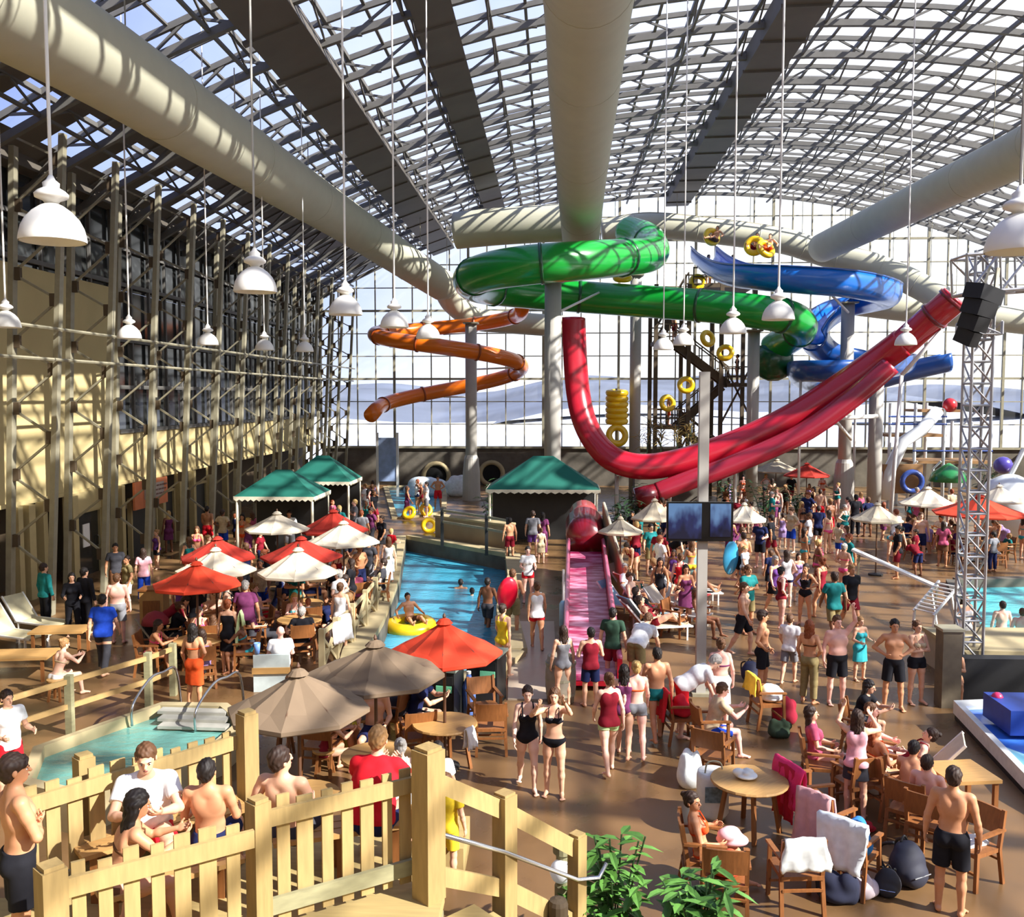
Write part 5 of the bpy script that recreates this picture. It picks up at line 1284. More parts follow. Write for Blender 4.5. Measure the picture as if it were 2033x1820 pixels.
for k, (x0, y0, lab) in enumerate(((262, 1442, 'left chrome handrail of the hot tub steps'), (388, 1452, 'right chrome handrail of the hot tub steps'))):
    a = G(x0, y0 - 2, .4); Y = a.y
    pts = [a, P(x0 + 2, y0 - 44, Y), P(x0 + 36, y0 - 95, Y + .7), P(x0 + 62, y0 - 108, Y + 1.1), P(x0 + 88, y0 - 112, Y + 1.5)]
    last = pts[-1]; pts.append(Vector((last.x + .05, last.y + .1, .0)))
    oo, pa = rel(smoothpath(pts, 5)); h = thing('hand_rail', lab, 'handrail', oo, 0, 'hot tub handrails'); MB().tube(pa, .024, 8).build('rail_tube', M_metal, h, True)
    MB().lathe([(.06, 0), (.06, .02)], 10, pa[-1]).build('floor_flange', M_metal, h)
# rope and rail fences
def rail_fence(bases, label, h=1.0, rails=(.95, .5), m=M_pineg, mr=M_pine, cross=False, group='rail fences'):
    o = bases[0]; t = thing('rail_fence', label, 'fence', o, 0, group); b = [p - o for p in bases]
    for p in b: MB().box(p + Vector((0, 0, h / 2 + .03)), (.12, .12, h + .06)).build('fence_post', m, t)
    for p, q in zip(b, b[1:]):
        for z in rails: MB().beam(p + Vector((0, 0, z)), q + Vector((0, 0, z)), .05, .09).build('rail', mr, t)
        if cross: MB().beam(p + Vector((0, 0, .12)), q + Vector((0, 0, .88)), .05, .07).build('cross_rail', mr, t); MB().beam(p + Vector((0, 0, .88)), q + Vector((0, 0, .12)), .05, .07).build('cross_rail', mr, t)
    return t
rail_fence([G(-40, 1520), G(140, 1456), G(296, 1402), G(345, 1380)], 'two-rail timber fence along the walkway behind the hot tub', mr=mat('rail_tan', (176, 144, 92), rough=.7, var=.1))
rail_fence([G(640, 1345), G(668, 1318), G(700, 1285), G(726, 1252), G(746, 1222), G(762, 1192), G(774, 1165), G(784, 1140)], 'crossed timber deck railing between the left patio and the lazy river', cross=True, mr=M_curb, m=M_curb)
rail_fence([G(878, 1085), G(966, 1102), G(1008, 1112)], 'low railing on the tan wall beyond the river', 1.5, (1.45, 1.0), mr=M_steel, m=M_dark)
a, b = G(868, 1078), G(1010, 1100)
t = thing('river_wall', 'low tan block wall beyond the lazy river', 'wall', ((a.x + b.x) / 2, (a.y + b.y) / 2 + .8, 0)); MB().box((0, 0, .5), ((b - a).length, .5, 1.0), rz=math.atan2(b.y - a.y, b.x - a.x)).build('wall_block', mat('tan_block', (150, 134, 108), rough=.85, var=.12, scale=1.5), t); MB().box((0, 0, 1.03), ((b - a).length + .1, .6, .08), rz=math.atan2(b.y - a.y, b.x - a.x)).build('coping', M_curb, t)
# bins, barrel, pale floor strip
M_bin = mat('bin_black', (30, 31, 30), rough=.45, var=.15); M_bing = mat('bin_green', (120, 206, 160), rough=.5)
for px, py, rz, lab in ((880, 1424, -12, 'dark cabinet bin with a pale green slot left of the blue bottle'), (966, 1392, -14, 'dark cabinet bin with a pale green slot at the right of the pair')):
    c = G(px, py); t = thing('cabinet_bin', lab, 'bin', c, math.radians(rz), 0 or 'dark cabinet bins')
    MB().box((0, 0, .48), (.62, .6, .96)).build('cabinet_body', M_bin, t); MB().box((0, 0, .985), (.70, .66, .05)).build('cabinet_top', mat('bin_top', (120, 128, 118), rough=.4), t)
    MB().box((.12, -.305, .80), (.34, .02, .15)).build('slot', mat('slot_black', (8, 8, 8), rough=.9), t); MB().box((.12, -.31, .64), (.30, .02, .12)).build('slot_label', M_bing, t); MB().box((0, -.302, .3), (.54, .012, .48)).build('cabinet_door', M_dark, t)
c = G(931, 1418); t = thing('water_bottle', 'tall blue bottle cooler standing between the dark bins', 'bottle', c); MB().lathe([(.10, 0), (.13, .03), (.13, .55), (.06, .7), (.04, .78)], 14).build('bottle_body', mat('bottle_blue', (96, 128, 200), rough=.2), t, True); MB().lathe([(.045, .78), (.045, .83)], 12).build('bottle_cap', M_white, t)
c = G(1113, 1392); t = thing('towel_barrel', 'grey banded barrel in front of the red flume', 'barrel', c); MB().lathe([(.26, 0), (.30, .3), (.30, .6), (.26, .92), (.22, .92), (.22, .85)], 18).build('barrel_body', mat('barrel_grey', (150, 140, 124), rough=.7, var=.15), t, True)
for z in (.15, .45, .75): MB().lathe([(.305 if z > .2 else .29, z), (.305 if z > .2 else .29, z + .05)], 18).build('hoop', M_steel, t)
a, b, c2, d = G(1012, 1235), G(1100, 1235), G(1108, 1390), G(1008, 1390)  # corners of a thin strip, paler than the floor around it
struct(MB().prism([(p.x, p.y) for p in (a, d, c2, b)], 0.0, .03).build('floor_strip', mat('pale_strip', (176, 160, 140), rough=.35, var=.12, scale=1)), 'pale grey flat strip on the floor left of the flume')
c = G(1118, 1270); t = thing('rescue_post', 'thin white post with a pale blue pad left of the red flume', 'post', c); MB().tube([(0, 0, 0), (0, 0, 1.75)], .03, 8).build('post_shaft', M_white, t); MB().lathe([(.05, .3), (.10, .36), (.10, .9), (.05, .98)], 12).build('pad', mat('pad_blue', (150, 196, 216), rough=.5), t, True)
# white counter panel and yellow crates
c = G(540, 1372); t = thing('counter_board', 'pale blue-grey panel with a timber rail beside the black-dressed woman', 'panel', c, .12); MB().box((0, 0, .38), (.72, .06, .76)).build('panel_board', mat('panel_pale', (188, 200, 200), rough=.4), t); MB().box((0, -.05, .44), (.76, .05, .12)).build('panel_rail', M_wood2, t)
c = G(500, 1320, .8); t = thing('blue_cup', 'light blue cup on the end of the pale panel', 'cup', (G(512, 1372).x, G(512, 1372).y, .78)); MB().lathe([(.05, 0), (.07, .22), (.06, .22), (.045, .02)], 12).build('cup_body', mat('cup_blue', (120, 160, 230), rough=.3), t, True)
for px, py, w, lab in ((815, 1372, .5, 'yellow crate behind the brown umbrella pole'), (800, 1428, .45, 'yellow crate low beside the wooden chair'), (668, 1488, .5, 'yellow crate behind the red-shirted man')):
    c = G(px, py); t = thing('yellow_crate', lab, 'crate', c, R_.uniform(-.3, .3), 'yellow crates'); m = mat('crate_yellow', (228, 200, 52), rough=.6, var=.1)
    MB().box((0, -w * .45, .22), (w, .04, .44)).box((0, w * .45, .22), (w, .04, .44)).box((-w / 2, 0, .22), (.04, w * .9, .44)).box((w / 2, 0, .22), (.04, w * .9, .44)).box((0, 0, .03), (w, w * .9, .05)).build('crate_body', m, t); MB().beam((-w * .2, -w * .48, .36), (w * .2, -w * .48, .36), .03).build('handle', M_orangec, t)
# towels and bags
def drape(label, c, w, front, back, rgb, rz=0., z=.92, cat='towel', th=.025, seed=0, group='towels', mname=None, spread=.16, drop_in=.02):
    r = random.Random(seed + int(c.x * 31)); n, k = 9, 14; V = []; F = []; t_ = []
    for i in range(k + 1):
        f = i / k; s = f * (front + back)
        if s < front: yy = -.035 - drop_in - (front - s) * .10; zz = z - (front - s)
        else: yy = .035 + (s - front) * .10; zz = z - (s - front)
        if abs(s - front) < .06: yy = (s - front) * .8; zz = z + .03 - abs(s - front) * .3
        for j in range(n + 1):
            u = j / n - .5; V.append((u * w * (1 + .12 * math.sin(f * 5 + seed)) + r.uniform(-.008, .008), yy + .022 * math.sin(j * 1.9 + i * .4 + seed) * min(1, abs(s - front) * 4), zz + r.uniform(-.01, .01) - .03 * abs(u) * (1 if s != front else 0)))
    F = [(i * (n + 1) + j, i * (n + 1) + j + 1, (i + 1) * (n + 1) + j + 1, (i + 1) * (n + 1) + j) for i in range(k) for j in range(n)]
    o = MB().add(V, F).build(cat, mat(mname or 'towel_%d_%d_%d' % rgb, rgb, rough=.95, var=.12, scale=9), None, True); md = o.modifiers.new('thick', 'SOLIDIFY'); md.thickness = th
    o.location = c; o.rotation_euler = (0, 0, math.radians(rz)); return tag(o, label, 'towel', group)
def onchair(px, py, rz): c = G(px, py); a = math.radians(rz); return c + Vector((-math.sin(a) * .29, math.cos(a) * .29, 0))
for px, py, rz, w, f, b, rgb, lab, z in (
 (1578, 1795, 185, .52, .22, .34, (232, 236, 232), 'white towel with faint grey print over the wooden chair back', .93), (1522, 1440, 100, .55, .2, .3, (240, 200, 60), 'yellow towel over the chair back behind the white one', .95),
 (1600, 1640, 110, .6, .3, .55, (232, 50, 110), 'bright pink towel hanging over the draped armchair', .94), (1600, 1640, 110, .42, .42, .7, (190, 20, 50), 'crimson towel hanging below the bright pink one', .90), (1640, 1700, 130, .55, .4, .8, (214, 160, 160), 'long pale pink towel hanging from the armchair', .94),
 (1690, 1760, 140, .55, .35, .6, (226, 234, 240), 'white towel heaped above the blue one', .96), (1350, 1470, 100, .5, .35, .5, (206, 26, 40), 'red towel over the armchair left of the white skirt', .93), (882, 1440, 60, .2, .3, .3, (236, 232, 228), 'white cloth hanging off the round table edge', .76)):
    p = onchair(px, py, rz); p.z = 0
    if z < .8: a = apex(882, 1233); p = Vector((a.x + .42, a.y - .30, 0))
    drape(lab, p, w, f, b, rgb, rz, z, seed=len(lab))
def heap(label, c, size, rgb, seed, name='towel_heap', cat='towel', group='towels', m=None, bumps=9):
    r = random.Random(seed); f = Field((-size[0], -size[1], -.05), (size[0], size[1], size[2] * 1.6), max(size) / 22)
    for k in range(bumps):
        a = r.uniform(0, 2 * PI); q = r.uniform(0, .6); f.put(ell_((size[0] * q * math.cos(a), size[1] * q * math.sin(a), size[2] * r.uniform(.25, .75)), (size[0] * r.uniform(.25, .45), size[1] * r.uniform(.25, .45), size[2] * r.uniform(.2, .45))), size[2] * .12)
    f.put(ell_((0, 0, size[2] * .25), (size[0] * .75, size[1] * .75, size[2] * .3)), size[2] * .2); f.cut(lambda X: -X[..., 2])
    V, Q = surfnets(f.F, f.lo, f.h); o = bpy.data.objects.new(name, np_mesh(name, V, Q, None, (m or mat('heap_%d_%d_%d' % rgb, rgb, rough=.95, var=.15, scale=8),))); COL.objects.link(o); o.location = c
    return tag(o, label, cat, group)
def seatpt(px, py, z=.47): c = G(px, py); return Vector((c.x, c.y, z))
heap('blue beach towel bundled on the buried armchair', seatpt(1692, 1762), (.30, .30, .40), (44, 120, 190), 1); heap('dark navy clothes spilling under the blue towel', seatpt(1660, 1785, 0), (.30, .26, .36), (34, 38, 60), 2); heap('white and pink bundle lying on the floor by the foreground chairs', seatpt(1712, 1775, 0), (.24, .22, .26), (226, 210, 214), 3)
heap('dark red cloth on the floor beneath the blue towel', seatpt(1690, 1765, 0.02), (.22, .18, .26), (150, 20, 34), 4); heap('white towel heap on the chair with yellow towel', seatpt(1528, 1440), (.26, .26, .30), (234, 238, 236), 5); heap('crimson towel heap beside the loaded armchair', seatpt(1560, 1432, 0), (.28, .24, .45), (150, 24, 48), 6)
heap('red clothes heaped on the armchair by the white skirt', seatpt(1352, 1470), (.28, .28, .34), (196, 24, 44), 7); heap('blue cloth bundle below the red clothes', seatpt(1392, 1462, 0), (.22, .2, .3), (60, 80, 140), 8); heap('white towel crumpled on the round tan table', seatpt(1480, 1648, .75), (.20, .20, .14), (228, 230, 226), 9)
heap('dark jacket heaped on the chair by the yellow crates', seatpt(790, 1470, .47), (.3, .3, .35), (44, 42, 52), 10); heap('dark green bag lying behind the loaded armchair', seatpt(1545, 1462, 0), (.24, .2, .3), (44, 60, 40), 11)
heap('white towel bundle left of the wooden armchair in the middle foreground', seatpt(1368, 1560, .0), (.24, .26, .58), (226, 230, 226), 12)
heap('red sandal pile on the floor by the girl in grey shorts', seatpt(1718, 1648, 0), (.16, .14, .1), (190, 40, 50), 13, 'sandal_pile', 'sandals')
def backpack(label, c, rgb, rz, s=1.):
    t = thing('backpack', label, 'bag', c, math.radians(rz), 'bags on the floor', s); m = mat('pack_%d_%d_%d' % rgb, rgb, rough=.7, var=.15)
    f = Field((-.3, -.25, -.03), (.3, .25, .5), .02); f.put(ell_((0, 0, .2), (.22, .16, .23)), .03); f.put(ell_((0, -.12, .13), (.16, .09, .13)), .03); f.put(ell_((0, .02, .38), (.13, .1, .07)), .04); f.cut(lambda X: -X[..., 2]); V, Q = surfnets(f.F, f.lo, f.h)
    o = bpy.data.objects.new('bag_body', np_mesh('bag_body', V, Q, None, (m,))); COL.objects.link(o); o.parent = t
    for sx in (-1, 1): MB().tube(smoothpath([(sx * .09, .1, .42), (sx * .12, .24, .34), (sx * .12, .24, .16), (sx * .11, .13, .06)], 5), .018, 6).build('strap', M_dark, t, True)
    MB().tube(smoothpath([(-.05, .05, .44), (0, .05, .5), (.05, .05, .44)], 4), .012, 6).build('grab_handle', M_dark, t, True); MB().tube([(-.12, -.2, .16), (.12, -.2, .16)], .008, 6).build('zipper', M_metal, t)
backpack('dark backpack with a grey stripe on the floor left of the standing man', G(1800, 1752), (40, 42, 58), 30, 1.15); backpack('small dark bag in front of the striped backpack', G(1762, 1775), (36, 36, 44), -20, .7); backpack('navy backpack held low by the man in dark shorts', G(1490, 1352), (34, 38, 70), 10, .95)
c = seatpt(1414, 1622, .0); t = thing('printed_bag', 'round white tote with a grey print beside the reclining woman', 'bag', Vector((c.x, c.y, .0)), 0, 'bags on the floor', .85)
MB().lathe([(.20, .0), (.27, .12), (.27, .72), (.25, .8), (.23, .8)], 18).build('tote_body', mat('tote_white', (226, 226, 220), rough=.8), t, True); MB().box((-.02, -.275, .5), (.3, .02, .26)).build('print', mat('tote_print', (110, 128, 132), rough=.8, var=.5, scale=14), t); MB().tube(smoothpath([(-.15, -.1, .78), (-.1, -.1, .98), (.1, -.1, .98), (.15, -.1, .78)], 5), .014, 6).build('tote_handle', M_steel, t)
for px, py, lab in ((1600, 1428, 'pale disc on the floor near the white skirt'),): pass
# sunbeds
def sunbed(label, c, rz, rgb, group='sunbeds'):
    t = thing('sunbed', label, 'sunbed', c, math.radians(rz), group); m = mat('sling_%d_%d_%d' % rgb, rgb, rough=.8, var=.08)
    MB().box((0, -.25, .33), (.6, 1.2, .03)).build('sling_seat', m, t); M = Matrix.Rotation(math.radians(50), 3, 'X'); MB().box((0, .60, .62), (.6, .80, .03), M=M).build('sling_back', m, t)
    for sx in (-.3, .3):
        MB().beam((sx, -.85, .34), (sx, .42, .34), .04).build('side_frame', M_white, t)
        for yy in (-.7, .3): MB().beam((sx, yy, .34), (sx, yy, 0), .04).build('leg', M_white, t)
        MB().beam((sx, .36, .34), (sx, .86, .94), .04).build('back_frame', M_white, t)
for px, py, rz, rgb, lab in ((1250, 1225, 60, (140, 190, 210), 'light blue sunbed with the raised back right of the red flume'), (1300, 1232, 60, (190, 196, 190), 'grey sunbed right of the light blue one'), (1345, 1240, 60, (206, 190, 170), 'tan sunbed under the orange-towelled bather'), (30, 1285, 70, (206, 196, 160), 'cream lounge chair at the left edge behind the rail fence'), (75, 1258, 70, (206, 196, 160), 'cream lounge chair below the blue-coated standers'), (1355, 1195, 60, (180, 60, 60), 'red sunbed beside the grey screen post'), (1262, 1185, 60, (206, 196, 170), 'cream sunbed in the row behind the light blue one')):
    sunbed(lab, G(px, py), rz, rgb)
# low table at left and carts
def stool(c, label, rz=0.):
    t = thing('wooden_stool', label, 'stool', c, rz, 'wooden stools'); MB().lathe([(.17, .38), (.19, .40), (.19, .43), (.03, .44)], 16).build('seat', M_wood2, t)
    for k in range(4): a = PI / 4 + k * PI / 2; MB().beam((.11 * math.cos(a), .11 * math.sin(a), .39), (.17 * math.cos(a), .17 * math.sin(a), 0), .04).build('leg', M_wood, t)
def low_table(c, w, d, h, label): 
    t = thing('side_table', label, 'table', c, .15, 'side tables'); MB().box((0, 0, h), (w, d, .05)).build('table_top', M_wood2, t)
    for sx in (-1, 1):
        for sy in (-1, 1): MB().box((sx * w * .42, sy * d * .42, h / 2), (.06, .06, h)).build('leg', M_wood, t)
low_table(G(122, 1300), 1.2, .7, .6, 'wide tan table behind the bathers at the left edge'); low_table(G(40, 1345), 1.4, .8, .5, 'low grey-topped table at the far left behind the rail fence'); low_table(G(1905, 1625), .75, .75, .68, 'square tan table beyond the standing man at right')
c = G(308, 1245); t = thing('wood_cart', 'square wooden cabinet beside the frontmost orange umbrella', 'cabinet', c, .1); MB().box((0, 0, .5), (.6, .5, 1.0)).build('cabinet_body', M_wood2, t); MB().box((0, -.26, .45), (.42, .03, .6)).build('cabinet_door', M_wood, t); MB().box((0, 0, 1.02), (.68, .56, .05)).build('cabinet_top', M_wood, t)
# lifeguard ring board / white slatted chair at right
c = G(1840, 1250); t = thing('sun_chair', 'white slatted reclining chair left of the lattice tower', 'chair', c, math.radians(-60)); s = MB()
for k in range(9): s.box((0, -.1 + .1 * k, .5 + .075 * k), (.6, .05, .03))
s.build('slats', M_white, t)
for sx in (-.3, .3): MB().beam((sx, -.15, .45), (sx, .8, 1.15), .05).build('side_rail', M_white, t); MB().beam((sx, -.1, .48), (sx, -.15, 0), .05).build('leg', M_white, t); MB().beam((sx, .5, .92), (sx, .75, 0), .05).build('leg', M_white, t)
a, b = G(1690, 1195, .0), G(1860, 1215, 0); t = thing('leaning_board', 'long white board slanting behind the sunlit bathers', 'board', (a.x, a.y, 0)); MB().beam((0, 0, 1.55), (b.x - a.x, b.y - a.y, .7), .3, .06).build('board_plank', M_white, t); MB().beam((0.2, 0, 1.5), (.2, .2, 0), .05).build('leg', M_steel, t); MB().beam((b.x - a.x, b.y - a.y, .72), (b.x - a.x, b.y - a.y + .2, 0), .05).build('leg', M_steel, t)
# surf basin at the right
W = [G(1893, 1390, .34), G(2140, 1380, .34), G(2330, 1700, .34), G(2050, 1552, .34)]
cc = sum(W, Vector()) / 4; t = thing('surf_basin', 'blue surf basin with a thick white padded rim at the right edge', 'pool', (cc.x, cc.y, 0)); oo = Vector((cc.x, cc.y, 0)); mb = MB()
def rim(k): 
    a = [cc + (p - cc) * k for p in W]; return a
o1, i1 = rim(1.0), rim(.86)
for i in range(4):
    j = (i + 1) % 4; q = [o1[i], o1[j], i1[j], i1[i]]
    v = [(p.x - oo.x, p.y - oo.y, z) for z in (.1, .34) for p in q]; mb.add(v, [(0, 1, 5, 4), (4, 5, 6, 7), (2, 3, 7, 6), (1, 2, 6, 5), (3, 0, 4, 7)])
mb.build('padded_rim', mat('pad_white', (228, 230, 226), rough=.4), t)
q = rim(.98); MB().prism([(p.x - oo.x, p.y - oo.y) for p in q], 0., .1).build('basin_base', M_blk, t); i2 = rim(.88); MB().add([(p.x - oo.x, p.y - oo.y, .27) for p in i2], [(0, 1, 2, 3)]).build('basin_water', mat('basin_blue', (70, 126, 222), rough=.12, var=.25, scale=1.5), t)
e = rim(.84); wv = [e[3].lerp(e[0], .55), e[3], e[2], e[2].lerp(e[1], .35)]; mb = MB(); n = 10
mb.loft([[wv[0].lerp(wv[3], j / n).lerp(wv[1].lerp(wv[2], j / n), i / 6) - oo + Vector((0, 0, -.12 + .10 * math.sin(i / 6 * PI))) for j in range(n + 1)] for i in range(7)], closed_ring=False)
mb.build('sheet_wave', mat('wave_cyan', (150, 226, 240), rough=.15, var=.15, scale=2), t, True)
q = G(2010, 1425, .6); MB().box((q.x - oo.x + .75, q.y - oo.y + .35, .56), (1.7, 1.0, .42)).build('navy_block', mat('navy_pad', (30, 64, 150), rough=.5), t)
MB().ball(G(1980, 1385, .75) - oo, (.10, .10, .10)).build('pink_knob', mat('knob_pink', (210, 50, 100), rough=.4), t, True)
a, b = G(1885, 1400, 0), G(2160, 1376, 0); t = thing('surf_backwall', 'black low wall along the back of the surf basin', 'wall', (a.x, a.y + .2, 0)); MB().box(((b.x - a.x) / 2, .25, .42), (b.x - a.x, .3, .84)).build('wall_panel', M_blk, t)
a = G(1945, 1385); t = thing('stone_platform', 'pale stone platform with a tan coping beside the turquoise pool', 'platform', (a.x, a.y + .6, 0)); MB().box((2.0, 1.0, .35), (4.2, 1.9, .7)).build('platform_block', mat('pale_stone', (178, 164, 140), rough=.85, var=.2, scale=2), t); MB().box((2.0, 1.0, .74), (4.3, 2.0, .09)).build('coping', M_curb, t)
c = G(1880, 1400); t = thing('wood_pedestal', 'dark timber pedestal post left of the surf basin', 'post', c); MB().box((0, 0, .75), (.36, .36, 1.5)).build('post_shaft', mat('pedestal', (112, 100, 80), rough=.8, var=.15), t); MB().box((0, 0, 1.52), (.42, .42, .05)).build('post_cap', M_steel, t)
# paper sheets on the chair
t = tag(MB().box((0, 0, .01), (.34, .24, .02), rz=.4).box((.05, .06, .026), (.3, .22, .012), rz=.1).build('paper_stack', M_white), 'white papers lying on the armchair right of the standing man', 'papers'); c = G(1925, 1745); t.location = (c.x, c.y, .468)
# splash foam by the tunnels
heap('white splash foam below the tunnel mouth', G(842, 985, -.25), (1.6, .9, 1.1), (214, 228, 238), 21, 'splash_foam', 'foam', None, None, 26)['kind'] = 'stuff'
heap('white splash foam left of the pale column base', G(906, 985, .0), (.8, .6, 1.2), (226, 234, 240), 22, 'splash_foam', 'foam', None, None, 18)['kind'] = 'stuff'
t = thing('curtain_posts', 'white double posts with a blue screen left of the tunnel mouth', 'screen', G(770, 985)); MB().box((-.6, 0, 1.9), (.14, .14, 3.8)).build('screen_post', M_white, t); MB().box((.6, 0, 1.9), (.14, .14, 3.8)).build('screen_post', M_white, t); MB().box((0, 0, 2.2), (1.05, .06, 2.6)).build('screen_panel', mat('screen_blue', (150, 170, 206), rough=.4, var=.3, scale=2), t)
# ------------------------------------------------------------------ people
SITTOP = 1.36

def head_at(px, py, top, z0=0.): v = G(px, py, z0 + top); return Vector((v.x, v.y, z0))
USED = [(P(px, 800, Y).x, Y) for px, Y in ((1684, 50.6), (1741, 45.6), (1497, 47.6), (1263, 50.5), (935, 53.2), (1098, 40.4))] + [(t_.x, t_.y) for t_ in (G(1390, 1378), G(1920, 1362))] + [(XW + .15, YL(px)) for px in PP] + [(xx, yy + .4) for yy in TC for xx in (-14.9, -13.75)]
def pp(label, px, py, rz, pose, sex, skin, hair, hc, wear, h=None, z=0., build='n', by='feet', top=None, group='people in the water park'):
    hh = h or (1.76 if sex == 'm' else 1.65)
    tp = top or ((hh if pose in ('stand', 'stand2', 'walk', 'walk2', 'cross', 'hips', 'reach', 'hold', 'armup') else SITTOP * hh / 1.77))
    loc = G(px, py, z) if by == 'feet' else head_at(px, py, tp, z)
    w = [tuple(x.split(':')) for x in wear.split()] if wear else []
    USED.append((loc.x, loc.y))
    return person(label, loc, rz, pose, sex, skin, hair, hc, [(a, b.replace('_', ' ')) for a, b in w], hh, build, group)
H_ = 'head'
# on the raised deck
pp('man in a white T-shirt and red shorts seated on the deck facing the camera', 290, 1444, 22, 'sit2', 'm', 'fair', 'short', 'brown', 'shorts:red tshirt:white', 1.84, ZD, 'b', H_)
pp('woman with long black hair seated low behind the lower left picket fence', 222, 1562, 125, 'sit2', 'f', 'tan', 'long', 'black', 'bikini:brown briefs:brown', 1.66, ZD, 'n', H_)
pp('dark-haired bare-backed boy seated between the red shorts and the middle post', 415, 1492, 185, 'sit', 'm', 'tan', 'short', 'black', 'shorts:navy', 1.62, ZD, 'n', H_)
pp('bare-backed man looking right behind the right picket fence section', 572, 1456, 170, 'sit3', 'm', 'fair', 'short', 'dark', 'shorts:charcoal', 1.78, ZD, 'n', H_)
pp('man in a bright red shirt seen from behind beside the tall fence post', 738, 1441, 175, 'sit2', 'm', 'fair', 'short', 'sandy', 'shorts:navy tshirt:red', 1.82, ZD, 'b', H_)
pp('shirtless boy with folded arms and long black shorts standing at the left edge', 30, 1488, 130, 'cross', 'm', 'tan', 'fringe', 'dark', 'shorts:black', 1.74, ZD, 'n', H_)
pp('youth in a white shirt and red shorts behind the folded-armed boy', 14, 1366, 60, 'hold', 'm', 'fair', 'short', 'dark', 'shorts:red tshirt:white', 1.72, 0, 'n', H_)
pp('pale seated woman leaning over between the red shirt and the tall fence post', 800, 1466, 200, 'sit2', 'f', 'pale', 'bun', 'grey', 'onepiece:white', 1.62, 0.4, 'n', H_)
pp('dark-haired person in a white top just right of the tall fence post', 868, 1462, 190, 'sit', 'f', 'fair', 'long', 'black', 'tshirt:white skirt:navy', 1.6, 0.4, 'n', H_)
# walking women and the queue by the flume
pp('woman in a strapless black swimsuit walking towards the camera', 1047, 1566, 5, 'walk', 'f', 'pale', 'bun', 'dark', 'onepiece:black', 1.66)
pp('woman in a black bikini touching her long hair beside the black-suited walker', 1100, 1580, -6, 'reach', 'f', 'fair', 'long', 'brown', 'bikini:black briefs:black', 1.68)
pp('woman in a crimson top and pale green shorts walking away', 1208, 1532, 195, 'walk2', 'f', 'pale', 'bun', 'brown', 'tank:dark_red trunks:pale_green', 1.66)
pp('sunburnt woman in grey shorts with a bare back walking away', 1262, 1500, 180, 'walk', 'f', 'pink', 'bun', 'blond', 'bikini:orange trunks:grey', 1.66)
pp('girl with long dark hair squeezed between the crimson top and the bare back', 1238, 1500, 170, 'walk', 'f', 'fair', 'long', 'black', 'onepiece:plum', 1.6)
pp('tanned boy in blue-grey trunks at the right of the walking group', 1303, 1468, 190, 'walk2', 'm', 'tan', 'short', 'black', 'trunks:teal', 1.68)
pp('man in a white T-shirt bending in front of the flume end', 1262, 1368, 150, 'bend', 'm', 'fair', 'short', 'brown', 'shorts:khaki tshirt:white', 1.8, 0, 'b')
pp('boy in a dark green top at the foot of the red flume', 1216, 1360, 165, 'stand', 'm', 'fair', 'short', 'black', 'shorts:dark_red tshirt:dark_green', 1.66)
pp('grey-haired man in a white shirt bending over the red-draped chair', 1352, 1462, 95, 'bend', 'm', 'pale', 'short', 'grey', 'shorts:red tshirt:white', 1.8, 0, 'b')
pp('woman in a white towel skirt with dark straps seen from behind', 1428, 1444, 180, 'stand', 'f', 'pink', 'bun', 'brown', 'bikini:plum towelwrap:white', 1.68, 0, 'b')
pp('dark-haired girl in a grey one-piece in front of the banded barrel', 1117, 1400, 200, 'stand', 'f', 'fair', 'long', 'dark', 'onepiece:grey', 1.6)
pp('boy in navy shorts near the flume end with his arm bent', 1172, 1402, 190, 'hold', 'm', 'fair', 'short', 'black', 'shorts:navy tank:dark_red', 1.58)
# right of the screen post
pp('shirtless youth in black shorts with a white stripe looking right', 1512, 1378, 70, 'stand2', 'm', 'tan', 'fringe', 'dark', 'shorts:black', 1.74)
pp('shirtless man in long black shorts half hidden by the screen post side', 1474, 1300, 60, 'walk', 'm', 'fair', 'short', 'brown', 'shorts:black', 1.76)
pp('boy in a white top and grey shorts walking behind the black-shorted youth', 1566, 1356, 150, 'walk2', 'm', 'fair', 'short', 'brown', 'shorts:grey tshirt:white', 1.5)
pp('tanned woman in patterned khaki trousers with bare shoulders', 1606, 1396, 140, 'stand2', 'f', 'tan', 'long', 'red', 'bikini:brown pants:khaki', 1.68)
pp('stocky shirtless man in black shorts rubbing his face', 1660, 1398, 10, 'armup', 'm', 'pink', 'short', 'brown', 'shorts:black', 1.78, 0, 'b')
pp('child wrapped in a turquoise towel beside the stocky man', 1706, 1350, 20, 'hold', 'f', 'fair', 'bun', 'sandy', 'dress:turquoise', 1.38)
pp('shirtless man in black shorts with a white stripe holding his arms out', 1772, 1408, -8, 'hips', 'm', 'tan', 'short', 'black', 'shorts:black', 1.78)
pp('woman in a black swim skirt standing right of the arms-out man', 1818, 1396, 15, 'cross', 'f', 'fair', 'bun', 'brown', 'bikini:beige trunks:black', 1.66)
pp('dark-haired woman in a black bikini crouching by the timber pedestal', 1893, 1388, -30, 'sit2', 'f', 'tan', 'long', 'dark', 'bikini:black briefs:black', 1.6)
pp('boy seen from behind waist deep in the turquoise pool', 1986, 1312, 180, 'stand', 'm', 'pale', 'short', 'dark', 'shorts:grey', 1.6, -.85)
pp('bather cut by the right edge in the turquoise pool', 2026, 1330, 150, 'stand', 'm', 'pink', 'short', 'brown', 'shorts:blue', 1.6, -.85)
pp('person in a long pale robe behind the lattice tower', 1913, 1318, 20, 'stand', 'f', 'fair', 'long', 'black', 'dress:white', 1.64)
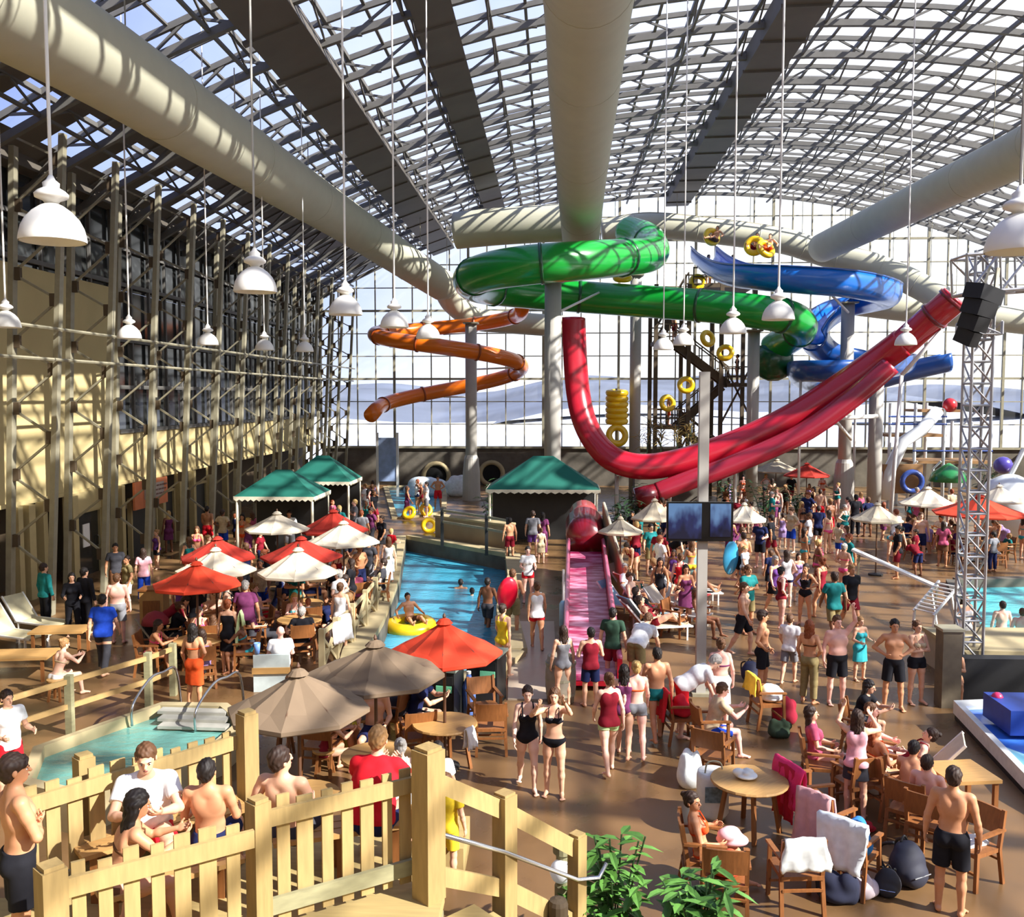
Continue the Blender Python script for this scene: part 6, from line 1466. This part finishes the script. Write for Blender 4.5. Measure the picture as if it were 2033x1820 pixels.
# right foreground
pp('shirtless man in long black shorts standing with his back to the camera', 1885, 1812, 152, 'stand', 'm', 'tan', 'short', 'dark', 'shorts:black', 1.78)
pp('girl in grey shorts and pale top raising her arms to her long brown hair', 1697, 1622, 165, 'reach', 'f', 'fair', 'long', 'dark', 'tank:pale_pink skirt:charcoal', 1.6)
pp('long-haired woman in a rose top seated facing right', 1622, 1398, 80, 'sit', 'f', 'fair', 'long', 'dark', 'tshirt:rose briefs:dark_red', 1.66, 0, 'n', H_)
pp('red-haired woman with bare back seated beside the girl in grey shorts', 1752, 1424, 110, 'sit3', 'f', 'tan', 'long', 'red', 'bikini:orange briefs:brown', 1.66, 0, 'n', H_)
pp('dark-haired boy seated with bare back right of the red-haired woman', 1806, 1468, 140, 'sit2', 'm', 'tan', 'short', 'black', 'trunks:brown', 1.62, 0, 'n', H_)
pp('bare-backed boy seated directly left of the standing man', 1846, 1490, 140, 'sit', 'm', 'pink', 'short', 'dark', 'trunks:navy', 1.62, 0, 'n', H_)
pp('sunlit woman in an orange bikini leaning back at the left of the round tan table', 1396, 1767, 84, 'sit3', 'f', 'tan', 'bun', 'dark', 'bikini:orange briefs:orange', 1.66)
heap('pale pink towel over the lap of the orange bikini woman', seatpt(1452, 1762, .56), (.26, .2, .2), (226, 180, 184), 31); heap('orange-red cloth on the brown-backed armchair', seatpt(1439, 1810, .47), (.26, .24, .24), (222, 84, 50), 32)
pp('dark-clothed woman seated under the arms-out man', 1703, 1338, 60, 'sit2', 'f', 'fair', 'long', 'black', 'tshirt:black skirt:charcoal', 1.64, 0, 'n', H_)
pp('brown-haired person sitting in the row below the black swim skirt', 1742, 1392, 70, 'sit', 'm', 'pink', 'short', 'brown', 'trunks:rose', 1.64, 0, 'n', H_)
pp('pale-legged bather lying back right of the red-haired woman', 1790, 1430, 250, 'lie', 'f', 'pale', 'bun', 'dark', 'onepiece:dark_red', 1.62, 0, 'n', H_, 1.1)
pp('child in bright yellow seen between the stair rails', 888, 1752, 160, 'stand', 'm', 'fair', 'short', 'brown', 'shorts:yellow tshirt:yellow', 1.42)
pp('man in blue shorts and beige shirt stooping behind the loaded armchair', 1410, 1500, 100, 'sit2', 'm', 'pink', 'short', 'brown', 'shorts:blue tshirt:beige', 1.7, 0, 'n')
# left walkway
pp('tall woman in an orange sarong with a long dark plait', 388, 1402, 175, 'stand2', 'f', 'tan', 'long', 'black', 'bikini:orange towelwrap:orange', 1.66)
pp('woman in a short black dress carrying a pale green towel', 455, 1335, 180, 'stand', 'f', 'fair', 'bun', 'red', 'dress:black', 1.64)
pp('heavy man in a bright blue T-shirt seen from behind', 207, 1338, 185, 'walk', 'm', 'fair', 'short', 'black', 'pants:charcoal tshirt:blue', 1.80, 0, 'b')
pp('bare-backed woman sitting in front of the wide tan table', 110, 1264, 150, 'sit2', 'f', 'pale', 'bun', 'sandy', 'bikini:beige briefs:white', 1.62, 0, 'n', H_)
pp('person in a teal jacket standing by the tan posts', 92, 1246, 150, 'stand', 'm', 'fair', 'short', 'dark', 'pants:black jacket:teal', 1.72)
pp('dark-clothed person beside the white notice on the post', 146, 1262, 30, 'hold', 'f', 'fair', 'long', 'black', 'pants:black jacket:black', 1.62)
pp('shirtless stout man with grey shorts beyond the blue shirt', 236, 1276, 190, 'stand', 'm', 'pink', 'short', 'brown', 'shorts:grey', 1.74, 0, 'b')
pp('person in a black coat just right of the dark doorway', 172, 1258, 160, 'stand', 'm', 'fair', 'short', 'black', 'pants:black jacket:black', 1.72)
pp('long-haired woman in a pink scarf top near the orange sign', 287, 1196, 200, 'stand', 'f', 'fair', 'long', 'dark', 'pants:blue tshirt:pale_pink', 1.62)
pp('dark-haired man among the people below the doorway frame', 232, 1192, 30, 'stand', 'm', 'tan', 'short', 'black', 'pants:brown tshirt:charcoal', 1.72)
pp('boy in khaki by the open doorway left of the pink scarf', 254, 1212, 320, 'stand2', 'm', 'tan', 'short', 'dark', 'shorts:white tshirt:khaki', 1.58)
pp('person with a red and black jacket bending over a pushchair', 322, 1300, 120, 'bend', 'f', 'fair', 'bun', 'dark', 'pants:black jacket:dark_red', 1.66)
pp('man in a maroon checked shirt standing by the cream umbrellas', 490, 1302, 185, 'stand', 'm', 'tan', 'short', 'grey', 'pants:charcoal tshirt:plum', 1.80, 0, 'b')
pp('bald man in a pale shirt seated at the crossed railing corner', 556, 1238, 200, 'sit', 'm', 'pink', '', '', 'shorts:grey tshirt:white', 1.72, 0, 'b', H_)
pp('man in purple and red standing under the frontmost orange umbrella', 362, 1272, 160, 'stand', 'm', 'tan', 'short', 'black', 'pants:navy tshirt:purple', 1.72)
pp('woman in a magenta skirt beside the purple-shirted man', 390, 1290, 190, 'stand2', 'f', 'fair', 'long', 'black', 'tshirt:black skirt:rose', 1.60)
pp('woman wrapped in a white towel by the deck railing', 678, 1292, 170, 'stand', 'f', 'fair', 'bun', 'brown', 'dress:white', 1.66)
pp('woman in white leaning at the far end of the deck railing', 772, 1165, 200, 'stand', 'f', 'fair', 'long', 'brown', 'dress:white', 1.62)
pp('child in a red top at the far corner of the left patio', 778, 1130, 150, 'hold', 'f', 'fair', 'short', 'blond', 'tshirt:red shorts:navy', 1.45)
# river side
pp('dark figure wading at the right side of the river', 968, 1262, 160, 'walk', 'm', 'brown', 'short', 'black', 'shorts:charcoal', 1.72, -.8)
pp('swimmer with only head and shoulders above the river', 915, 1246, 180, 'stand', 'm', 'tan', 'short', 'black', 'shorts:blue', 1.7, -1.85, top=1.7)
pp('dark-haired swimmer close to the orange umbrella top', 937, 1262, 200, 'stand', 'f', 'tan', 'short', 'black', 'onepiece:black', 1.62, -1.85, top=1.62)
pp('rider lounging in the yellow ring on the river', 815, 1240, 30, 'ride', 'm', 'tan', 'short', 'black', 'shorts:brown', 1.6, -.42)
pp('woman in a white top and red bottoms walking left of the flume', 1066, 1288, 185, 'walk', 'f', 'tan', 'bun', 'brown', 'tank:white trunks:red', 1.66)
pp('person carrying a bright red float by the river edge', 1018, 1262, 170, 'hold', 'm', 'tan', 'short', 'brown', 'shorts:khaki', 1.72)
pp('woman in a white and navy head wrap behind the red float carrier', 1048, 1195, 10, 'hold', 'f', 'pink', 'bun', 'black', 'tshirt:white trunks:red', 1.66)
pp('bather in a yellow and black swimsuit at the right tip of the orange umbrella', 998, 1345, 150, 'walk2', 'f', 'fair', 'bun', 'dark', 'onepiece:yellow', 1.64)
pp('boy in dark red trunks leaning on the rail by the large tent', 1012, 1112, 200, 'stand', 'm', 'tan', 'short', 'black', 'shorts:dark_red', 1.6)
pp('man in purple shorts standing before the large green tent', 1058, 1105, 175, 'stand', 'm', 'fair', 'short', 'dark', 'shorts:purple tshirt:grey', 1.76)
pp('woman in plum clothes beside the purple shorts under the tent', 1078, 1102, 160, 'stand', 'f', 'tan', 'long', 'black', 'pants:plum tshirt:plum', 1.66)
pp('child with a pale towel in front of the large green tent', 1074, 1118, 190, 'stand', 'f', 'pale', 'bun', 'brown', 'dress:beige', 1.3)
t = tag(MB().ball((0, 0, 0), (.26, .13, .42), 14, 10).build('float_board', plastic('float_red', (214, 20, 50)), None, True), 'bright red float carried at the river edge', 'float'); t.location = G(1018, 1262) + Vector((-.12, -.36, 1.15)); t.rotation_euler = (.1, .15, .3)
# slide riders and stair climbers
for px, py, Y, rz, lab, wear, sk in ((1420, 482, 50.6, -40, 'rider with a yellow ring at the very top of the blue slide', 'shorts:brown', 'tan'), (1500, 500, 45.2, -30, 'dark-haired rider in the first yellow ring on the blue slide', 'shorts:dark_red', 'tan'), (1526, 502, 44.6, -30, 'rider in the second yellow ring on the blue slide', 'shorts:orange', 'fair')):
    p = P(px, py, Y); o = person(lab, p, rz, 'ride', 'm', sk, 'short', 'black', [tuple(wear.replace('_', ' ').split(':'))], 1.7)
deckz = {1375: 12.2, 1400: 12.2, 1420: 9.1}
for (xo, yo, zz, rz, sex, wear, lab) in ((.1, -.8, 12.2, 30, 'm', 'shorts:red', 'person in red shorts waiting on the top tower platform'), (.35, -1.0, 12.2, -20, 'f', 'onepiece:purple', 'woman in a purple swimsuit waiting on the top tower platform'), (.6, -.6, 12.2, 200, 'm', 'shorts:navy', 'man in navy shorts waiting on the top tower platform'), (-.6, -1.0, 9.1, 60, 'm', 'shorts:dark_red', 'boy in dark red shorts on the second tower deck'), (.7, -1.0, 6.7, 250, 'f', 'onepiece:black', 'woman in a black swimsuit on the middle tower deck'), (-.7, -1.0, 4.3, 80, 'm', 'shorts:orange', 'man in orange shorts on the low tower deck')):
    person(lab, Vector((ox.x + xo * hx, YT + yo, zz)), rz, 'stand', sex, 'tan', 'short', 'dark', [tuple(wear.replace('_', ' ').split(':'))], None)
# props held
t = tag(MB().ball((0, 0, 0), (.27, .05, .55), 14, 9).build('bodyboard', plastic('board_cyan', (70, 170, 215)), None, True), 'cyan bodyboard held upright right of the television', 'bodyboard', 'bodyboards'); t.location = G(1464, 1165) + Vector((-.25, -.15, .95)); t.rotation_euler = (.1, 0, .3)
t = tag(MB().ball((0, 0, 0), (.33, .08, .42), 14, 9).build('bodyboard', plastic('board_mint', (170, 220, 214)), None, True), 'pale mint round board carried under the television', 'bodyboard', 'bodyboards'); t.location = G(1370, 1175) + Vector((0, -.2, 1.0)); t.rotation_euler = (-.1, 0, -.2)
drape('pale green towel over the arm of the black-dressed woman', G(455, 1335) + Vector((.28, .0, 0)), .16, .3, .75, (200, 216, 160), 90, 1.35, seed=4, drop_in=0.)
drape('white towel hung over the deck railing below the cream umbrellas', G(684, 1306), .4, .55, .5, (236, 232, 232), 60, 1.0, seed=2); drape('pinkish white towel hung on the railing left of the white-wrapped woman', G(668, 1322), .3, .45, .5, (232, 222, 226), 60, .98, seed=6); drape('white towel on the far end of the deck railing', G(768, 1178), .5, .6, .5, (236, 236, 232), 70, 1.0, seed=3)
t = thing('pushchair', 'dark pushchair under the red-jacketed person on the left walkway', 'pushchair', G(318, 1312), 1.4); MB().box((0, 0, .45), (.42, .5, .1)).build('seat', M_dark, t); MB().box((0, .26, .72), (.42, .06, .5)).build('backrest', M_dark, t)
MB().lathe([(.30, 0), (.28, .12), (.18, .24), (.02, .3)], 12, (0, .1, .85)).build('hood', mat('hood_red', (140, 40, 50), rough=.8), t, True)
for sx in (-.24, .24):
    MB().beam((sx, .45, 1.0), (sx, -.3, .12), .03).beam((sx, -.2, .6), (sx, .32, .12), .03).build('side_frame', M_steel, t)
    for yy in (-.3, .32): MB().tube([(sx - .02, yy, .12), (sx + .02, yy, .12)], .12, 14).build('wheel', M_blk, t)
# seated people at the crowded tables
WM = ['shorts:red', 'shorts:navy', 'shorts:grey tshirt:charcoal', 'shorts:navy tshirt:dark_red', 'shorts:black tshirt:navy', 'shorts:khaki tshirt:teal', 'shorts:black', 'shorts:grey tshirt:white', 'pants:navy tshirt:grey', 'shorts:dark_red tshirt:black', 'shorts:blue tshirt:beige', 'pants:charcoal tshirt:plum']
WF = ['onepiece:black', 'onepiece:dark_red', 'bikini:turquoise briefs:turquoise', 'bikini:black briefs:black', 'tshirt:black skirt:charcoal', 'dress:plum', 'tank:white trunks:navy', 'bikini:pink briefs:pink', 'tshirt:rose skirt:brown', 'onepiece:teal', 'dress:lilac', 'tank:purple skirt:black', 'bikini:orange briefs:orange', 'tshirt:white pants:grey']
NAMES = {'shorts': 'shorts', 'trunks': 'short trunks', 'tshirt': 'T-shirt', 'tank': 'vest top', 'onepiece': 'swimsuit', 'bikini': 'bikini', 'skirt': 'skirt', 'dress': 'dress', 'pants': 'trousers', 'jacket': 'jacket', 'briefs': None, 'towelwrap': 'towel skirt'}
def describe(wear):
    out = []
    for q in wear.split()[::-1]:
        k, c = q.split(':'); n = NAMES[k]
        if n: out.append(c.replace('_', ' ') + ' ' + n)
    return ' and '.join(out)
HW = {'black': 'black-haired', 'dark': 'dark-haired', 'brown': 'brown-haired', 'sandy': 'sandy-haired', 'blond': 'blond', 'grey': 'grey-haired', 'red': 'red-haired'}
SEEN = set()
def auto(loc, rz, pose, place, h=None, dark=False, swim=False, r=R_):
    for _ in range(200):
        sex = r.choice('mf'); w = r.choice(WM if sex == 'm' else WF)
        if swim and ('pants' in w or 'charcoal' in w): continue
        hc = r.choice(['black', 'dark', 'dark', 'brown', 'brown', 'sandy', 'blond', 'grey', 'red']); kid = r.random() < .14
        who = ('boy' if sex == 'm' else 'girl') if kid else ('man' if sex == 'm' else 'woman')
        lab = '%s %s in %s %s' % (HW[hc], who, describe(w), place)
        if lab not in SEEN: break
    SEEN.add(lab)
    hh = (1.42 if kid else (1.78 if sex == 'm' else 1.66)) * r.uniform(.97, 1.03)
    w = [(a, b.replace('_', ' ')) for a, b in (x.split(':') for x in w.split())]
    USED.append((loc.x, loc.y))
    person(lab, loc, rz, pose, sex, r.choice(['pale', 'fair', 'fair', 'tan', 'tan', 'olive', 'pink', 'brown']), r.choice(['short', 'short', 'fringe'] if sex == 'm' else ['long', 'long', 'bun']), hc, w, hh, 'n')
    return lab
short = {3: 'at the orange umbrella, left patio', 4: 'at the left cream umbrella', 5: 'at the middle cream umbrella', 6: 'at the red umbrella', 7: 'at the back cream umbrella', 8: 'at the tower-side cream umbrella', 9: 'at the orange umbrella, right patio'}
for i, ss in SEATS.items():
    for p, rz, w in ss: auto(p, rz, R_.choice(('sit', 'sit2', 'sit2', 'sit3')), 'seated ' + short[i])
def scatter(poly, n, place, poses, mind=.62, swim=False, tries=4000, face=None, z=0., ht=None, seed=1):
    r = random.Random(seed); xs = [p[0] for p in poly]; ys = [p[1] for p in poly]; k = 0
    def inside(x, y):
        c = False
        for i in range(len(poly)):
            (x1, y1), (x2, y2) = poly[i], poly[i - 1]
            if (y1 > y) != (y2 > y) and x < (x2 - x1) * (y - y1) / (y2 - y1) + x1: c = not c
        return c
    for _ in range(tries):
        if k >= n: break
        x, y = r.uniform(min(xs), max(xs)), r.uniform(min(ys), max(ys))
        if not inside(x, y): continue
        l = G(x, y, z)
        if any((l.x - a) ** 2 + (l.y - b) ** 2 < mind * mind for a, b in USED): continue
        po = r.choice(poses); rz = r.uniform(0, 360) if face is None else face + r.uniform(-50, 50)
        lab = auto(l, rz, po, place, swim=swim, r=r); k += 1
        if po[:3] == 'sit' and True: stool(l, 'stool under the ' + lab)
        elif po in ('lie', 'sit3'): sunbed('sunbed under the ' + lab, l, rz, r.choice(((206, 196, 170), (190, 196, 190), (140, 190, 210))))
ST = ('stand', 'stand2', 'walk', 'walk2', 'hold', 'hips', 'cross')
c = head_at(110, 1264, 1.27); stool(c, 'wooden stool under the bare-backed woman by the wide tan table')
c = head_at(800, 1466, 1.25, .4); tag(MB().box((0, 0, .2), (1.3, .9, .4)).build('low_platform', M_deck), 'low timber platform behind the tall fence post', 'platform').location = (c.x + .15, c.y + .1, 0)
stool(c, 'wooden stool under the pale woman leaning over near the fence post'); c = head_at(868, 1462, 1.23, .3); stool(Vector((c.x, c.y, .4)), 'wooden stool under the person in white right of the fence post')
c = head_at(1790, 1430, 1.1); sunbed('sunbed under the pale-legged bather right of the red-haired woman', c, 250, (206, 196, 170))
scatter([(330, 1200), (640, 1210), (600, 1300), (520, 1320), (420, 1290)], 12, 'before the left patio tables', ST, seed=3, mind=.7)
scatter([(300, 1110), (640, 1090), (760, 1110), (740, 1160), (640, 1200), (330, 1190)], 20, 'among the left patio umbrellas', ST, seed=4, mind=.75)
scatter([(640, 1190), (735, 1150), (745, 1185), (660, 1290)], 9, 'near the crossed deck railing', ('stand', 'stand2', 'hold', 'hips'), seed=5, mind=.7)
scatter([(330, 1070), (700, 1050), (760, 1075), (740, 1105), (330, 1110)], 14, 'behind the left patio', ST, seed=6, mind=.9)
scatter([(1235, 1130), (1400, 1120), (1410, 1235), (1370, 1260), (1300, 1235)], 13, 'standing among the flume sunbeds', ('stand', 'stand2', 'hold', 'bend', 'walk'), seed=7, mind=.75, swim=True)
scatter([(1235, 1200), (1380, 1190), (1400, 1270), (1290, 1275)], 8, 'beside the flume', ('lie', 'lie', 'sit3'), seed=8, mind=.8, swim=True, face=80)
scatter([(1235, 1075), (1330, 1070), (1380, 1110), (1250, 1128)], 10, 'in the crowd behind the television', ST, seed=9, mind=.8, swim=True)
scatter([(1430, 1130), (1680, 1110), (1700, 1260), (1640, 1300), (1430, 1270)], 20, 'in the sunlit queue', ST, seed=10, mind=.95, swim=True)
scatter([(1440, 1050), (1680, 1040), (1690, 1110), (1440, 1125)], 22, 'in the far queue', ST, seed=11, mind=1.0, swim=True)
scatter([(1440, 1000), (1680, 990), (1690, 1038), (1440, 1048)], 14, 'by the faraway shrubs', ST, seed=12, mind=1.2, swim=True)
scatter([(1740, 1085), (2033, 1085), (2033, 1140), (1760, 1150)], 14, 'standing on the right patio', ('stand', 'stand2', 'hold', 'bend'), seed=13, mind=.8)
scatter([(1700, 1030), (1900, 1030), (1900, 1075), (1710, 1080)], 8, 'behind the right umbrellas', ST, seed=14, mind=1.1)
scatter([(800, 1010), (870, 1010), (872, 1034), (800, 1050)], 5, 'at the river landing', ST, seed=15, mind=.7, swim=True)
scatter([(560, 1500), (690, 1470), (820, 1470), (820, 1500), (640, 1540)], 6, 'around the brown umbrella tables', ('sit', 'sit2', 'sit3'), seed=16, mind=.7)
scatter([(690, 1000), (770, 1000), (770, 1050), (700, 1050)], 6, 'by the far blue screen', ST, seed=17, mind=.9)
pp('dark figure in black clothes standing before the pale wrapped column', 1697, 1066, 185, 'stand', 'm', 'brown', 'short', 'black', 'pants:black jacket:black', 1.85)
pp('bather in a rash vest holding the cyan bodyboard', 1474, 1165, 190, 'hold', 'm', 'tan', 'short', 'dark', 'shorts:black', 1.76)
pp('bather carrying the pale mint board below the television', 1372, 1178, 180, 'hold', 'f', 'tan', 'long', 'brown', 'bikini:yellow briefs:yellow', 1.66)
pp('lifeguard in a red swimsuit beside the grey screen post', 1350, 1215, 170, 'stand', 'f', 'pink', 'bun', 'brown', 'onepiece:red', 1.68)

# small pieces sit one level deeper, under the part they belong to
SUB = {'canopy_cap': 'canopy', 'finial': 'pole', 'rib': 'canopy', 'bulb': 'shade', 'slot_label': 'slot', 'flange': ('slide_tube', 'entry_tube'), 'picture': 'screen_frame', 'zipper': 'bag_body', 'grab_handle': 'bag_body', 'lettering': 'sign_face', 'seam_ring': 'duct_tube',
       'hoop': 'barrel_body', 'trough_rim': 'slide_trough', 'door_handle': 'door_leaf', 'print': 'tote_body', 'tote_handle': 'tote_body', 'node_plates': 'lacing', 'pink_knob': 'navy_block', 'valance': 'roof', 'bottle_cap': 'bottle_body', 'coping': ('wall_block', 'platform_block')}
for o in list(COL.objects):
    b = o.name.split('.')[0]
    if b in SUB and o.parent and o.parent.parent is None:
        tg = SUB[b] if isinstance(SUB[b], tuple) else (SUB[b],)
        q = [c for c in o.parent.children if c.name.split('.')[0] in tg]
        if q: o.parent = q[0]
for l, n in LABELS.items():
    if len(n) > 1: print('DUPLABEL', l, n)
    if not 4 <= len(l.split()) <= 16: print('LEN', len(l.split()), l)
# ------------------------------------------------------------------ light
w = bpy.data.worlds.new('sky'); SC.world = w; w.use_nodes = True
N = w.node_tree.nodes; L = w.node_tree.links; bg = N['Background']
tc = N.new('ShaderNodeTexCoord'); no = N.new('ShaderNodeTexNoise'); no.inputs['Scale'].default_value = 2.2; no.inputs['Detail'].default_value = 6
L.new(tc.outputs['Generated'], no.inputs['Vector'])
sp = N.new('ShaderNodeSeparateXYZ'); L.new(tc.outputs['Generated'], sp.inputs[0])
ma = N.new('ShaderNodeMath'); ma.operation = 'MULTIPLY_ADD'; ma.inputs[1].default_value = .75; L.new(sp.outputs['X'], ma.inputs[0]); L.new(no.outputs['Fac'], ma.inputs[2])
mz = N.new('ShaderNodeMath'); mz.operation = 'MULTIPLY_ADD'; mz.inputs[1].default_value = -.95; L.new(sp.outputs['Z'], mz.inputs[0]); m4 = N.new('ShaderNodeMath'); m4.operation = 'ADD'; m4.inputs[1].default_value = .32; L.new(ma.outputs[0], m4.inputs[0]); L.new(m4.outputs[0], mz.inputs[2])
rp = N.new('ShaderNodeValToRGB'); e = rp.color_ramp.elements
e[0].position = .08; e[0].color = (.20, .29, .66, 1); e[1].position = .70; e[1].color = (1., 1., 1., 1); q = e.new(.36); q.color = (.44, .54, .88, 1)
L.new(mz.outputs[0], rp.inputs[0]); L.new(rp.outputs[0], bg.inputs[0]); bg.inputs[1].default_value = 1.45
sl = bpy.data.lights.new('sun', 'SUN'); sl.energy = 14.; sl.angle = math.radians(.6); sl.color = (1., .93, .82)
so = bpy.data.objects.new('sun', sl); COL.objects.link(so)
sd = Vector((.74, -.34, .58)).normalized()
so.rotation_euler = (-sd).to_track_quat('-Z', 'Y').to_euler(); so.location = (20, -10, 30)
SC.view_settings.view_transform = 'Standard'; SC.view_settings.look = 'None'; SC.view_settings.gamma = 1.; SC.view_settings.exposure = 0.; SC.view_settings.use_curve_mapping = False
cy = SC.cycles; cy.max_bounces = 6; cy.diffuse_bounces = 4; cy.glossy_bounces = 3; cy.transmission_bounces = 4; cy.transparent_max_bounces = 12; cy.caustics_reflective = False; cy.caustics_refractive = False
cy.use_denoising = True; cy.sample_clamp_indirect = 6.; cy.use_adaptive_sampling = True; cy.adaptive_threshold = .025
